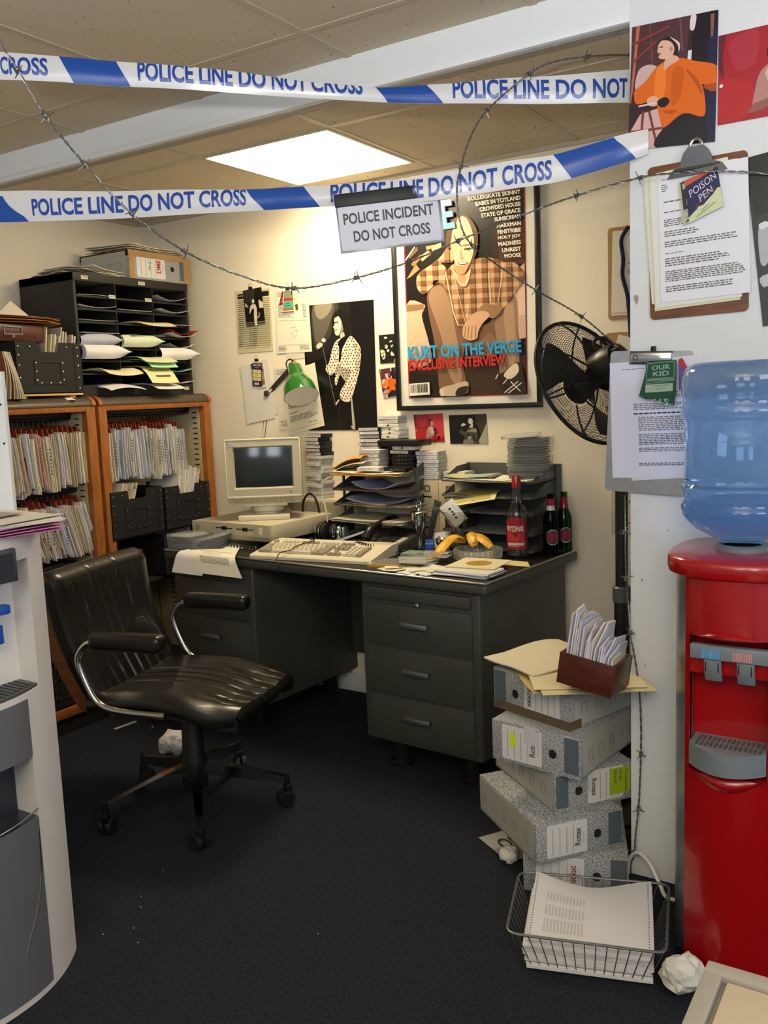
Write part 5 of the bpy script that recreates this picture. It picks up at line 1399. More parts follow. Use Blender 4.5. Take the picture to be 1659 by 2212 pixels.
path = spline([(-.066, -.105, .045), (-.072, -.15, .030), (-.03, -.185, .045), (.05, -.195, .042), (.11, -.13, .012), (.125, -.04, .008), (.10, .02, .012)], 40)
L_ = [Vector(p) for p in path]
co = []
for i, p in enumerate(L_):
    t_ = (L_[min(i + 1, len(L_) - 1)] - L_[max(i - 1, 0)]).normalized()
    n1 = t_.orthogonal().normalized(); n2 = t_.cross(n1)
    nz = Vector((0, 0, 1)) - t_ * t_.z; nz.normalize(); nx = t_.cross(nz)
    a = i * 1.15
    co.append(p + (nz * math.cos(a) + nx * math.sin(a)) * .0062)
b.tube(co, .0021, 5); b.build('coiled_cord', 'black_plastic', ph)

# ---- headphones
hp = on_desk('headphones', 'chrome and black headphones standing behind the keyboard', 'headphones', 1.035, .45, math.radians(8))
for sg in (-1, 1):
    b = MB(); b.M = Matrix.Translation((sg * .012, 0, .044)) @ Matrix.Rotation(sg * PI / 2, 4, 'Y')
    b.lathe([(.0, .0), (.030, .0), (.040, .004), (.041, .016), (.036, .020)], 26); cu = b.build('ear_cushion', 'black_matt', hp)
    b = MB(); b.M = Matrix.Translation((sg * .012, 0, .044)) @ Matrix.Rotation(sg * PI / 2, 4, 'Y')
    b.lathe([(.036, .020), (.043, .021), (.043, .026), (.037, .029), (.037, .046), (.034, .05), (0, .052)], 26); sh = b.build('ear_cup', 'chrome', hp)
    b = MB(); b.M = Matrix.Translation((sg * .012, 0, .044)) @ Matrix.Rotation(sg * PI / 2, 4, 'Y'); b.lathe([(.0365, .031), (.0378, .032), (.0378, .040), (.0365, .041)], 26); b.build('cup_band', 'black_plastic', sh)
    b = MB(); b.box(sg * .064, sg * .078, -.012, .03, .02, .072, 0, .004); b.build('yoke', 'silver_plastic', hp)
b = MB()
pts = [(.078 * math.cos(PI * k / 18), .02 + .10 * math.sin(PI * k / 18), .062 + .012 * math.sin(PI * k / 18)) for k in range(19)]
for a, q in zip(pts[:-1], pts[1:]):
    for (s0, s1) in ((1, .95),):
        b.add([(a[0], a[1], a[2] - .014), (q[0], q[1], q[2] - .014), (q[0], q[1], q[2] + .014), (a[0], a[1], a[2] + .014), (a[0] * .93, .02 + (a[1] - .02) * .93, a[2] - .014), (q[0] * .93, .02 + (q[1] - .02) * .93, q[2] - .014), (q[0] * .93, .02 + (q[1] - .02) * .93, q[2] + .014), (a[0] * .93, .02 + (a[1] - .02) * .93, a[2] + .014)], [(0, 1, 2, 3), (7, 6, 5, 4), (3, 2, 6, 7), (4, 5, 1, 0)], 0, True)
b.build('headband', 'leather', hp)
# cord of the headphones running over the keyboard
pp = [dk(1.055, .40, .772), dk(1.02, .30, .800), dk(.965, .24, .812), dk(.93, .20, .815), dk(.905, .19, .812), dk(.93, .12, .802), dk(.915, .06, .794), dk(.935, .02, .788), dk(.925, -.012, .765), dk(.905, -.02, .745), dk(.915, -.018, .715)]
o = MB(); c0 = Vector(pp[0]); o.tube([Vector(p) - c0 for p in spline(pp, 6)], .0021, 6)
tag(o.build('headphone_cord', 'black_matt', None, c0), 'thin black cord running over the keyboard and down the desk edge', 'cord')

# ---- tablet leaning behind the keyboard
o = MB()
O_ = Vector(dk(.985, .455, .7605)); Lv = Vector(dk(.985 - .20, .455 + .085, .7605 + .072)) - O_; Wv = Vector(dk(.985 - .062, .455 - .13, .7605 - .001)) - O_
Wv = Wv - Lv * (Wv.dot(Lv) / Lv.length_squared); Wv = Wv.normalized() * .105
Nv = Lv.cross(Wv).normalized()
if Nv.z < 0: Nv = -Nv
def slab3(o, a0, a1, b0, b1, n0, n1, mat):
    vs = [Lv * a + Wv * q + Nv * n_ for n_ in (n0, n1) for (a, q) in ((a0, b0), (a1, b0), (a1, b1), (a0, b1))]
    o.add([tuple(v) for v in vs], [(0, 1, 2, 3), (7, 6, 5, 4), (0, 4, 5, 1), (1, 5, 6, 2), (2, 6, 7, 3), (3, 7, 4, 0)], mat)
tb = thing('tablet', 'white-edged tablet with dark screen leaning between headphones and telephone', 'tablet', O_ + Vector((0, 0, .013)))
o = MB(); slab3(o, 0, 1, 0, 1, 0, .009, 0); o.build('tablet_body', 'white_enamel', tb)
o = MB(); slab3(o, .04, .96, .08, .98, .009, .0095, 0); o.build('screen', 'screen_glass', tb)

# ---- cassettes
rk = random.Random(12)
CASM = {}
def cassette_case(u, v, z, yaw, kind, label, group, scribble, ink='#3a3a38'):
    t = on_desk('cassette_case', label, 'cassette', u, v, yaw, z, group)
    if kind not in CASM:
        b = MB(); b.box(-.0545, .0545, 0, .0695, 0, .0158, 0, .0008); a = b.build('case', {'white': 'clear_case', 'black': 'black_plastic', 'plain': 'black_plastic', 'tape': 'white_enamel'}[kind], t)
        CASM[kind] = a
    else:
        a = CASM[kind].copy(); COL.objects.link(a); a.parent = t
    b = MB()
    if kind in ('white', 'black'):
        x1 = .0515 if kind == 'white' else .044
        b.box(-.052, x1, -.0008, .0001, .0016, .0142, 0, col=rk.choice(['#cfccc6', '#d4d2d0', '#c9c6c0']))
        if scribble: b.M = Matrix.Translation((0, -.0009, 0)) @ Matrix.Rotation(PI / 2, 4, 'X'); b.text(scribble, -.045 + rk.random() * .008, .0045 + rk.random() * .001, min(.082, .0066 * len(scribble)), .0068, 0, 0, ink); b.M = Matrix.Identity(4)
        if kind == 'white':
            b.box(-.052, .0515, .001, .06, .0150, .0162, 0, col='#c4c1ba')
    elif kind == 'plain':
        for q in (-.02, -.002, .016): b.box(q, q + .008, -.0006, .0001, .007, .009, 0, col='#8d8c86')
    else:
        b.box(-.046, .046, -.0006, .0001, .002, .014, 0, col='#e0dccb'); b.box(-.006, .006, -.0009, 0, .004, .012, 0, col='#3a382e'); b.box(-.014, -.010, -.0009, 0, .006, .010, 0, col='#6d6a58'); b.box(.012, .016, -.0009, 0, .006, .010, 0, col='#6d6a58'); b.box(-.034, -.02, -.0009, 0, .007, .009, 0, col='#a8a48c'); b.box(.022, .036, -.0009, 0, .007, .009, 0, col='#a8a48c')
    b.build('spine_card', 'print', t)
    return t
P('clear_case', '#a9aaa4', 0.18, spec=0.6)
def stack(u, v, z, n, kinds, where, group, names, yaw0=0.0, jit=.007, inks=None):
    for k in range(n):
        i = n - 1 - k      # 0 = top
        kd = kinds[i % len(kinds)] if isinstance(kinds, (list, tuple)) else kinds
        what = {'white': 'white-spined cassette', 'black': 'black cassette case with white label', 'plain': 'plain black cassette case', 'tape': 'cream cassette with its side outward'}[kd]
        sc = names[i] if i < len(names) else ''
        cassette_case(u + rk.uniform(-jit, jit), v + rk.uniform(-.003, .003), z + .0166 * k, yaw0 + rk.uniform(-.06, .06), kd,
                      '%s, %s %s' % (what, ordinal(i) if n > 1 else 'the only one', where), group, sc, (inks[i] if inks and i < len(inks) else '#3a3a38'))
o = on_desk('ribbed_box', 'ribbed beige box at the back of the desk, under the tall cassette stack', 'box', 1.22, .635, 0)
b = MB(); b.box(-.20, .20, -.03, .065, 0, .163, 0, .004); b.build('box_body', 'beige_plastic', o)
b = MB()
for k in range(44): b.box(-.19 + k * .0087, -.1865 + k * .0087, -.0335, -.0295, .012, .150, 0)
b.build('ribs', 'beige_dark', o)
o = MB(); pp = spline([(-.045, 0, -.09), (-.035, 0, .0), (0, 0, .04), (.04, 0, .02), (.065, 0, -.06)], 6); o.tube(pp, .005, 8)
tag(o.build('black_cable', 'black_plastic', None, dk(1.27, .585, .905), (0, 0, DYAW)), 'thick black cable arching beside the monitor stand', 'cable')
stack(1.262, .622, .9205, 18, ['black'] * 6 + ['white'] * 12, 'in the tall stack by the singer poster', 'cassettes in the tall stack',
      ['THE GOLD MIX', 'TRACY MARKET', 'SIDE DISH', 'TED GUNN DEMO', 'HOLLEY NORRIS', 'DOWN PEN', 'LIVE SET', 'THE ENABLERS', 'EAST COAST', 'MIXED 2', 'NORTH DEMO', 'LOVE TRIAL', 'TAPE FOUR', 'ART IN MIND', 'MONEY MIX', 'STATIONARY', 'DEMO', 'TRIP HOP'], math.radians(-10), .010)

# ---- left letter-tray tower
def tray_tower(name_label, u0, u1, v0, v1, zs, back=None):
    t = on_desk('letter_tray_tower', name_label, 'letter trays', (u0 + u1) / 2, v0, 0)
    w = abs(u0 - u1) / 2; d = v1 - v0
    for z in zs:
        z -= DZ
        b = MB()
        b.box(-w, w, 0, d, z - .002, z, 0)
        b.box(-w, -w * .45, -.004, 0, z - .002, z + .010, 0); b.box(w * .45, w, -.004, 0, z - .002, z + .010, 0)
        # sloping sides
        for sx in (-1, 1):
            b.add([(sx * w, 0, z), (sx * w, d, z), (sx * w, d, z + .055), (sx * w, d * .55, z + .05), (sx * w, 0, z + .006), (sx * (w - .002), 0, z), (sx * (w - .002), d, z), (sx * (w - .002), d, z + .055), (sx * (w - .002), d * .55, z + .05), (sx * (w - .002), 0, z + .006)], [(0, 1, 2, 3, 4), (9, 8, 7, 6, 5), (4, 3, 8, 9), (3, 2, 7, 8), (0, 4, 9, 5)])
        b.build('tray', 'tray_grey', t)
    if back:
        b = MB(); b.box(-w - .012, w + .022, d, d + .006, 0, back - DZ, 0, .002); b.build('back_plate', 'tray_grey', t)
    else:
        for sx in (-1, 1):
            b = MB(); b.box(sx * w - .004, sx * w + .004, d - .02, d, 0, zs[-1] - DZ + .055); b.build('upright', 'dull_steel', t)
            b = MB(); b.box(sx * w - .003, sx * w + .003, d * .3, d * .3 + .012, 0, zs[-1] - DZ + .02); b.build('upright', 'dull_steel', t)
    return t
TL = [.789, .850, .920, .985, 1.050]
tray_tower('grey metal letter trays full of papers, beside the headphones', 1.025, .635, .47, .70, TL)
rt_ = random.Random(40)
def tray_paper(u, v, z, k, n, w, h, tint, label, group, curl=0.0, rot=0.0, thick=.0012):
    o = MB()
    for q in range(n):
        a_ = rt_.uniform(-.06, .06); dx = rt_.uniform(-.012, .012); dy = rt_.uniform(-.014, .008)
        tt = tint if isinstance(tint, str) else tint[q % len(tint)]
        def fn(a, s_, q=q):
            x = (a - .5) * w + dx; y = (s_ - .5) * h + dy
            return (x * math.cos(a_) - y * math.sin(a_), x * math.sin(a_) + y * math.cos(a_), .0016 * q + .0012 + curl * (abs(a - .5) * 2) ** 3 + .002 * math.sin(a * 7 + q) * (n > 2))
        o.slab(8, 3, fn, thick, 0, tt)
    o = o.build('tray_papers', 'print', None, dk(u, v, z), (0, 0, DYAW + rot))
    return tag(o, label, 'papers', group)
G_ = 'papers in the left letter trays'
tray_paper(.83, .575, TL[0], 0, 4, .33, .2, ['#8d8f96', '#b5b3a8'], 'grey papers in the lowest left letter tray', G_)
tray_paper(.84, .565, TL[1], 0, 9, .37, .235, ['#c9c0a0', '#d6d2c8', '#b39a78', '#d8d0b0'], 'thick cream and white sheaf in the second lowest left letter tray', G_)
tray_paper(.80, .58, TL[2], 0, 6, .36, .22, ['#c2a878', '#a8864e', '#cfcabb'], 'brown and cream folders in the middle left letter tray', G_)
tray_paper(.80, .58, TL[2] + .012, 0, 3, .30, .19, '#9a9bb0', 'bluish sheets curling up in the middle left letter tray', G_, .02, .1)
tray_paper(.82, .575, TL[3], 0, 4, .34, .2, ['#a8863e', '#8a6a34'], 'dark folders in the second highest left letter tray', G_)
tray_paper(.80, .57, TL[3] + .01, 0, 2, .25, .19, '#a9abc6', 'pale blue sheets rolled in the second highest left letter tray', G_, .025, -.1)
tray_paper(.84, .565, TL[4], 0, 8, .36, .225, ['#b98a34', '#c79a44', '#b07f2e', '#d2cdb4'], 'pile of buff envelopes on the top left letter tray', G_)
o = MB()
def fe(a, q): return ((a - .5) * .17, (q - .5) * .12, .05 * math.sin(min(1, a * 1.2) * PI * .5) + .010 * math.sin(q * 5) - .006)
o.slab(10, 8, fe, .002, 0, '#b98334')
o.slab(10, 8, lambda a, q: (fe(a, q)[0] + .012, fe(a, q)[1] - .004, fe(a, q)[2] * .6 - .004), .0015, 0, '#d8ceaa')
tag(o.build('crumpled_envelope', 'print', None, dk(.985, .56, TL[4] + .022), (0, -.06, DYAW + .1)), 'crumpled buff envelope torn open on the top left letter tray', 'envelope')
# cassettes piled on the top tray and behind it
cassette_case(.835, .475, TL[4] + .0185, .12, 'white', 'white-spined cassette lying at the front of the top left letter tray', 'loose cassettes on the desk', 'DEAD CITY', '#6a5a78')
cassette_case(.715, .50, TL[4] + .0185, -.02, 'plain', 'plain black cassette case beside the front white one on the tray', 'loose cassettes on the desk', '')
tb_ = on_desk('black_tape_case', 'black video cassette case lying behind the crumpled envelope', 'cassette', .965, .655, .05, TL[4] + .02)
b = MB(); b.box(-.095, .095, -.03, .04, 0, .026, 0, .001); b.build('case', 'black_plastic', tb_)
stack(.93, .64, TL[4] + .047, 3, 'plain', 'under the leaning white-spined cassettes', 'cassettes behind the envelope', [], .05, .01)
stack(.945, .64, TL[4] + .047 + .0498, 6, 'black', 'in the leaning stack behind the envelope', 'cassettes behind the envelope', ['CLEETUS HILL', 'THE BEE QUARTET', 'TOMMY WHITFIELD', 'WELCOME BACK', 'STEEL DRIVER', 'THUNDER ALLEY'], .14, .010, ['#222222', '#8d9aa0', '#a83a3a'])
stack(.905, .575, TL[4] + .0185, 5, 'white', 'in the short stack on the left letter trays', 'cassettes on the left letter trays', ['DEMONSTRATE ONE', 'BOB FELLOWS', 'SIMON MINOR', 'TOPS TWO A', 'WAR CANAL'], -.02, .006)
stack(.735, .585, TL[4] + .0185, 6, ['tape', 'black', 'plain', 'plain', 'plain', 'plain'], 'in the black stack on the left letter trays', 'cassettes on the left letter trays', ['', 'DEAD LEAD BOYS'], -.03, .008)
vt = on_desk('video_cassette', 'long black video cassette case lying across the top of the black stack', 'cassette', .74, .60, .04, TL[4] + .0185 + .0166 * 6)
b = MB(); b.box(-.105, .105, -.035, .065, 0, .025, 0, .001); b.build('case', 'black_plastic', vt)
stack(.845, .652, TL[4] + .145, 6, ['white', 'white', 'tape', 'tape', 'tape', 'tape'], 'in the highest stack, above the black cases', 'cassettes in the highest stack', ['THE WOMB PROMO', 'THE ENABLERS'], -.05, .008, ['#7a6a5a', '#b05a3a'])
for k in range(8):
    pass
bs_ = on_desk('black_tape_case', 'black tape case on edge supporting the highest cassette stack', 'cassette', .845, .685, 0, TL[4] + .002)
b = MB(); b.box(-.06, .06, -.012, .03, 0, .142, 0, .001); b.build('case', 'black_plastic', bs_)
o = MB(); o.cyl((0, 0, 0), (0, 0, .56), .0035, .003, 8)
tag(o.build('thin_rod', 'dull_steel', None, dk(1.085, .695, DZ)), 'thin grey metal rod standing upright behind the left letter trays', 'rod')
pp = [dk(1.02, .462, 1.045), dk(1.065, .455, 1.02), dk(1.075, .455, .96), dk(1.055, .452, .89), dk(1.05, .45, .845)]
o = MB(); c0 = Vector(pp[0]); o.tube([Vector(p) - c0 for p in spline(pp, 6)], .0035, 6)
tag(o.build('cream_cable', 'beige_light', None, c0), 'cream cable hanging down the left end of the letter trays', 'cable')

# ---- card index cabinet with cassettes on top
cc = on_desk('card_index_cabinet', 'cream steel card-index cabinet between the two letter-tray towers', 'cabinet', .562, .60, 0)
b = MB(); b.box(-.110, .110, 0, .115, 0, .2705, 0, .003); b.build('cabinet_body', 'cream_steel', cc)
for c_ in range(2):
    for r_ in range(2):
        x0 = -.106 + c_ * .107; z0 = .006 + r_ * .131
        b = MB(); b.box(x0, x0 + .104, -.004, .002, z0, z0 + .128, 0, .002); d = b.build('drawer', 'cream_steel', cc)
        b = MB(); xm = x0 + .05
        for (a0, a1, q0, q1) in ((-.013, .013, .105, .109), (-.013, .013, .083, .087), (-.013, -.009, .087, .105), (.009, .013, .087, .105)): b.box(xm + a0, xm + a1, -.006, -.004, z0 + q0, z0 + q1)
        b.build('label_holder', 'dull_steel', d)
        b = MB(); b.tube([(xm - .02, -.006, z0 + .06), (xm - .014, -.012, z0 + .063), (xm + .014, -.012, z0 + .063), (xm + .02, -.006, z0 + .06)], .0035, 6); b.build('handle', 'black_plastic', d)
stack(.615, .60, DZ + .2715, 7, 'white', 'in the stack on the cream card-index cabinet', 'cassettes on the card-index cabinet', ['LISA RUBEN', 'GREEN LANDING', 'WILL TO LOVE', 'TWIN QUARRIES', 'DONNY HOLIDAY', 'PEARLS GO LOST', 'THE LIGHT OF CHANGE'], .02, .008, ['#b03a34', '#7a8f98'])
stack(.495, .615, DZ + .2715, 2, 'white', 'right of the stack on the card-index cabinet', 'cassettes on the card-index cabinet', ['WILD LINES'], -.03, .004)

# ---- right letter-tray tower with papers and compact discs
TR = [.770, .835, .912, .975, 1.035]
tt_ = tray_tower('grey metal letter trays with back plate, behind the vodka bottle', .485, .085, .505, .715, TR, 1.092)
b = MB(); b.box(-.02, .075, .2085, .2095, .322, .333, 0, col='#b5b09c'); b.text('INCOMING', .0, .324, .04, .006, 0) if False else None
b.build('label_strip', 'print', tt_)
G2 = 'papers in the right letter trays'
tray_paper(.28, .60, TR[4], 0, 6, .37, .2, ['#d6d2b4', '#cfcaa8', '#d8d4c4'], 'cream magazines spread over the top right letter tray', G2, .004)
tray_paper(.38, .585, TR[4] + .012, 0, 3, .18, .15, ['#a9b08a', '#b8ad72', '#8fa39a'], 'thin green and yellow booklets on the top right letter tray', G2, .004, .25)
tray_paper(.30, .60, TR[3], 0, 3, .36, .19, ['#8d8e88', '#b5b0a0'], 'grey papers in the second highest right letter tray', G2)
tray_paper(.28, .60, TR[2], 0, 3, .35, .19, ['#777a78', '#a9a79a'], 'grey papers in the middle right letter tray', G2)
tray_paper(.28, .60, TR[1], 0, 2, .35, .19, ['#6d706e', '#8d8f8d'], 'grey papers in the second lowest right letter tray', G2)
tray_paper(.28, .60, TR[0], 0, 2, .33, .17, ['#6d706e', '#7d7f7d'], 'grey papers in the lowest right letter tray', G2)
o = MB()
def fl(a, q):   # leaflet sagging out of the tray towards the front
    x = (a - .5) * .21; s_ = q * .21
    return (x + .45 * s_ - .02, .10 - s_, .010 - 1.9 * max(0, s_ - .09) ** 2 + .25 * (a - .6) * max(0, s_ - .05))
o.slab(10, 12, fl, .001, 0, '#cdbf7c')
for k in range(16):
    q = .25 + k * .045
    p4 = [fl(.12, q), fl(.88, q), fl(.88, q + .014), fl(.12, q + .014)]
    o.add([(p[0], p[1] - .0003, p[2] + .0008) for p in p4], [(0, 1, 2, 3), (3, 2, 1, 0)], 0, False, '#8d8458')
tag(o.build('sagging_leaflet', 'print', None, dk(.385, .565, TR[3] + .005), (0, 0, DYAW - .05)), 'cream printed leaflet sagging out of the right letter tray above the glass', 'leaflet')
def cd_case(u, v, z, yaw, label, group, mat='clear_plastic', tilt=None, ins='#c9c9c4', cover=None):
    t = on_desk('disc_case', label, 'disc case', u, v, yaw, z, group)
    if tilt: t.rotation_euler = (tilt[0], tilt[1], DYAW + yaw)
    b = MB(); b.box(-.071, .071, -.0625, .0625, 0, .0098, 0, .0006); b.build('case', mat, t)
    b = MB(); b.box(-.058, .066, -.0588, .0588, .0100, .0104, 0, col=cover or ins) if cover else b.box(-.058, .066, -.0588, .0588, .0016, .0022, 0, col=ins)
    b.build('inlay', 'print', t)
    return t
for k in range(15):
    i = 14 - k
    cd_case(.145 + rk.uniform(-.005, .005), .615 + rk.uniform(-.005, .005), TR[4] + .0125 + .0104 * k, rk.uniform(-.05, .05) + .15, 'clear compact disc case, %s of the stack on the right letter trays' % ('lowest' if i == 14 else ordinal(i)), 'disc cases on the right letter trays', ins=['#b9bab6', '#8d908c', '#5a5d5c', '#c4c4be'][k % 4])
cd_case(.175, .60, TR[4] + .0135 + .0104 * 15, .35, 'cloudy disc case set askew on top of the disc stack', 'disc cases on the right letter trays', tilt=(.03, -.06))
bl_ = on_desk('dark_block', 'dark red-brown box in the right letter trays behind the glass', 'box', .445, .60, 0, TR[1] + .004)
b = MB(); b.box(-.035, .035, -.09, .05, 0, .058, 0, .002); b.build('box_body', 'red_wood', bl_)
b = MB(); b.box(-.036, .036, -.091, -.088, .035, .038); b.build('lid_line', 'black_matt', bl_)

# ---- goblet, glass with cassette, pots
gb = on_desk('silver_goblet', 'polished silver goblet with ring on its lid, left of the cabinet drawers', 'goblet', .592, .490, 0)
b = MB(); b.lathe([(.032, 0), (.034, .004), (.012, .012), (.008, .04), (.012, .06), (.024, .085), (.031, .115), (.034, .145), (.036, .147), (.033, .145), (.028, .115)], 26); b.build('cup', 'chrome', gb)
b = MB(); b.lathe([(.035, .1475), (.03, .152), (.008, .155), (.006, .165), (0, .166)], 22); b.build('lid', 'chrome', gb)
b = MB(); b.tube([(.012 * math.cos(2 * PI * k / 16), 0, .178 + .015 * math.sin(2 * PI * k / 16)) for k in range(16)], .0022, 6, closed=True); b.build('ring', 'chrome', gb)
for k, (u_, lean, c_) in enumerate(((.598, .30, 'tray_grey'), (.585, .36, 'dull_steel'))):
    o = MB(); o.box(-.008, .008, -.001, .001, 0, .19, 0)
    tag(o.build('ruler', c_, None, dk(u_, .555 - .01 * k, DZ + .012), (0.05, lean, DYAW)), ('dark ruler leaning against the card-index cabinet' if k == 0 else 'steel ruler leaning beside the dark ruler'), 'ruler')
ng = on_desk('martini_glass', 'clear cone-shaped cocktail glass holding a cassette', 'glass', .395, .46, 0)
b = MB(); b.lathe([(.036, 0), (.036, .002), (.006, .006), (.004, .02), (.004, .078), (.008, .086), (.030, .118), (.057, .165), (.0558, .166), (.028, .120), (.004, .090), (0, .089)], 30); b.build('glass', 'clear_glass', ng)
o = thing('white_cassette', 'white cassette standing tilted in the cocktail glass', 'cassette', dk(.403, .455, DZ + .158), 0, rot=(math.radians(-6), math.radians(53), DYAW + .38))
b = MB(); b.box(-.05, .05, -.0045, .0045, -.032, .032, 0, .002); b.build('shell', 'white_enamel', o)
b = MB(); b.M = Matrix.Translation((0, -.0047, 0)) @ Matrix.Rotation(PI / 2, 4, 'X')
for x in (-.021, .021): b.prism([(x + .0055 * math.cos(a * PI / 6), -.002 + .0055 * math.sin(a * PI / 6)) for a in range(12)], 0, .0003, col='#35332c')
b.prism([(-.010, -.007), (.010, -.007), (.010, .004), (-.010, .004)], 0, .0003, col='#2c2a24'); b.prism([(-.002, -.007), (.001, -.007), (.003, .004), (0, .004)], .0003, .0005, col='#c9c6b8')
b.text('Alex Kapranos', -.03, .012, .062, .006, .0003, 0, '#3a382e') if False else b.text('demo  tape', -.030, .013, .06, .006, .0003, 0, '#3a382e')
b.M = Matrix.Identity(4); b.build('label', 'print', o)
po = on_desk('steel_pot', 'brushed steel pen pot behind the cocktail glass', 'pot', .44, .555, 0)
b = MB(); b.lathe([(.030, 0), (.032, .003), (.036, .115), (.034, .115), (.030, .004), (0, .004)], 24); b.build('pot', 'brushed_steel', po)
sm = on_desk('silver_egg_cup', 'small silver cup beside the banana peel', 'cup', .452, .44, 0)
b = MB(); b.lathe([(.018, 0), (.019, .003), (.006, .01), (.008, .02), (.022, .034), (.026, .055), (.024, .055), (.018, .034), (0, .03)], 22); b.build('cup', 'chrome', sm)
bb = on_desk('blue_carton', 'small dark blue carton next to the little silver cup', 'carton', .495, .42, .3)
b = MB(); b.box(-.016, .016, -.012, .012, 0, .05, 0, .001); b.build('carton_body', 'blue_plastic', bb)
b = MB(); b.box(-.0165, .0165, -.0125, .0125, .034, .040); b.build('flap_line', 'silver_plastic', bb)
o = MB(); o.add([(-.04, 0, 0), (.04, 0, 0), (.03, .012, .07), (-.035, .012, .06), (-.04, .002, 0), (.04, .002, 0), (.03, .014, .07), (-.035, .014, .06)], [(0, 1, 2, 3), (7, 6, 5, 4), (0, 4, 5, 1), (1, 5, 6, 2), (2, 6, 7, 3), (3, 7, 4, 0)], 0, False, '#cfccc4'); o.M = Matrix.Translation((-.012, -.0002, .04)) @ Matrix.Rotation(1.4, 4, 'X'); o.text('D', 0, -.008, .014, .018, .0006, 0, '#b0281c', .03)
tag(o.build('white_card', 'print', None, dk(.50, .505, DZ + .001), (0, 0, DYAW)), 'white card with a red letter propped behind the silver cup', 'card')
o = MB(); o.box(-.06, .06, -.04, .04, 0, .012, 0, .002, '#6f8a6c'); tag(o.build('green_booklet', 'print', None, dk(.50, .345, DZ), (0, 0, DYAW + .1)), 'green booklet lying right of the telephone', 'booklet')

# ---- ashtray, banana skin, bottles
at = on_desk('glass_ashtray', 'round fluted glass ashtray under the banana skin', 'ashtray', .255, .385, 0)
b = MB()
N_ = 96
vs = []; fs = []
prof = [(.083, 0), (.090, .004), (.092, .036), (.089, .040), (.080, .040), (.075, .034), (.072, .012), (0.0001, .010)]
for (r_, z) in prof:
    for j in range(N_):
        a = 2 * PI * j / N_
        fl_ = (1 + .028 * math.cos(a * 32)) if r_ > .081 else 1
        vs.append((r_ * fl_ * math.cos(a), r_ * fl_ * math.sin(a), z))
for i in range(len(prof) - 1):
    for j in range(N_): fs.append((i * N_ + j, i * N_ + (j + 1) % N_, (i + 1) * N_ + (j + 1) % N_, (i + 1) * N_ + j))
fs.append(tuple(range(N_ - 1, -1, -1)))
b.add(vs, fs, 0, True); b.build('bowl', 'thick_glass', at)
bn = on_desk('banana_skin', 'yellow banana skin draped over the glass ashtray', 'banana skin', .30, .385, 0)
def strip(b, pts, w, mat):
    p = spline(pts, 6)
    k = len(p)
    def fn(a, q):
        i = min(k - 1, int(round(q * (k - 1))))
        ww = w * math.sin(PI * (0.12 + .8 * q)) ** .6
        t_ = (p[min(i + 1, k - 1)] - p[max(i - 1, 0)]).normalized()
        sd = t_.cross(Vector((0, 0, 1))); sd = sd.normalized() if sd.length > .01 else Vector((1, 0, 0))
        nn = sd.cross(t_)
        o_ = (a - .5) * 2
        return tuple(p[i] + sd * ww * o_ + nn * (.010 * (1 - o_ * o_)))
    b.slab(6, 24, fn, .0028, mat)
for k, pts in enumerate(([(-.045, .06, .052), (.01, .045, .078), (.06, .02, .07), (.105, 0, .045)], [(-.045, .06, .052), (-.06, .0, .075), (-.065, -.06, .055), (-.07, -.12, .018), (-.075, -.17, .012)], [(-.045, .06, .052), (0, .03, .085), (.03, -.01, .07), (.05, -.03, .05)])):
    b = MB(); strip(b, pts, .027 - .003 * k, 0); b.build('peel_strip', 'banana', bn)
b = MB(); strip(b, [(.01, .0, .06), (.03, -.01, .076), (.045, -.03, .062)], .014, 0); b.build('inner_flap', 'banana_pith', bn)
b = MB(); b.tube([(-.045, .06, .052), (-.085, .035, .050), (-.10, .02, .045)], [.010, .007, .005], 8); b.build('stalk', 'banana', bn)
vb = on_desk('vodka_bottle', 'clear spirit bottle with red cap and red RYDNIK label', 'bottle', .134, .474, math.radians(20))
b = MB(); b.lathe([(.0, .004), (.039, .0), (.0425, .004), (.0425, .158), (.041, .172), (.030, .196), (.0185, .212), (.0180, .222), (.0195, .236), (.0165, .258), (.0150, .272), (.0150, .30), (.0135, .30), (.0135, .272), (.0165, .236), (.0160, .218), (.0285, .194), (.0395, .17), (.0405, .158), (.0405, .012), (0, .010)], 34); b.build('glass', 'clear_glass', vb)
b = MB(); b.lathe([(.0172, .266), (.0172, .308), (.016, .3105), (0, .3105)], 24); b.build('cap', 'red_plastic', vb)
b = MB()
def lb(x, z):      # x along the label in metres, bent round the bottle
    a = -PI / 2 + x / .0432
    return (.0431 * math.cos(a), .0431 * math.sin(a), z)
def lbpoly(pts, col, off=0):
    # cut the polygon into narrow strips so that it follows the glass
    x0 = min(p[0] for p in pts); x1 = max(p[0] for p in pts)
    n = max(1, int((x1 - x0) / .004))
    for i in range(n):
        a, c = x0 + (x1 - x0) * i / n, x0 + (x1 - x0) * (i + 1) / n
        def zr(x):
            zs = []
            for j in range(len(pts)):
                (xa, za), (xb, zb) = pts[j - 1], pts[j]
                if (xa - x) * (xb - x) <= 0 and xa != xb: zs.append(za + (zb - za) * (x - xa) / (xb - xa))
            return (min(zs), max(zs)) if zs else None
        r0, r1 = zr(a + 1e-6), zr(c - 1e-6)
        if not r0 or not r1: continue
        q = [lb(a, r0[0]), lb(c, r1[0]), lb(c, r1[1]), lb(a, r0[1])]
        k_ = 1 + off * .0035
        b.add([(p[0] * k_, p[1] * k_, p[2]) for p in q], [(0, 1, 2, 3)], 0, False, col)
top = [(.05 * math.cos(PI * k / 12) * .74, .142 + .016 * math.sin(PI * k / 12)) for k in range(13)]
lbpoly([(-.048, .034), (.055, .034), (.055, .145), (.048, .148), (.037, .142)] + top[1:-1] + [(-.037, .142), (-.048, .146)], '#5a0e12')
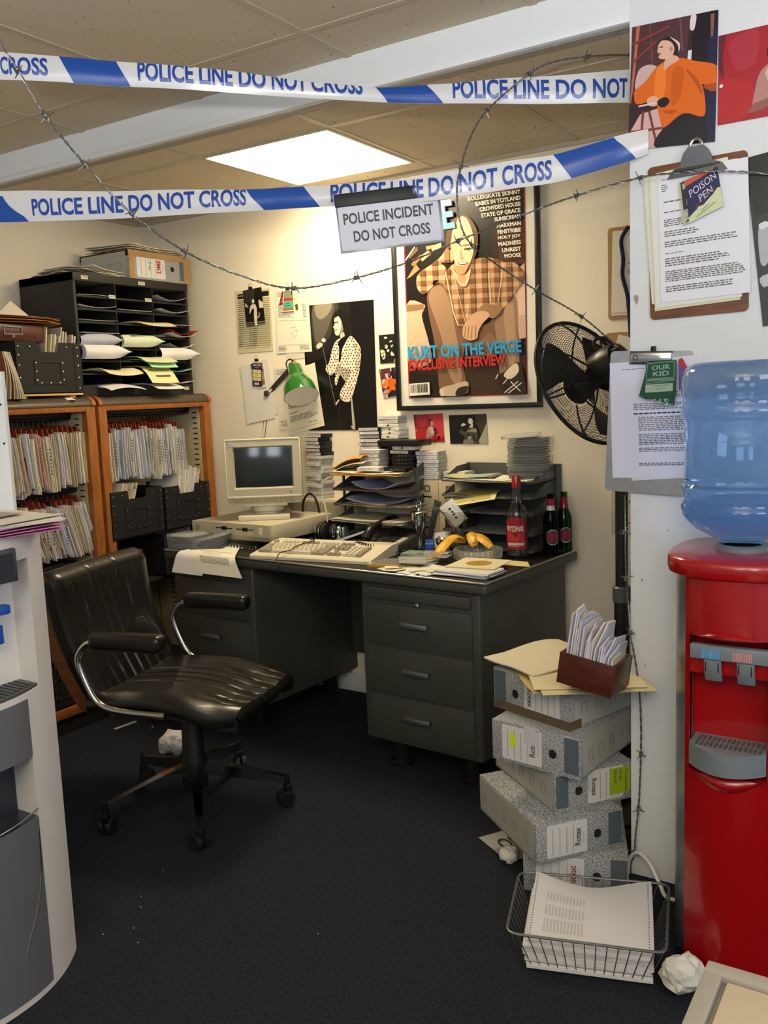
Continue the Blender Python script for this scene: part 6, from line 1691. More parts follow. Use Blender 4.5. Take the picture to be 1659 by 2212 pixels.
lbpoly([(-.036, .036), (.036, .036), (.036, .142)] + top[1:-1] + [(-.036, .142)], '#8c1a22', 1)
lbpoly([(-.036, .064), (.036, .064), (.036, .098), (-.036, .098)], '#b22430', 2)
lbpoly([(-.012, .098), (.012, .098), (0, .078)], '#5a0e12', 3); lbpoly([(-.034, .052), (.034, .052), (.034, .061), (-.034, .061)], '#c4bcae', 2); lbpoly([(-.034, .0475), (.034, .0475), (.034, .050), (-.034, .050)], '#c98a86', 2)
b.text('RYDNIK', -.034, .104, .068, .021, 0, 0, '#d8d2c4', .015, fn=lambda x, z: tuple(c * (1.012 if i < 2 else 1) for i, c in enumerate(lb(x, z))))
b.build('label', 'gloss_print', vb)
def beer(u, v, label, mat, wrap):
    t = on_desk('beer_bottle', label, 'bottle', u, v, math.radians(38), group='beer bottles')
    b = MB(); b.lathe([(0, .003), (.027, 0), (.0305, .004), (.0305, .125), (.0285, .142), (.017, .168), (.0135, .19), (.0128, .222), (.0135, .225), (.0135, .231), (.0115, .232), (.0108, .19), (.015, .166), (.0270, .14), (.029, .12), (.029, .012), (0, .010)], 28); b.build('glass', mat, t)
    b = MB(); b.lathe([(.0142, .187), (.0136, .208), (.0138, .214)], 24, col='#8d1624'); b.lathe([(.0170, .170), (.0142, .187)], 24, col=wrap); b.build('neck_label', 'foil_print', t)
    b = MB()
    for k in range(14):
        a0, a1 = -PI / 2 - .85 + 1.7 * k / 14, -PI / 2 - .85 + 1.7 * (k + 1) / 14
        def hh(a): return .030 * math.sqrt(max(0.02, 1 - ((a + PI / 2) / .87) ** 2))
        for (rad, f, c) in ((.0309, 1.0, '#b5b8b4'), (.0311, .88, '#1c2420'), (.0313, .72, '#7a2430')):
            b.add([(rad * math.cos(a0), rad * math.sin(a0), .068 - hh(a0) * f), (rad * math.cos(a1), rad * math.sin(a1), .068 - hh(a1) * f), (rad * math.cos(a1), rad * math.sin(a1), .068 + hh(a1) * f), (rad * math.cos(a0), rad * math.sin(a0), .068 + hh(a0) * f)], [(0, 1, 2, 3)], 0, False, c)
    b.build('body_label', 'gloss_print', t)
    return t
beer(.048, .585, 'dark green beer bottle with red neck label, front one of two', 'dark_green_glass', '#c9c4bc')
beer(.028, .66, 'bright green beer bottle with red neck label, rear one of two', 'green_glass', '#7a1420')

# ---- loose things on the front right of the desk
cd_case(.495, .15, DZ, .32, 'disc case with yellow edge lying in front of the telephone', 'disc cases lying on the desk', 'clear_case', None, '#77756c', '#6d6b62')
o = MB(); o.box(-.07, .07, -.004, .002, 0, .0105, 0, col='#b58a22'); tag(o.build('yellow_card', 'print', None, dk(.467, .088, DZ), (0, 0, DYAW + .32)), 'yellow spine card along the edge of the dark disc case', 'card')
for k, (u_, v_, y_, z_) in enumerate(((.39, .20, .1, .0), (.42, .26, -.2, .0), (.385, .14, .5, .0172), (.37, .27, .25, .0172))):
    t = on_desk('empty_cassette_box', 'clear empty cassette box in the clutter left of the ashtray, %s' % ('front', 'left', 'upper front', 'upper back')[k], 'cassette box', u_, v_, y_, DZ + .002 + z_, 'clear cassette boxes by the ashtray')
    b = MB(); b.box(-.0545, .0545, -.035, .035, 0, .0165, 0, .001); b.build('case', 'clear_plastic', t)
    b = MB(); b.box(-.05, .05, -.033, .028, .001, .0022, 0, col='#c2bfae'); b.build('inlay', 'print', t)
ro = random.Random(77)
for k in range(9):
    o = MB(); w_, h_ = ro.uniform(.06, .11), ro.uniform(.05, .08)
    o.slab(5, 4, lambda a, q: ((a - .5) * w_, (q - .5) * h_, .004 * math.sin(a * 5 + k) * a), .0008, 0, ro.choice(['#d6d0b4', '#d8d6ce', '#cfc8a4', '#c9c9c9']))
    o = o.build('paper_scrap', 'print', None, dk(.28 + .05 * (k % 4) + ro.uniform(-.01, .01), .055 + .045 * (k // 4) + ro.uniform(-.008, .008), DZ + .0012 + .0007 * k), (0, 0, ro.uniform(-.7, .7)))
    tag(o, 'paper scrap in the litter at the front desk edge, below the clear cassette boxes', 'paper scrap', 'paper scraps on the desk')
for k in range(7):
    o = MB(); o.box(-.105, .105, -.06, .06, 0, .0022, 0, col=['#8f92a6', '#a9abba', '#c9c9cc', '#7d8198', '#9a9cb0', '#d0cfcc', '#cfcdc2'][k])
    o = o.build('envelope', 'print', None, dk(.135 + ro.uniform(-.012, .012), .12 + ro.uniform(-.012, .012), DZ + .0024 * k), (0, 0, DYAW + ro.uniform(-.12, .12)))
    tag(o, 'bluish envelope under the record sleeve, %s of the pile' % ('lowest', 'sixth', 'fifth', 'fourth', 'third', 'second', 'topmost')[k], 'envelope', 'envelopes under the record sleeve')
sl = on_desk('record_sleeve', 'cream seven-inch record sleeve with round centre hole near the desk corner', 'record sleeve', .150, .215, math.radians(8), DZ + .0178)
b = MB()
hole = [(.047 * math.cos(-2 * PI * k / 32), .047 * math.sin(-2 * PI * k / 32)) for k in range(32)]
sq = [(-.091, -.091), (.091, -.091), (.091, .091), (-.091, .091)]
vs = [(p[0], p[1], .0026) for p in sq] + [(p[0], p[1], .0026) for p in hole]
# square with a hole, as a fan of quads
out = []
for k in range(32):
    a = -2 * PI * k / 32
    c_, s_ = math.cos(a), math.sin(a); m_ = .091 / max(abs(c_), abs(s_)); out.append((c_ * m_, s_ * m_, .0026))
b.add([(p[0], p[1], .0026) for p in hole] + out, [((k + 1) % 32, k, 32 + k, 32 + (k + 1) % 32) for k in range(32)], 0, False, '#d2c9a2')
b.box(-.091, .091, -.091, .091, 0, .0016, 0, col='#cdc49c')
b.build('sleeve', 'print', sl)
b = MB(); b.lathe([(.088, .0016), (.088, .0022), (.046, .0022)], 40, col='#16140f'); b.prism([(.0462 * math.cos(k * PI / 20), .0462 * math.sin(k * PI / 20)) for k in range(40)], .0023, .0029, col='#a98a2c'); b.prism([(.0035 * math.cos(k * PI / 6), .0035 * math.sin(k * PI / 6)) for k in range(12)], .0029, .0030, col='#2a2414'); b.build('record', 'gloss_print', sl)
o = MB(); o.add([(-.12, -.05, 0), (.11, -.02, 0), (.06, .06, 0.0), (-.06, .05, 0), (-.12, -.05, .001), (.11, -.02, .001), (.06, .06, .001), (-.06, .05, .001)], [(3, 2, 1, 0), (4, 5, 6, 7), (0, 1, 5, 4), (1, 2, 6, 5), (2, 3, 7, 6), (3, 0, 4, 7)], 0, False, '#cdbf88'); tag(o.build('yellow_paper', 'print', None, dk(.11, .335, DZ + .001), (0, 0, DYAW)), 'pointed cream paper poking out between ashtray and vodka bottle', 'paper')
# clear disc cases at the left end
for k in range(6):
    cd_case(1.53 + .004 * k, .085 + .002 * k, DZ + .0102 * k, .1 + rk.uniform(-.08, .08), 'clear disc case in the neat pile at the left desk corner, %s' % ('lowest', 'fifth', 'fourth', 'third', 'second', 'topmost')[k], 'disc cases at the left desk corner', ins='#a8a9a2')
for k in range(5):
    cd_case(1.43 - .006 * k, .115, DZ + .006 + .0105 * k, .5, 'clear disc case slipping off the neat pile at the left corner, %s' % ('lowest', 'fourth', 'third', 'second', 'topmost')[k], 'disc cases at the left desk corner', ins='#8f918c', tilt=(0, -.10 - .03 * k))
# loose cassettes behind the telephone
stack(.885, .60, DZ, 2, 'white', 'loose under the left letter trays', 'loose cassettes on the desk', [], .3, .004) if False else None
for k, (u_, v_, y_) in enumerate(((.87, .42, .2), (.735, .43, -.3))):
    cassette_case(u_, v_, DZ + .0005, y_, ('white', 'black')[k], ('white-spined cassette lying behind the headphones', 'black cassette case lying behind the telephone')[k], 'loose cassettes on the desk', '')

# ---- desk lamp
lp = on_desk('desk_lamp', 'green enamel swing-arm desk lamp behind the monitor', 'lamp', 1.615, .655, 0)
b = MB(); b.lathe([(.06, 0), (.06, .012), (.045, .022), (.012, .03), (.012, .06), (0, .062)], 24); b.build('lamp_base', 'dull_steel', lp)
def bar(b, p, q, w=.008):
    p, q = Vector(p), Vector(q)
    d = (q - p).normalized(); sd = Vector((d.z, 0, -d.x)).normalized()
    for s_ in (-1, 1):
        b.tube([p + sd * s_ * w, q + sd * s_ * w], .0048, 4)
    b.tube([p + Vector((0, .004, 0)), q + Vector((0, .004, 0))], .006, 4)
J0, J1, J2 = (0.0, 0, .05), (.055, 0, .655), (.232, -.01, .778)
M1 = (0.010, 0, .43)
b = MB(); bar(b, J0, M1); b.build('lower_arm', 'desk_steel', lp)
b = MB(); bar(b, M1, J1); b.build('middle_arm', 'desk_steel', lp)
b = MB(); bar(b, J1, J2); b.build('upper_arm', 'desk_steel', lp)
for J in (M1, J1, J2):
    b = MB(); b.cyl((J[0], J[1] - .014, J[2]), (J[0], J[1] + .014, J[2]), .015, None, 14); b.build('joint', 'dull_steel', lp)
AP = Vector((.245, -.012, .775)); MC = Vector((.322, -.062, .635))
ax = (MC - AP).normalized()
rotm = ax.to_track_quat('Z', 'Y').to_matrix().to_4x4()
Lh = (MC - AP).length
b = MB(); b.M = Matrix.Translation(AP) @ rotm
b.lathe([(.004, -.01), (.026, -.004), (.033, .004), (.036, .05), (.040, .062), (.058, .085), (.073, .115), (.079, Lh), (.0805, Lh), (.0805, Lh - .001)], 36); b.M = Matrix.Identity(4); sh = b.build('lamp_shade', 'green_enamel', lp)
b = MB(); b.M = Matrix.Translation(AP) @ rotm; b.lathe([(.0785, Lh), (.072, .117), (.056, .088), (.038, .066), (.034, .05), (0, .03)], 36); b.M = Matrix.Identity(4); b.build('shade_lining', 'white_enamel', sh)
b = MB(); b.M = Matrix.Translation(AP) @ rotm; b.lathe([(0, .03), (.013, .04), (.015, .065), (.024, .085), (.027, .10), (.018, .12), (0, .125)], 20); b.M = Matrix.Identity(4); b.build('bulb', 'white_enamel', sh)
b = MB(); b.M = Matrix.Translation(AP) @ rotm; b.lathe([(.0, -.036), (.008, -.034), (.010, -.02), (.014, -.016), (.014, -.004)], 16); b.M = Matrix.Identity(4); b.build('brass_fitting', 'brass', lp)
b = MB(); b.tube(spline([AP + Vector((-.005, 0, .02)), AP + Vector((-.025, 0, .035)), AP + Vector((-.05, 0, .02)), AP + Vector((-.045, 0, -.005)), AP + Vector((-.02, 0, -.02))], 5), .003, 6); b.build('carry_loop', 'black_plastic', lp)
# ------------------------------------------------------------------ swivel chair
CH = thing('office_chair', 'black leather swivel armchair with wooden shell and chrome five-star base', 'chair', (-2.16, 2.115, 0), math.radians(13))
def chp(b, name, mat, par=CH): return b.build(name, mat, par)
for k, a in enumerate((-56.6, -124.5, 17, 91, 158)):
    a = math.radians(a); c_, s_ = math.cos(a), math.sin(a)
    b = MB()
    prof = [(.035, .125, .165), (.12, .110, .150), (.31, .083, .108)]
    w = (.016, .015, .012)
    vs = []
    for (r_, z0, z1), ww in zip(prof, w):
        for (sd, z) in ((-1, z0), (1, z0), (1, z1), (-1, z1)):
            vs.append((c_ * r_ - s_ * sd * ww, s_ * r_ + c_ * sd * ww, z))
    fs = [(3, 2, 1, 0), (8, 9, 10, 11)]
    for q in range(2):
        for j in range(4): fs.append((q * 4 + j, q * 4 + (j + 1) % 4, q * 4 + 4 + (j + 1) % 4, q * 4 + 4 + j))
    b.add(vs, fs)
    leg = chp(b, 'base_leg', 'chrome')
    b = MB(); b.M = Matrix.Translation((c_ * .318, s_ * .318, 0)) @ Matrix.Rotation(a + .7, 4, 'Z')
    b.cyl((0, 0, .05), (0, 0, .112), .009, None, 10); b.box(-.012, .012, -.014, .014, .045, .075, 0, .004)
    b.build('caster_fork', 'black_plastic', leg)
    for sd in (-1, 1):
        b = MB(); b.M = Matrix.Translation((c_ * .318, s_ * .318, 0)) @ Matrix.Rotation(a + .7, 4, 'Z')
        b.cyl((-.012, sd * .005, .0285), (-.012, sd * .022, .0285), .0285, .026, 20); b.build('caster_wheel', 'dark_rubber', leg)
b = MB(); b.lathe([(.044, .075), (.044, .18), (.037, .20), (.034, .36), (.030, .37), (.030, .395)], 24); chp(b, 'gas_column', 'black_plastic')
b = MB(); b.box(-.12, .12, -.085, .085, .375, .40, 0, .008); b.tube(spline([(-.06, -.07, .385), (-.07, -.12, .37), (-.05, -.15, .345), (-.05, -.155, .325)], 4), .007, 8); b.box(-.10, -.02, -.11, -.08, .345, .375, 0, .006); chp(b, 'tilt_mechanism', 'black_plastic')
def groove(t, n, w=.10):
    """depth of the stitched channels across the middle"""
    f = t * n
    d = abs(f - round(f)) / n
    return -.006 * math.exp(-(d / .0045) ** 2)
def seat_top(a, q):
    # a across (0 right .. 1 left), q back to front
    y = (a - .5) * .50
    x = -.225 + .515 * q
    z = .452 + .022 * math.sin(PI * min(1, q * 1.15)) - .014 * math.cos(y / .25 * PI / 2 * .9) + .012
    if q > .62:
        f = (q - .62) / .38
        z -= .018 * f * f; y *= 1 - .20 * f ** 3
    e = abs(a - .5) * 2
    z -= .045 * max(0, e - .8) ** 1.5 * 5
    if abs(y) < .17 and q > .03: z += groove((y + .17) / .34, 7) * 1.1
    z += .0022 * math.sin(y * 60 + x * 25) * (q > .5) * .6
    return (x, y, z)
b = MB(); b.grid(84, 30, seat_top, 0)
edge = [seat_top(i / 84, 1) for i in range(85)]
b.grid(84, 5, lambda a, q: (lambda p: (p[0] - .03 * q * q + .016 * math.sin(q * PI), p[1] * (1 - .04 * q), p[2] - .062 * q))(seat_top(a, 1)), 0)
for sd in (0, 1):
    b.grid(5, 30, lambda a, q, sd=sd: (lambda p: (p[0] - .03 * a * a * max(0, q * 4 - 3), p[1] + (-1 if sd == 0 else 1) * .006 * math.sin(a * PI), p[2] - (.03 + .032 * max(0, q * 2 - 1)) * a))(seat_top(sd, q)), 0)
chp(b, 'seat_cushion', 'leather')
def seat_under(a, q):
    p = seat_top(a, q)
    return (p[0] - .02 * q, p[1] * .97, .438 - .012 * math.sin(PI * q) - .02 * max(0, abs(a - .5) - .4) - .035 * max(0, q - .5) - groove(0, 1) * 0)
b = MB(); b.grid(20, 24, lambda a, q: seat_under(1 - a, q), 0)
for sd in (0, 1):
    b.grid(2, 24, lambda a, q, sd=sd: (lambda p, u: (p[0], u[1] + (.004 if sd else -.004), p[2] - .026 - .032 * max(0, q * 2 - 1) + (u[2] - .012 - p[2] + .026 + .032 * max(0, q * 2 - 1)) * a))(seat_top(sd, q), seat_under(sd, q)), 0)
chp(b, 'seat_shell', 'black_plastic')
def back_pt(a, q, off=0.0):
    # q 0 bottom .. 1 top
    y = (a - .5) * (.48 + .05 * q)
    x = -.205 - .13 * q - .035 * math.sin(q * PI) + .012 * (y / .24) ** 2
    z = .44 + .435 * q
    if q > .86:
        f = (q - .86) / .14
        x -= .038 * f * f; z -= .018 * f * f
    e = abs(a - .5) * 2
    x -= .030 * max(0, e - .82) ** 1.5 * 8
    z -= .05 * max(0, e - .84) ** 2 * 12 * (q > .7) * (q - .7) / .3
    if abs(y) < .17: x += groove((y + .17) / .34, 7)
    return (x - off, y + .03, z)
b = MB(); b.grid(80, 30, lambda a, q: back_pt(1 - a, q), 0)
b.grid(40, 4, lambda a, q: (lambda p: (p[0] - .05 * q, p[1], p[2] - .012 * q * q))(back_pt(1 - a, 1)), 0)
for sd in (0, 1):
    b.grid(4, 30, lambda a, q, sd=sd: (lambda p: (p[0] - .05 * a, p[1] + (1 if sd else -1) * .008 * math.sin(a * PI), p[2]))(back_pt(sd, q)), 0)
b.grid(40, 4, lambda a, q: (lambda p: (p[0] - .04 * q, p[1], p[2] - .01))(back_pt(a, 0)), 0)
chp(b, 'back_cushion', 'leather')
def back_shell(a, q):
    y = (a - .5) * (.48 + .045 * q)
    return (-.275 - .125 * q - .045 * math.sin(q * PI) + .012 * (y / .24) ** 2, y + .03, .40 + .445 * q)
b = MB(); b.slab(16, 22, lambda a, q: back_shell(a, q), .012)
b.grid(16, 22, lambda a, q: (lambda p: (p[0] - .014, p[1], p[2]))(back_shell(1 - a, q)), 0)
for sd in (0, 1):
    b.grid(2, 22, lambda a, q, sd=sd: (lambda p: (p[0] + .036 - .056 * a, p[1] + (.004 if sd else -.004), p[2]))(back_shell(sd, q)), 0)
chp(b, 'back_shell', 'walnut')
for sd in (-1, 1):
    b = MB(); b.tube(spline([(-.13, sd * .275, .652), (-.185, sd * .275, .645), (-.222, sd * .275, .60), (-.215, sd * .275, .55), (-.18, sd * .275, .475), (-.14, sd * .272, .44), (-.06, sd * .268, .428), (.075, sd * .262, .426)], 6), .0115, 12); arm = chp(b, 'arm_tube', 'chrome')
    b = MB(); b.box(-.165, .095, sd * .275 - .030, sd * .275 + .030, .632, .688, 0, .018, seg=4)
    b.build('arm_pad', 'leather', arm)

# ------------------------------------------------------------------ stack of archive box files
def box_file(label, x, y, yaw, z, w, d, h, brand, flip=False, tape=0.0, side_print=True, hole=True, note=None, group='archive box files in the stack', brandcol='#55585c', boxmat='box_board', patch=True, tag_=True):
    t = thing('box_file', label, 'box file', (x, y, z), math.radians(yaw), group)
    b = MB(); b.box(0, w, 0, d, 0, h, 0, .0015); b.build('box_body', boxmat, t)
    if tape:
        b = MB(); b.box(-.001, w + .001, -.001, .05, 0, tape); b.build('brown_tape', 'box_edge', t)
    fx = (lambda x_: w - x_) if flip else (lambda x_: x_)
    b = MB()
    def rct(x0, x1, z0, z1, y, c, r=0):
        x0, x1 = sorted((fx(x0), fx(x1)))
        if r:
            b.M = Matrix.Translation((0, y, 0)) @ Matrix.Rotation(PI / 2, 4, 'X'); b.prism(rounded(x0, x1, z0, z1, r, 3), 0, .0006, col=c); b.M = Matrix.Identity(4)
        else:
            b.box(x0, x1, y - .0006, y, z0, z1, col=c)
    lw = .46 * w
    l0 = .42 * w
    rct(l0, l0 + lw, .010, h - .008, -.0001, '#c6c5c2', .006)
    for k in range(4): rct(l0 + lw * (.34 + .17 * k), l0 + lw * (.34 + .17 * k) + .0012, .016, h - .02, -.0006, '#6d6d6d')
    x0 = fx(l0 + lw * (.10 if not flip else .16))
    b.M = Matrix.Translation((x0, -.0009, h * (.72 if not flip else .28))) @ Matrix.Rotation(PI / 2, 4, 'X') @ Matrix.Rotation(-PI / 2 if not flip else PI / 2, 4, 'Z')
    b.text(brand, 0, 0, h * .46, lw * .15, 0, 0, brandcol, .03); b.text('TRANSFER', .004, -lw * .085, h * .3, lw * .035, 0, 0, '#77797c'); b.M = Matrix.Identity(4)
    b.build('front_label', 'print', t)
    if patch:
        b = MB(); rct(.015 * w, .17 * w, .012, h - .006, -.0001, '#4f5b63'); b.build('edge_patch', 'print', t)
    if hole:
        b = MB(); b.M = Matrix.Translation((fx(.30 * w), -.0004, h * .48)) @ Matrix.Rotation(PI / 2, 4, 'X'); b.prism([(.0125 * math.cos(a * PI / 10), .0125 * math.sin(a * PI / 10)) for a in range(-8, 9)], 0, .0008); b.M = Matrix.Identity(4); b.build('finger_hole', 'black_matt', t)
    if side_print:
        for xs in (0, w):
            b = MB(); sg = -1 if xs == 0 else 1
            xa, xb = sorted((xs, xs + sg * .0008))
            b.box(xa, xb, .02, d - .01, .008, h - .006, col='#a3a29a')
            for k in range(5):
                xa2, xb2 = sorted((xs + sg * .0008, xs + sg * .0012))
                yy = .05 + k * .065
                b.box(xa2, xb2, yy, yy + .03, h * .55, h * .57, col='#75756e'); b.box(xa2, xb2, yy, yy + .002, h * .3, h * .55, col='#75756e'); b.box(xa2, xb2, yy + .02, yy + .022, h * .3, h * .5, col='#75756e')
            b.build('side_panel', 'print', t)
    if note:
        for (nx, nz, nw, nh, c, tx) in note:
            b = MB(); b.box(nx, nx + nw, -.0016, -.0007, nz, nz + nh, col=c)
            if tx:
                for q, s_ in enumerate(tx):
                    b.M = Matrix.Translation((nx + nw * (.75 - .27 * q), -.0018, nz + nh * .92)) @ Matrix.Rotation(PI / 2, 4, 'X') @ Matrix.Rotation(-PI / 2, 4, 'Z'); b.text(s_, 0, 0, nh * min(.85, .09 * len(s_)), nw * .15, 0, 0, '#23301a'); b.M = Matrix.Identity(4)
            b.build('sticky_note', 'print', t)
    return t
box_file('grey archive box file at the bottom of the stack, behind the wire basket', -.965, 2.165, 21, 0, .285, .38, .112, 'dokuc', True, .0, False, True, brandcol='#8d4a3c')
box_file('grey archive box file second from the bottom, with clear white front label', -.905, 2.118, 51, .1125, .27, .36, .112, 'Rotex', True)
box_file('grey archive box file in the middle of the stack, with green TIMESHEETS note', -.885, 2.205, 52, .225, .25, .36, .112, 'Rotex', False, note=[(.175, .022, .066, .076, '#93a91c', ['Timesheets', 'to be', 'filed.'])])
box_file('grey archive box file second from the top, with small yellow sticker', -1.085, 2.235, -7, .3375, .277, .39, .118, 'Rotex', True, note=[(.06, .05, .018, .036, '#c6d816', None), (.105, .068, .05, .05, '#b9b7b9', ['A'])])
box_file('grey archive box file on top of the stack, taped brown along its edge', -1.122, 2.33, -19, .456, .285, .36, .122, 'Rotex', False, .026)
# brown-taped box file on the pigeonholes
bf = box_file('box file with brown tape and red lettering on top of the pigeonholes', -3.195, 2.935, 90, 1.9575, .385, .33, .128, 'DME', True, .0, True, brandcol='#a31f1a')
b = MB()
for (x0, x1, z0, z1) in ((0, .385, .10, .128), (0, .03, 0, .10), (.345, .385, 0, .10)): b.box(x0, x1, -.0022, -.0012, z0, z1)
b.box(0, .03, -.0012, .33, .10, .1285); b.build('brown_tape', 'kraft', bf)
b = MB(); b.M = Matrix.Translation((.135, -.0012, .045)) @ Matrix.Rotation(PI / 2, 4, 'X') @ Matrix.Rotation(PI / 2, 4, 'Z'); b.text('A-J', 0, 0, .035, .018, 0, 0, '#55503f'); b.M = Matrix.Identity(4); b.build('handwriting', 'print', bf)
for k in range(3):
    o = MB(); o.slab(10, 6, lambda a, q: ((a - .5) * .36, (q - .5) * .29, .008 * math.sin(a * 7 + k) * (q + .3) + .004 * k + .008), .003, 0, ['#b8ae92', '#c9c2ac', '#cfc8b4'][k])
    tag(o.build('creased_paper', 'print', None, (-3.36, 3.13, 2.0905 + .004 * k), (0, 0, PI / 2 + .05 * k)), 'creased papers lying on the taped box file, %s layer' % ('lowest', 'middle', 'top')[k], 'papers', 'papers on the taped box file')
# papers, wooden box and envelopes on the stack
for k in range(4):
    o = MB()
    def fb(a, q, k=k): return ((a - .5) * .22, (q - .5) * .30, .003 * k + .03 * max(0, q - .25) * math.sin(min(1, q) * PI) * (k == 3) + .002 * math.sin(a * 8 + k))
    o.slab(8, 12, fb, .004 if k == 3 else .0015, 0, ['#b9a66c', '#c4b88c', '#cfc4a0', '#d0c8ac'][k])
    lab = ('buff folder under the papers on the box-file stack', 'cream sheet sticking out under the wooden box', 'pale sheet on the cream one beside the wooden box', 'folded printout beside the wooden box on the box-file stack')[k]
    px_, py_, an = ((-.87, 2.33, -.9), (-.82, 2.31, -1.0), (-.845, 2.325, -1.05), (-.995, 2.43, -.45))[k]
    tag(o.build('paper_sheets', 'print', None, (px_, py_, .5795 + .0035 * k), (0, 0, an)), lab, 'papers', 'papers on the box-file stack')
wb_ = thing('wooden_box', 'small reddish-brown wooden box full of envelopes on the stack', 'box', (-.862, 2.168, .617), 0, rot=(0, math.radians(8), math.radians(-4)))
WW, WD, WH = .152, .125, .085
b = MB()
b.box(0, WW, 0, .008, 0, WH, 0, .001); b.box(0, WW, WD - .008, WD, 0, WH, 0, .001); b.box(0, .008, .008, WD - .008, 0, WH, 0, .001); b.box(WW - .008, WW, .008, WD - .008, 0, WH, 0, .001); b.box(.008, WW - .008, .008, WD - .008, 0, .006)
b.build('box_body', 'red_wood', wb_)
re_ = random.Random(9)
for k in range(20):
    o = MB()
    hh = .185 - .0042 * k + re_.uniform(-.012, .014)
    x = .010 + k * .0064
    ln = .22 + re_.uniform(-.06, .06)
    c = re_.choice(['#c6c3d2', '#bdbccc', '#d0ced6', '#c9c4c0', '#cfc7b2', '#b4b3c6'])
    w0, w1 = .010 + re_.uniform(0, .006), .113 - re_.uniform(0, .008)
    dz = re_.uniform(-.025, .03)
    pts = [(w0, .008), (w1, .008), (w1 + .01, hh + dz), ((w0 + w1) / 2, hh + max(dz, -dz) + .006), (w0, hh - dz)]
    tk = .0040
    n = len(pts)
    vs = [(x + p[1] * ln * .12 + .004 * math.sin(p[0] * 30 + k), p[0], p[1]) for p in pts]
    vs += [(v[0] + tk, v[1], v[2]) for v in vs]
    o.add(vs, [tuple(range(n)), tuple(range(2 * n - 1, n - 1, -1))] + [(i, n + i, n + (i + 1) % n, (i + 1) % n) for i in range(n)], 0, False, c)
    if k % 4 == 1: o.add([(vs[0][0] - .0005, .02, hh * .6), (vs[0][0] - .0005, .026, hh * .6), (vs[0][0] - .0025, .05, hh * .75), (vs[0][0] - .0025, .044, hh * .75)], [(0, 1, 2, 3), (3, 2, 1, 0)], 0, False, '#5a5a86')
    o = o.build('envelope', 'print', None, wb_.location, tuple(wb_.rotation_euler))
    tag(o, 'envelope standing in the wooden box, %s from its left end' % ordinal(k).replace('topmost', 'first'), 'envelope', 'envelopes in the wooden box')
# ------------------------------------------------------------------ wire basket with printout
RIM = [Vector((-.855, 1.81, .105)), Vector((-.504, 1.913, .105)), Vector((-.575, 2.205, .105)), Vector((-.938, 2.078, .105))]
cen = sum(RIM, Vector()) / 4
BOT = [Vector((cen.x + (p.x - cen.x) * .80, cen.y + (p.y - cen.y) * .80, .006)) for p in RIM]
O0 = Vector((cen.x, cen.y, 0))
wk = thing('wire_basket', 'zinc wire basket on the floor holding a heap of printout', 'basket', O0)
def rnd_loop(P4, r=.03, n=4):
    out = []
    for i in range(4):
        a, b_, c = P4[i - 1], P4[i], P4[(i + 1) % 4]
        p0 = b_ + (a - b_).normalized() * r; p2 = b_ + (c - b_).normalized() * r
        for k in range(n + 1):
            t = k / n; out.append(p0 * (1 - t) ** 2 + b_ * 2 * t * (1 - t) + p2 * t * t)
    return [p - O0 for p in out]
b = MB(); b.tube(rnd_loop(RIM), .0035, 8, closed=True); b.build('rim_wire', 'zinc_wire', wk)
b = MB(); b.tube(rnd_loop(BOT), .0022, 6, closed=True)
MID = [a * .55 + c * .45 for a, c in zip(RIM, BOT)]
for i in range(4):
    n = (14, 11, 14, 11)[i]
    for k in range(1, n):
        t = k / n
        b.tube([RIM[i].lerp(RIM[(i + 1) % 4], t) - O0, BOT[i].lerp(BOT[(i + 1) % 4], t) - O0], .0014, 5)
for k in range(1, 14):
    t = k / 14; b.tube([BOT[0].lerp(BOT[1], t) - O0, BOT[3].lerp(BOT[2], t) - O0], .0014, 5)
b.build('wire_mesh', 'zinc_wire', wk)
rb = random.Random(6)
for k in range(14):
    o = MB(); top = (k == 13)
    dx, dy = rb.uniform(-.008, .008), rb.uniform(-.008, .008)
    def fs_(a, q, k=k): return ((a - .5) * .292 + dx, (q - .5) * .236 + dy, .004 + .0074 * k * (1 - .22 * (1 - q)) + (.018 * math.sin(a * PI * 1.6 + 2.4) * q + .004 * math.sin(q * 3)) * (k / 13) ** 2)
    o.slab(16, 10, fs_, .0055, 0, rb.choice(['#c9c8c8', '#c2c1c2', '#cfcdca']))
    if top:
        for q in range(12):
            a0 = .12 + .028 * q
            for r_ in range(3):
                p4 = [fs_(a0, .08 + .25 * r_), fs_(a0 + .014, .08 + .25 * r_), fs_(a0 + .014, .28 + .22 * r_), fs_(a0, .28 + .22 * r_)]
                o.add([(p[0], p[1], p[2] + .0006) for p in p4], [(0, 1, 2, 3)], 0, False, '#aba9a8')
        for q in range(26):
            for a0 in (.02, .97):
                p = fs_(a0, .03 + q * .037); o.add([(p[0] - .002, p[1] - .002, p[2] + .0006), (p[0] + .002, p[1] - .002, p[2] + .0006), (p[0] + .002, p[1] + .002, p[2] + .0006), (p[0] - .002, p[1] + .002, p[2] + .0006)], [(0, 1, 2, 3)], 0, False, '#77767a')
    o = o.build('fanfold_printout', 'print', None, (cen.x, cen.y, .006), (0, 0, math.radians(17)))
    tag(o, 'bundle of fanfold printout in the wire basket, ' + ('topmost, with printed columns' if top else 'layer %s up from the bottom' % ('lowest', 'second', 'third', 'fourth', 'fifth', 'sixth', 'seventh', 'eighth', 'ninth', 'tenth', 'eleventh', 'twelfth', 'thirteenth')[k].replace('lowest', 'first')), 'printout', 'printouts in the wire basket')
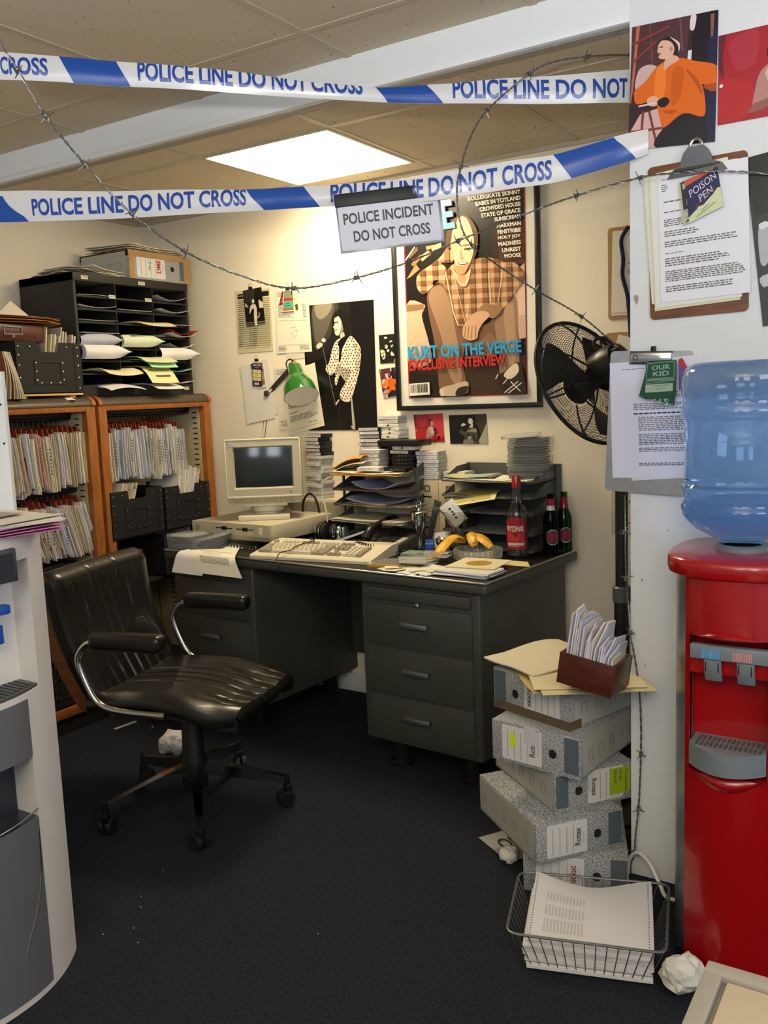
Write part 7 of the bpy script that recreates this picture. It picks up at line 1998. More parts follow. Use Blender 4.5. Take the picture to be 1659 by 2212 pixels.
def crumple(label, loc, r, seed):
    rr = random.Random(seed)
    bm = bmesh.new(); bmesh.ops.create_icosphere(bm, subdivisions=3, radius=r)
    offs = [(Vector((rr.uniform(-1, 1), rr.uniform(-1, 1), rr.uniform(-1, 1))).normalized(), rr.uniform(.55, 1.15)) for _ in range(26)]
    zmin = 9
    for v in bm.verts:
        d = v.co.normalized()
        k = min(offs, key=lambda o: -d.dot(o[0]) + .1 * o[1])
        v.co = d * r * (k[1] * .55 + .5) * (1 + rr.uniform(-.06, .06)); v.co.z *= .85
        zmin = min(zmin, v.co.z)
    bm.verts.index_update()
    b = MB(); b.add([tuple(v.co) for v in bm.verts], [tuple(v.index for v in f.verts) for f in bm.faces])
    bm.free()
    o = b.build('crumpled_paper', 'crumple', None, (loc[0], loc[1], -zmin))
    tag(o, label, 'crumpled paper', 'crumpled papers on the carpet')
crumple('crumpled white paper ball in front of the red water cooler', (-.478, 1.945), .052, 3)
crumple('small crumpled paper ball left of the box-file stack', (-1.062, 2.285), .028, 5)
crumple('crumpled paper lump under the chair behind its column', (-2.55, 2.40), .062, 8)
o = MB(); o.slab(6, 6, lambda a, q: ((a - .5) * .12, (q - .5) * .17, .004 + .02 * max(0, a - .7)), .0008, 0, '#9a9894'); o.text('OU', -.03, -.02, .075, .06, .0075, 0, '#1c1c1c', -.0)
tag(o.build('torn_paper', 'print', None, (-1.10, 2.37, .001), (0, 0, 1.0)), 'torn sheet with black letters beside the box-file stack', 'paper')
o = MB(); o.box(-.055, .055, -.009, .009, 0, .0012, col='#b4b4b6'); tag(o.build('paper_strip', 'print', None, (-3.0, 2.545, .0003), (0, 0, 1.45)), 'white paper strip on the carpet in front of the cabinet plinth', 'paper')
rs = random.Random(14)
for k, (x, y) in enumerate(((-1.90, 1.62), (-1.86, 1.58), (-1.80, 1.50), (-1.74, 1.46), (-1.85, 1.44), (-1.95, 1.75), (-2.6, 2.75), (-1.35, 1.72))):
    o = MB(); o.prism([(.004 * rs.uniform(.3, 1) * math.cos(a), .0022 * math.sin(a)) for a in (0, 1, 2.2, 3.3, 4.5, 5.4)], 0, .0008, col='#8a8a8a')
    tag(o.build('paper_crumb', 'print', None, (x, y, .0002), (0, 0, rs.uniform(0, 3))), 'tiny white paper crumb on the dark carpet', 'paper crumb', 'paper crumbs on the carpet')

# ------------------------------------------------------------------ pedestal fan
fan = thing('pedestal_fan', 'black pedestal fan with wire cage, seen from behind beside the partition', 'fan', (-.872, 2.76, 0))
b = MB(); b.lathe([(.0, 0), (.13, 0), (.13, .012), (.10, .03), (.03, .04), (.03, .06), (0, .06)], 32); b.build('fan_base', 'black_plastic', fan)
b = MB(); b.cyl((0, 0, .04), (0, 0, .72), .024, None, 16); b.build('outer_pole', 'black_plastic', fan)
b = MB(); b.cyl((0, 0, .70), (0, 0, 1.32), .0195, None, 16); b.build('inner_pole', 'black_plastic', fan)
b = MB(); b.lathe([(.024, .70), (.029, .705), (.029, .75), (.024, .755)], 18); b.build('height_collar', 'tray_grey', fan)
R3 = ((.845, .533, -.038), (.038, -.131, -.991), (-.533, .836, -.131))
def cv(x, y, z): return Vector([x * R3[0][i] + y * R3[1][i] + z * R3[2][i] for i in range(3)])
ax = cv(.527, -.343, -.777).normalized()
FC = Vector((-.995, 2.80, 1.402)) - fan.location
Mf = Matrix.Translation(FC) @ ax.to_track_quat('Z', 'Y').to_matrix().to_4x4()
RG = .213
def cage(side, name):
    b = MB(); b.M = Mf
    for k in range(26):
        r_ = .062 + (RG - .062) * k / 25
        z = side * (.052 * (1 - (r_ / RG) ** 4) + .004)
        b.tube([(r_ * math.cos(2 * PI * j / 48), r_ * math.sin(2 * PI * j / 48), z) for j in range(48)], .0009, 4, closed=True)
    b.build(name, 'black_matt', fan)
    for j in range(8 if side > 0 else 6):
        a = 2 * PI * j / (8 if side > 0 else 6) + .2
        pts = [((.055 + (RG - .055) * k / 10) * math.cos(a), (.055 + (RG - .055) * k / 10) * math.sin(a), side * (.052 * (1 - ((.055 + (RG - .055) * k / 10) / RG) ** 4) + .005)) for k in range(11)]
        b = MB(); b.M = Mf; b.tube(pts, .003, 6); b.build('cage_rib', 'black_matt', fan)
cage(1, 'rear_cage'); cage(-1, 'front_cage')
b = MB(); b.M = Mf; b.tube([(RG * math.cos(2 * PI * j / 64), RG * math.sin(2 * PI * j / 64), 0) for j in range(64)], .0065, 8, closed=True); b.build('cage_rim', 'black_plastic', fan)
b = MB(); b.M = Mf; b.lathe([(0, -.06), (.05, -.058), (.052, -.05), (0, -.05)], 24); b.build('front_badge', 'black_plastic', fan)
for j in range(3):
    a0 = 2 * PI * j / 3 + 2.55
    b = MB(); b.M = Mf
    def bl_(a, q):
        r_ = .035 + .155 * q
        wd_ = (.35 + .75 * q - .35 * q ** 4)
        an = a0 + (a - .5) * wd_ * 1.15 + .25 * q
        return (r_ * math.cos(an), r_ * math.sin(an), (a - .5) * -.05 * (1 - .4 * q))
    b.slab(10, 10, bl_, .002); b.build('fan_blade', 'blade_grey', fan)
b = MB(); b.M = Mf; b.lathe([(0, -.03), (.036, -.028), (.04, .0), (.036, .03), (0, .03)], 24); b.build('hub', 'black_plastic', fan)
b = MB(); b.M = Mf; b.lathe([(.05, .058), (.062, .062), (.066, .075), (.066, .12), (.058, .15), (.03, .162), (0, .163)], 30); mo = b.build('motor_housing', 'black_plastic', fan)
b = MB(); b.M = Mf; b.tube(spline([(-.02, .05, .10), (-.02, .085, .09), (-.01, .10, .10), (.02, .095, .11), (.035, .06, .12)], 5), .006, 8); b.build('carry_loop', 'black_plastic', mo)
b = MB(); b.tube([FC + ax * .10, Vector((.0, .0, 1.30))], .02, 10); b.tube([Vector((0, 0, 1.24)), Vector((0, 0, 1.33))], .026, 12); b.build('tilt_joint', 'black_plastic', fan)

# ------------------------------------------------------------------ red water cooler with bottle
P('water', '#dceaf8', 0.02, trans=1.0, ior=1.05)
RX, RY = -.402, 2.05
rc_ = thing('water_cooler', 'glossy red bottled-water cooler with grey taps against the partition', 'water cooler', (RX, RY, 0))
def bow(x): return -.038 * max(0, 1 - (x / .098) ** 2)
def bowed(b, x0, x1, z0, z1, off=0.0, n=14, mat=0, thick=.012):
    b.grid(n, 1, lambda a, q: (x0 + (x1 - x0) * a, bow(x0 + (x1 - x0) * a) + off, z0 + (z1 - z0) * q), mat)
    for zz, fl in ((z0, True), (z1, False)):
        b.grid(n, 1, lambda a, q, zz=zz, fl=fl: (lambda x: (x, bow(x) + off + thick * (q if not fl else 1 - q), zz))(x0 + (x1 - x0) * a), mat, False)
    for xx, fl in ((x0, True), (x1, False)):
        b.quad(*[(xx, bow(xx) + off + thick * (k if not fl else 1 - k), z) for (k, z) in ((0, z0), (1, z0), (1, z1), (0, z1))], mat)
b = MB()
pl_ = [(-.098, .012), (-.150, .16), (-.156, .31), (.156, .31), (.150, .16), (.098, .012)]
b.prism(pl_, .02, .97); b.build('cabinet_back', 'red_plastic', rc_) if False else None
b = MB(); bowed(b, -.098, .098, .02, .505, 0, 20); b.build('lower_front', 'red_plastic', rc_)
b = MB(); bowed(b, -.098, .098, .822, .962, 0, 20); b.build('upper_front', 'red_plastic', rc_)
for x_ in (-.098, .084):
    b = MB(); bowed(b, x_, x_ + .014, .505, .822, 0, 3); b.build('recess_frame', 'red_plastic', rc_)
b = MB(); b.box(-.084, .084, .042, .05, .505, .822); b.quad((-.084, .05, .505), (-.084, -.02, .505), (-.084, -.02, .822), (-.084, .05, .822)); b.quad((.084, -.02, .505), (.084, .05, .505), (.084, .05, .822), (.084, -.02, .822)); b.quad((-.084, -.034, .507), (.084, -.034, .507), (.084, .05, .507), (-.084, .05, .507)); b.box(-.084, .084, -.012, .05, .735, .775, 0); b.build('dispenser_recess', 'red_plastic', rc_)
b = MB(); b.grid(12, 3, lambda a, q: ((a - .5) * .13, bow((a - .5) * .13) - .014 * math.sin(q * PI) * math.sin(a * PI) - .001, .822 + .020 * q * math.sin(a * PI)), 0); b.build('brow_moulding', 'red_plastic', rc_)
b = MB(); b.grid(16, 4, lambda a, q: ((a - .5) * .165, bow((a - .5) * .165) - .010 * math.sin(q * PI) * math.sin(a * PI) - .001, .505 - .035 * (1 - q) * math.sin(a * PI)), 0); b.build('lower_moulding', 'red_plastic', rc_)
for (sg, nm) in ((-1, 'side_panel'), (1, 'side_panel')):
    b = MB()
    b.grid(8, 1, lambda a, q: (sg * (.098 + .056 * math.sin(a * PI / 2)), .001 + .16 * a, .02 + .942 * q), 0)
    b.grid(2, 1, lambda a, q: (sg * .154, .161 + .15 * a, .02 + .942 * q), 0)
    b.build(nm, 'brushed_steel', rc_)
b = MB(); b.box(-.154, .154, .29, .312, .02, .962); b.box(-.12, .12, .02, .29, .0, .03); b.build('rear_cabinet', 'black_plastic', rc_)
b = MB()
sup = []
for k in range(60):
    a = 2 * PI * k / 60
    c_, s_ = math.cos(a), math.sin(a)
    sup.append((.160 * math.copysign(abs(c_) ** .75, c_), .135 + (.182 if s_ < 0 else .185) * math.copysign(abs(s_) ** .8, s_)))
def ring(k, z): return [(p[0] * k, .135 + (p[1] - .135) * k, z) for p in sup]
n = 60
lay = [ring(.95, .955), ring(1.0, .960), ring(1.015, .972), ring(1.015, .985), ring(1.0, .994), ring(.96, .999), ring(.36, .999)]
vs = [p for l_ in lay for p in l_]
fs = [(i * n + j, i * n + (j + 1) % n, (i + 1) * n + (j + 1) % n, (i + 1) * n + j) for i in range(len(lay) - 1) for j in range(n)] + [tuple((len(lay) - 1) * n + j for j in range(n)), tuple(range(n - 1, -1, -1))]
b.add(vs, fs, 0, True); b.build('top_rim', 'red_plastic', rc_)
b = MB(); b.M = Matrix.Translation((0, .135, 0)); b.lathe([(.062, .999), (.062, 1.007), (.056, 1.012), (.052, 1.012)], 30); b.build('bottle_collar', 'grey_plastic', rc_)
b = MB(); b.box(-.080, .084, -.034, -.012, .774, .806, 0, .002)
b.build('control_strip', 'grey_plastic', rc_)
for x0, c in ((-.054, '#4a9ad8'), (.012, '#c98a88')):
    b = MB()
    for k in range(12): b.box(x0 + k * .0034, x0 + k * .0034 + .0018, -.0348, -.034, .777, .797, col=c)
    b.build('tap_mark', 'print', rc_)
for x0 in (-.050, .020):
    b = MB(); b.grid(6, 8, lambda a, q: (x0 + .036 * a, -.030 + .016 * q * q - .003 * math.sin(a * PI), .773 - .052 * q), 0); b.grid(6, 8, lambda a, q: (x0 + .036 * (1 - a), -.022 + .016 * q * q, .773 - .052 * q), 0)
    b.box(x0, x0 + .036, -.028, -.012, .766, .774); tp = b.build('tap_lever', 'grey_plastic', rc_)
    for x_ in (x0 + .003, x0 + .030):
        b = MB(); b.box(x_, x_ + .002, -.0318, -.029, .746, .768); b.build('lever_slot', 'black_matt', tp)
b = MB()
def trayf(x): return bow(x) - .012 - .022 * max(0, 1 - (x / .084) ** 2)
b.grid(16, 1, lambda a, q: (lambda x: (x, trayf(x), .520 + .052 * q))(-.083 + .166 * a), 0)
b.grid(16, 1, lambda a, q: (lambda x: (x, trayf(x) + (.042 - trayf(x)) * q, .572))(-.083 + .166 * a), 0)
b.grid(16, 1, lambda a, q: (lambda x: (x, .042 + (trayf(x) - .042) * q, .520))(-.083 + .166 * a), 0)
tr_ = b.build('drip_tray', 'grey_plastic', rc_)
b = MB()
for k in range(14):
    x = -.068 + k * .0105
    for q in range(2): b.box(x, x + .005, -.035 + .036 * q, -.008 + .036 * q, .572, .5735)
b.build('drip_grille', 'tray_grey', tr_)
bt = thing('water_bottle', 'large blue plastic water bottle upside down on the red cooler', 'water bottle', (RX - .004, RY + .135, 1.0))
Rb = .136
prof = [(.045, .012), (.048, .022), (.075, .034), (.105, .050), (.124, .066), (.132, .080), (Rb, .092), (Rb, .104), (.131, .110), (.131, .124), (Rb, .130), (Rb, .150), (.129, .157), (.128, .30), (.131, .306), (.135, .312), (Rb, .318), (Rb, .330), (.131, .337), (.132, .356), (Rb, .364), (Rb, .395), (.133, .412), (.124, .425), (.108, .432), (0, .436)]
b = MB(); b.lathe(prof, 48); bo = b.build('bottle_body', 'bottle_blue', bt)
b = MB(); b.lathe([(.043, .012), (.046, .024), (.073, .037), (.102, .053), (.120, .069), (.127, .083), (.1275, .115), (.1265, .12), (0, .12)], 40); b.build('water', 'water', bt)

# ------------------------------------------------------------------ white water cooler at the left edge
LC = thing('water_cooler', 'white floor-standing water cooler with silver door at the left edge', 'water cooler', (-1.864, 1.13, 0))
HW = .236
def lbow(y): return .092 * (1 - (abs(y) / HW) ** 2.2)
def lpan(b, y0, y1, z0, z1, off=0.0, n=16, back=-.02, mat=0):
    b.grid(n, 2, lambda a, q: (lambda y: (lbow(y) + off, y, z0 + (z1 - z0) * q))(y0 + (y1 - y0) * a), mat)
    b.grid(n, 1, lambda a, q: (lambda y: (back + (lbow(y) + off - back) * q, y, z1))(y1 + (y0 - y1) * a) if False else (lambda y: (lbow(y) + off + (back - lbow(y) - off) * q, y, z1))(y0 + (y1 - y0) * a), mat, False)
    b.grid(n, 1, lambda a, q: (lambda y: (back + (lbow(y) + off - back) * q, y, z0))(y0 + (y1 - y0) * a), mat, False)
    for yy, fl in ((y0, 0), (y1, 1)):
        p = [(back, yy, z0), (lbow(yy) + off, yy, z0), (lbow(yy) + off, yy, z1), (back, yy, z1)]
        if fl: p.reverse()
        b.quad(*p, mat)
b = MB(); lpan(b, -HW, HW, .0, .435, 0, 28, -.34); lpan(b, -HW, HW, .585, .735, 0, 28, -.34); lpan(b, .108, HW, .435, .585, 0, 8, -.34); lpan(b, -HW, -.14, .435, .585, 0, 6, -.34); b.build('lower_body', 'lc_white', LC)
b = MB(); lpan(b, -HW, HW, 1.045, 1.106, -.0, 28, -.34); b.build('top_cap', 'lc_white', LC)
for (y0, y1) in ((.158, HW), (-HW, -.158)):
    b = MB(); lpan(b, y0, y1, .735, 1.045, 0, 6, -.05); b.build('side_post', 'lc_white', LC)
b = MB(); b.box(-.34, -.015, -HW, HW, .735, 1.045); b.build('dispenser_panel', 'lc_white', LC)
b = MB(); lpan(b, -.155, .155, .7355, .742, -.004, 14, -.02)
lt = b.build('drip_tray', 'tray_grey', LC)
b = MB()
for k in range(20):
    y = -.14 + k * .0145; b.box(-.01, lbow(y) - .012, y, y + .004, .742, .7445)
b.build('drip_grille', 'dull_steel', lt)
b = MB(); lpan(b, -.14, .108, .585, .722, .0025, 16, 0); b.build('door_top', 'lc_silver', LC)
b = MB(); b.box(-.34, -.0, -.14, .108, .435, .585); b.grid(12, 1, lambda a, q: (lambda y: (lbow(y) * q, y, .4352))(-.14 + .248 * a), 0); b.build('cup_niche', 'lc_dark', LC)
b = MB(); lpan(b, -.14, .108, .018, .435, .0025, 16, 0); b.build('door_lower', 'lc_silver', LC)
b = MB(); b.tube([(lbow(-.14 + .248 * k / 16) + .003, -.14 + .248 * k / 16, .437 + .018 * (k / 16) ** 2) for k in range(17)], .002, 6); b.tube(spline([(lbow(.104) + .004, .104, .40), (lbow(.098) + .004, .098, .30), (lbow(.075) + .004, .075, .22), (lbow(.045) + .004, .045, .16), (lbow(.028) + .004, .028, .12)], 6), .0012, 5); b.build('chrome_line', 'chrome', LC)
for y in (.075, -.06):
    b = MB(); b.box(-.015, .03, y - .018, y + .018, .945, .972, 0, .005); b.box(.0, .045, y - .012, y + .012, .962, .975, 0, .003); b.cyl((.018, y, .90), (.018, y, .95), .013, .016, 14); tp = b.build('tap', 'white_enamel', LC)
    b = MB(); b.box(.026, .052, y + .002, y + .030, .922, .944, 0, .004); b.build('tap_lever', 'blue_plastic', tp)
    b = MB(); b.prism([(y - .02, .86), (y + .004, .848), (y + .024, .862), (y + .022, .898), (y - .016, .905)], 0, .006) if False else b.box(.020, .028, y - .018, y + .022, .850, .895, 0, .003); b.build('tap_paddle', 'blue_plastic', tp)
b = MB(); b.box(lbow(.06) - .02, lbow(.06) + .003, .025, .105, 1.002, 1.078, 0, .003); bg = b.build('indicator_frame', 'dull_steel', LC)
b = MB(); b.box(lbow(.06) - .02, lbow(.06) + .0045, .036, .094, 1.012, 1.068); b.build('indicator_window', 'lc_dark', bg)
for k in range(8):
    o = MB(); cl = ['#c46a9a', '#d58fb4', '#cf7ba6', '#d8a3bf', '#c9c2b4', '#d2ccbf', '#d6d0c6', '#d0cabe'][k]
    o.slab(6, 6, lambda a, q: ((a - .5) * .2, (q - .5) * .29, .003 * math.sin(a * 5 + k) + .003), .0018, 0, cl)
    if k == 7: o.box(-.06, .02, -.08, .1, .0065, .007, col='#9a9286')
    tag(o.build('paper_sheets', 'print', None, (-1.865 + .004 * (k % 3), 1.215 + .004 * (k % 2), 1.1065 + .0042 * k), (0, 0, .08 * ((k * 5) % 4 - 1.5))), '%s sheets on top of the white water cooler, layer %s' % ('pink' if k < 4 else 'white', ('lowest', 'second', 'third', 'fourth', 'fifth', 'sixth', 'seventh', 'topmost')[k]), 'papers', 'papers on the white cooler')
b = MB(); b.box(-.02, 0, -.10, .0, 0, 1.484, 0, .002)
up_ = thing('white_upright', 'white perforated upright board at the left edge above the cooler papers', 'board', (-2.06, 1.44, 0), math.radians(-57.8))
b.build('board', 'partition_paint', up_)
for z in (1.40, 1.30):
    o = MB(); o.M = Matrix.Translation((0.0, -.010, z)) @ Matrix.Rotation(PI / 2, 4, 'Y'); o.lathe([(.003, 0), (.003, .0006), (0, .0006)], 10); o.build('screw_hole', 'black_matt', up_)

# low grey unit with cream card in the right foreground corner
lu = thing('low_cabinet', 'low grey unit with cream card on top in the right foreground corner', 'cabinet', (-.29, 1.342, 0))
b = MB(); b.box(0, .55, -.60, 0, 0, .485, 0, .004); b.build('cabinet_body', 'trim_grey', lu)
b = MB(); b.box(0, .55, -.03, 0, .485, .5, 0, .003); b.box(0, .028, -.60, -.03, .485, .5, 0, .003); b.box(.52, .55, -.60, -.03, .485, .5, 0, .003); b.build('rim', 'trim_grey', lu)
o = MB(); o.box(0, .46, -.52, 0, 0, .010, 0, .001, '#b9ad94'); tag(o.build('cream_card', 'print', None, (-.254, 1.306, .4855)), 'cream card lying inside the rim of the low grey unit', 'card')
# ------------------------------------------------------------------ police tape, sign and barbed wire
def tape(label, pts, hs, xs, items, W, reach):
    """pts: lower edge; hs: visible width; items: blue blocks and lettering placed along xs"""
    n = 10
    L_ = spline(pts, n)
    def ip(arr, x):
        if x <= xs[0]: return arr[0]
        for i in range(len(xs) - 1):
            if x <= xs[i + 1]:
                t = (x - xs[i]) / (xs[i + 1] - xs[i]); t = t * t * (3 - 2 * t) * .5 + t * .5
                return arr[i] * (1 - t) + arr[i + 1] * t
        return arr[-1]
    def ctr(x):
        for i in range(len(xs) - 1):
            if x <= xs[i + 1] or i == len(xs) - 2:
                t = max(0, min(1, (x - xs[i]) / (xs[i + 1] - xs[i]))) * n
                k = min(n - 1, int(t)); j = i * n + k
                return L_[j].lerp(L_[j + 1], t - k)
    tg = (Vector(pts[-1]) - Vector(pts[0])); tg.z = 0; tg.normalize()
    nrm = Vector((tg.y, -tg.x, 0))
    c0 = Vector(pts[len(pts) // 2])
    def S_(x, t, off=0.0):      # t: height above the lower edge in metres
        h = ip(hs, x)
        p = ctr(x)
        bend = .006 * math.sin(PI * min(1, t / h)) + .003 * math.sin(x * .02)
        q = p + Vector((0, 0, 1)) * t + nrm * (off + bend) - c0
        return tuple(q)
    o = MB()
    N_ = 110
    X0, X1 = xs[0], xs[-1]
    col = '#d4d4d4'
    o.grid(N_, 6, lambda a, q: S_(X0 + (X1 - X0) * a, ip(hs, X0 + (X1 - X0) * a) * q), 0, True, col)
    o.grid(N_, 6, lambda a, q: S_(X1 + (X0 - X1) * a, ip(hs, X1 + (X0 - X1) * a) * q, -.0012), 0, True, col)
    # folded-over upper part, hanging behind
    o.grid(N_, 2, lambda a, q: (lambda x: S_(x, ip(hs, x) - (W - ip(hs, x)) * q if ip(hs, x) < W else ip(hs, x), -.004 * min(1, q * 2)))(X1 + (X0 - X1) * a), 0, True, col)
    for it in items:
        if it[0] == 'b':      # slanted blue block: x0,x1 at the top, x2,x3 at the bottom
            _, x0, x1, x2, x3 = it
            o.grid(14, 5, lambda a, q: (lambda x: S_(min(max(x, X0), X1), min(ip(hs, x), W) * q, .0010))(x2 + (x3 - x2) * a + ((x0 - x2) + ((x1 - x0) - (x3 - x2)) * a) * q), 0, True, '#1d4a9c')
        else:
            _, s_, x0, x1, t0, t1 = it[:6]
            vs, fs = text_tris(s_, .028)
            for f in fs:
                pl = [(x0 + (x1 - x0) * vs[i][0], t0 + (t1 - t0) * vs[i][1]) for i in f]
                xm = sum(p[0] for p in pl) / len(pl)
                lim = ip(hs, min(max(xm, X0), X1)) - .0005
                pl = clip_poly(pl, [(-1e5, -1), (1e5, -1), (1e5, lim), (-1e5, lim)])
                pl = clip_poly(pl, [(X0, -1), (X1, -1), (X1, 1), (X0, 1)]) if len(pl) > 2 else pl
                for q in range(6):      # cut into bands so that the lettering follows the bend
                    za, zb = t0 + (t1 - t0) * q / 6, t0 + (t1 - t0) * (q + 1) / 6
                    pk = clip_poly(pl, [(-1e5, za), (1e5, za), (1e5, zb), (-1e5, zb)]) if len(pl) > 2 else pl
                    if len(pk) > 2: o.add([S_(p[0], p[1], .0012) for p in pk], [tuple(range(len(pk)))], 0, False, '#23479a')
    o = o.build('police_tape', 'tape_film', None, c0)
    return tag(o, label, 'police tape', 'police tapes across the office')
attr_mat('tape_film', .22, .5)
T1 = [(-2.156, 1.583, 2.248), (-2.019, 1.680, 2.238), (-1.881, 1.777, 2.224), (-1.663, 1.931, 2.203), (-1.481, 2.058, 2.182), (-1.339, 2.158, 2.170), (-1.196, 2.259, 2.162), (-1.010, 2.391, 2.157), (-0.779, 2.556, 2.153)]
H1 = [.0695, .0637, .0615, .0557, .041, .0374, .0501, .0693, .0862]
tape('upper blue and white police tape, running up under the ceiling beam', T1, H1, [0, 140, 280, 500, 680, 820, 960, 1140, 1362],
     [('b', 132, 258, 160, 282), ('b', 812, 925, 838, 958), ('t', 'POLICE LINE DO NOT CROSS', -330, 110, .012, .057), ('t', 'POLICE LINE DO NOT CROSS', 303, 783, .014, .066), ('t', 'POLICE LINE DO NOT CROSS', 980, 1470, .011, .062)], .072, 0)
T2 = [(-2.287, 1.638, 1.909), (-2.212, 1.673, 1.905), (-1.917, 1.810, 1.897), (-1.626, 1.946, 1.895), (-1.446, 2.028, 1.892), (-1.275, 2.106, 1.888), (-1.153, 2.162, 1.891), (-0.999, 2.234, 1.906), (-0.886, 2.286, 1.916), (-0.754, 2.349, 1.946), (-0.682, 2.385, 1.969)]
H2 = [.0846, .0843, .0714, .0560, .0546, .0614, .0682, .0699, .0694, .0711, .0613]
tape('lower blue and white police tape that carries the POLICE INCIDENT sign', T2, H2, [0, 60, 300, 545, 700, 850, 960, 1100, 1205, 1330, 1400],
     [('b', -90, 26, -60, 66), ('b', 532, 655, 566, 692), ('b', 1196, 1324, 1235, 1366), ('t', 'POLICE LINE DO NOT CROSS', 82, 532, .014, .060), ('t', 'POLICE LINE DO NOT CROSS', 716, 1193, .009, .058)], .070, 0)
# the sign clipped on it
d_ = (Vector((-1.176, 2.202, 0)) - Vector((-1.409, 2.050, 0))).normalized()
sg_ = thing('police_sign', 'white POLICE INCIDENT DO NOT CROSS sign hanging from the lower tape', 'sign', (-1.2875 + d_.y * .010, 2.1165 - d_.x * .024, 1.836), 0, rot=(0, math.radians(-4.6), math.atan2(d_.y, d_.x)))
b = MB(); b.box(-.139, .139, -.003, .001, -.062, .058, 0, .0008); b.build('plastic_sleeve', 'lc_silver', sg_)
b = MB(); b.box(-.134, .132, -.0036, -.003, -.056, .058, col='#cfcfda')
b.M = Matrix.Translation((0, -.0038, 0)) @ Matrix.Rotation(PI / 2, 4, 'X')
b.text('POLICE INCIDENT', -.122, .010, .240, .029, 0, 0, '#4a4c50', .025); b.text('DO NOT CROSS', -.100, -.037, .204, .029, 0, 0, '#4a4c50', .025); b.M = Matrix.Identity(4)
b.build('sign_sheet', 'print', sg_)
b = MB(); b.box(-.140, .134, -.008, .004, .056, .090, 0, .003); b.build('black_clip_bar', 'tape_black', sg_)
def wire(label, pts, barbs, seed):
    P_ = spline(pts, 12)
    c0 = Vector(pts[len(pts) // 2])
    t = thing('barbed_wire', label, 'barbed wire', c0, 0, 'strands of barbed wire')
    # two strands twisted round each other
    dist = 0
    A = []; B = []
    dense = []
    for i in range(len(P_) - 1):
        k = max(1, int((P_[i + 1] - P_[i]).length / .0045))
        for j in range(k): dense.append(P_[i].lerp(P_[i + 1], j / k))
    dense.append(P_[-1])
    n1 = None
    for i, p in enumerate(dense):
        tg = (dense[min(i + 1, len(dense) - 1)] - dense[max(i - 1, 0)]).normalized()
        if n1 is None: n1 = tg.orthogonal().normalized()
        n1 = (n1 - tg * n1.dot(tg)).normalized(); n2 = tg.cross(n1)
        a = i * .0045 / .030 * 2 * PI
        o_ = n1 * math.cos(a) * .0017 + n2 * math.sin(a) * .0017
        A.append(p + o_ - c0); B.append(p - o_ - c0)
    for S2 in (A, B):
        b = MB(); b.tube(S2, .00135, 5); b.build('wire_strand', 'zinc_wire', t)
    rr = random.Random(seed)
    for bp in barbs:
        q = Vector(bp)
        i = min(range(len(dense)), key=lambda i: (dense[i] - q).length)
        p = dense[i] - c0
        tg = (dense[min(i + 2, len(dense) - 1)] - dense[max(i - 2, 0)]).normalized()
        n1 = tg.orthogonal().normalized(); n2 = tg.cross(n1)
        b = MB()
        a0 = rr.uniform(0, PI)
        coil = [p + tg * (-.006 + .012 * k / 30) + (n1 * math.cos(k * .85 + a0) + n2 * math.sin(k * .85 + a0)) * .0045 for k in range(31)]
        b.tube(coil, .0014, 5)
        for k in range(4):
            a = a0 + k * PI / 2 + rr.uniform(-.3, .3)
            dr = (n1 * math.cos(a) + n2 * math.sin(a) + tg * rr.uniform(-.5, .5)).normalized()
            s0 = p + tg * (-.005 if k % 2 else .005)
            b.tube([s0, s0 + dr * rr.uniform(.017, .021)], [.0015, .0010], 5)
        b.build('barb', 'zinc_wire', t)
    return t
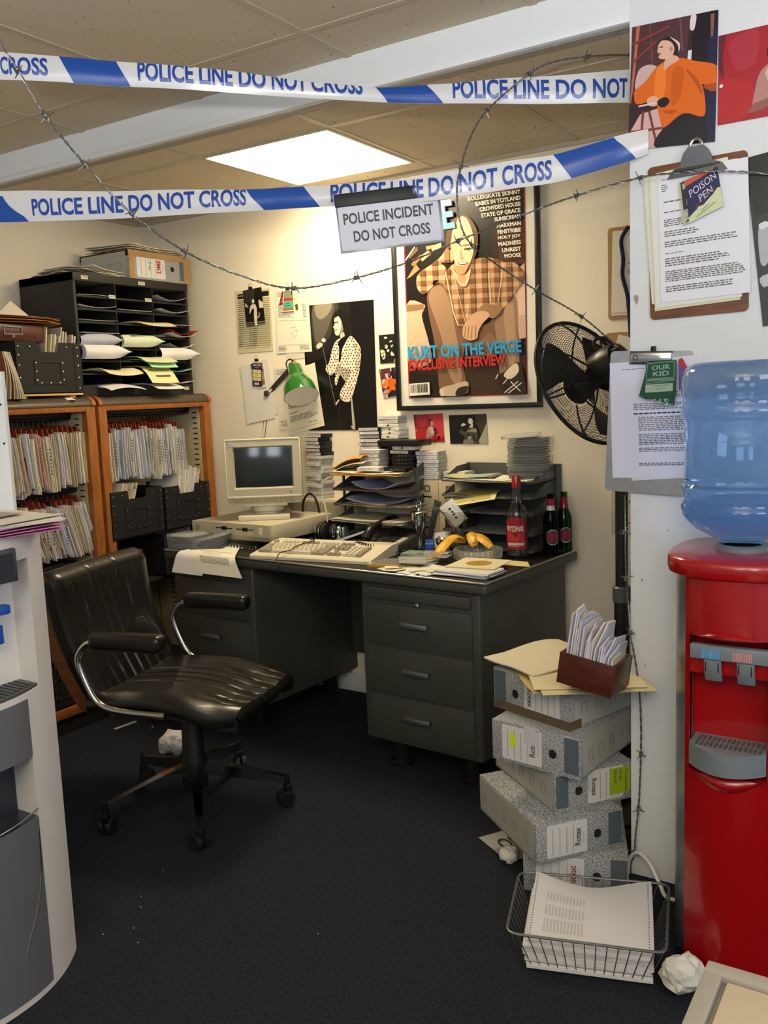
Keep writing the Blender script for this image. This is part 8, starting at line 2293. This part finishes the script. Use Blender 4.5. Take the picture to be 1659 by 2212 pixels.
S1 = [(-1.748, 1.282, 2.181), (-1.739, 1.285, 2.161), (-1.723, 1.311, 2.108), (-1.696, 1.350, 2.020), (-1.662, 1.417, 1.926), (-1.614, 1.503, 1.822), (-1.536, 1.587, 1.738), (-1.458, 1.689, 1.684), (-1.380, 1.793, 1.655), (-1.274, 1.913, 1.680), (-1.179, 2.015, 1.719), (-1.091, 2.116, 1.772), (-0.971, 2.225, 1.831), (-0.853, 2.330, 1.883), (-0.689, 2.345, 1.906), (-0.602, 2.345, 1.903), (-0.538, 2.355, 1.899), (-0.455, 2.370, 1.887), (-0.373, 2.380, 1.870)]
wire('barbed wire sagging in a long curve across the picture to the brown clipboard', S1, [S1[i] for i in (2, 3, 4, 5, 6, 8, 9, 11, 13, 14)], 1)
S2 = [(-0.788, 2.588, 2.338 - .05), (-0.830, 2.549, 2.286), (-0.881, 2.502, 2.280), (-0.945, 2.431, 2.262), (-0.993, 2.369, 2.226), (-1.072, 2.266, 2.123), (-1.099, 2.213, 2.044), (-1.111, 2.181, 1.968), (-1.109, 2.150, 1.904), (-1.104, 2.160, 1.817), (-1.099, 2.215, 1.771), (-1.069, 2.313, 1.725), (-1.015, 2.446, 1.664), (-0.945, 2.612, 1.596), (-0.873, 2.716, 1.507)]
wire('barbed wire looping from the partition top down to the fan', S2, [S2[i] for i in (0, 2, 4, 5, 7, 10, 12, 13, 14)], 2)
S3 = [(-0.742, 2.375, 1.096), (-0.741, 2.375, 0.993), (-0.738, 2.375, 0.865), (-0.726, 2.372, 0.716), (-0.714, 2.372, 0.646), (-0.702, 2.372, 0.559), (-0.697, 2.372, 0.463), (-0.697, 2.372, 0.372), (-0.700, 2.372, 0.287), (-0.704, 2.372, 0.211), (-0.712, 2.372, 0.134), (-0.717, 2.372, 0.074), (-0.736, 2.372, 0.008)]
wire('barbed wire running down the partition edge to the floor', S3, [S3[i] for i in (1, 2, 3, 5, 7, 9, 11)], 3)
o = MB(); o.tube(spline([(-.735, 2.375, .008), (-.726, 2.37, .06), (-.70, 2.36, .085), (-.665, 2.345, .07), (-.63, 2.32, .03), (-.60, 2.30, .008), (-.52, 2.33, .006)], 6), .0055, 8)
tag(o.build('white_hose', 'white_enamel', None, (0, 0, 0)), 'white plastic water hose arching behind the wire basket', 'hose')
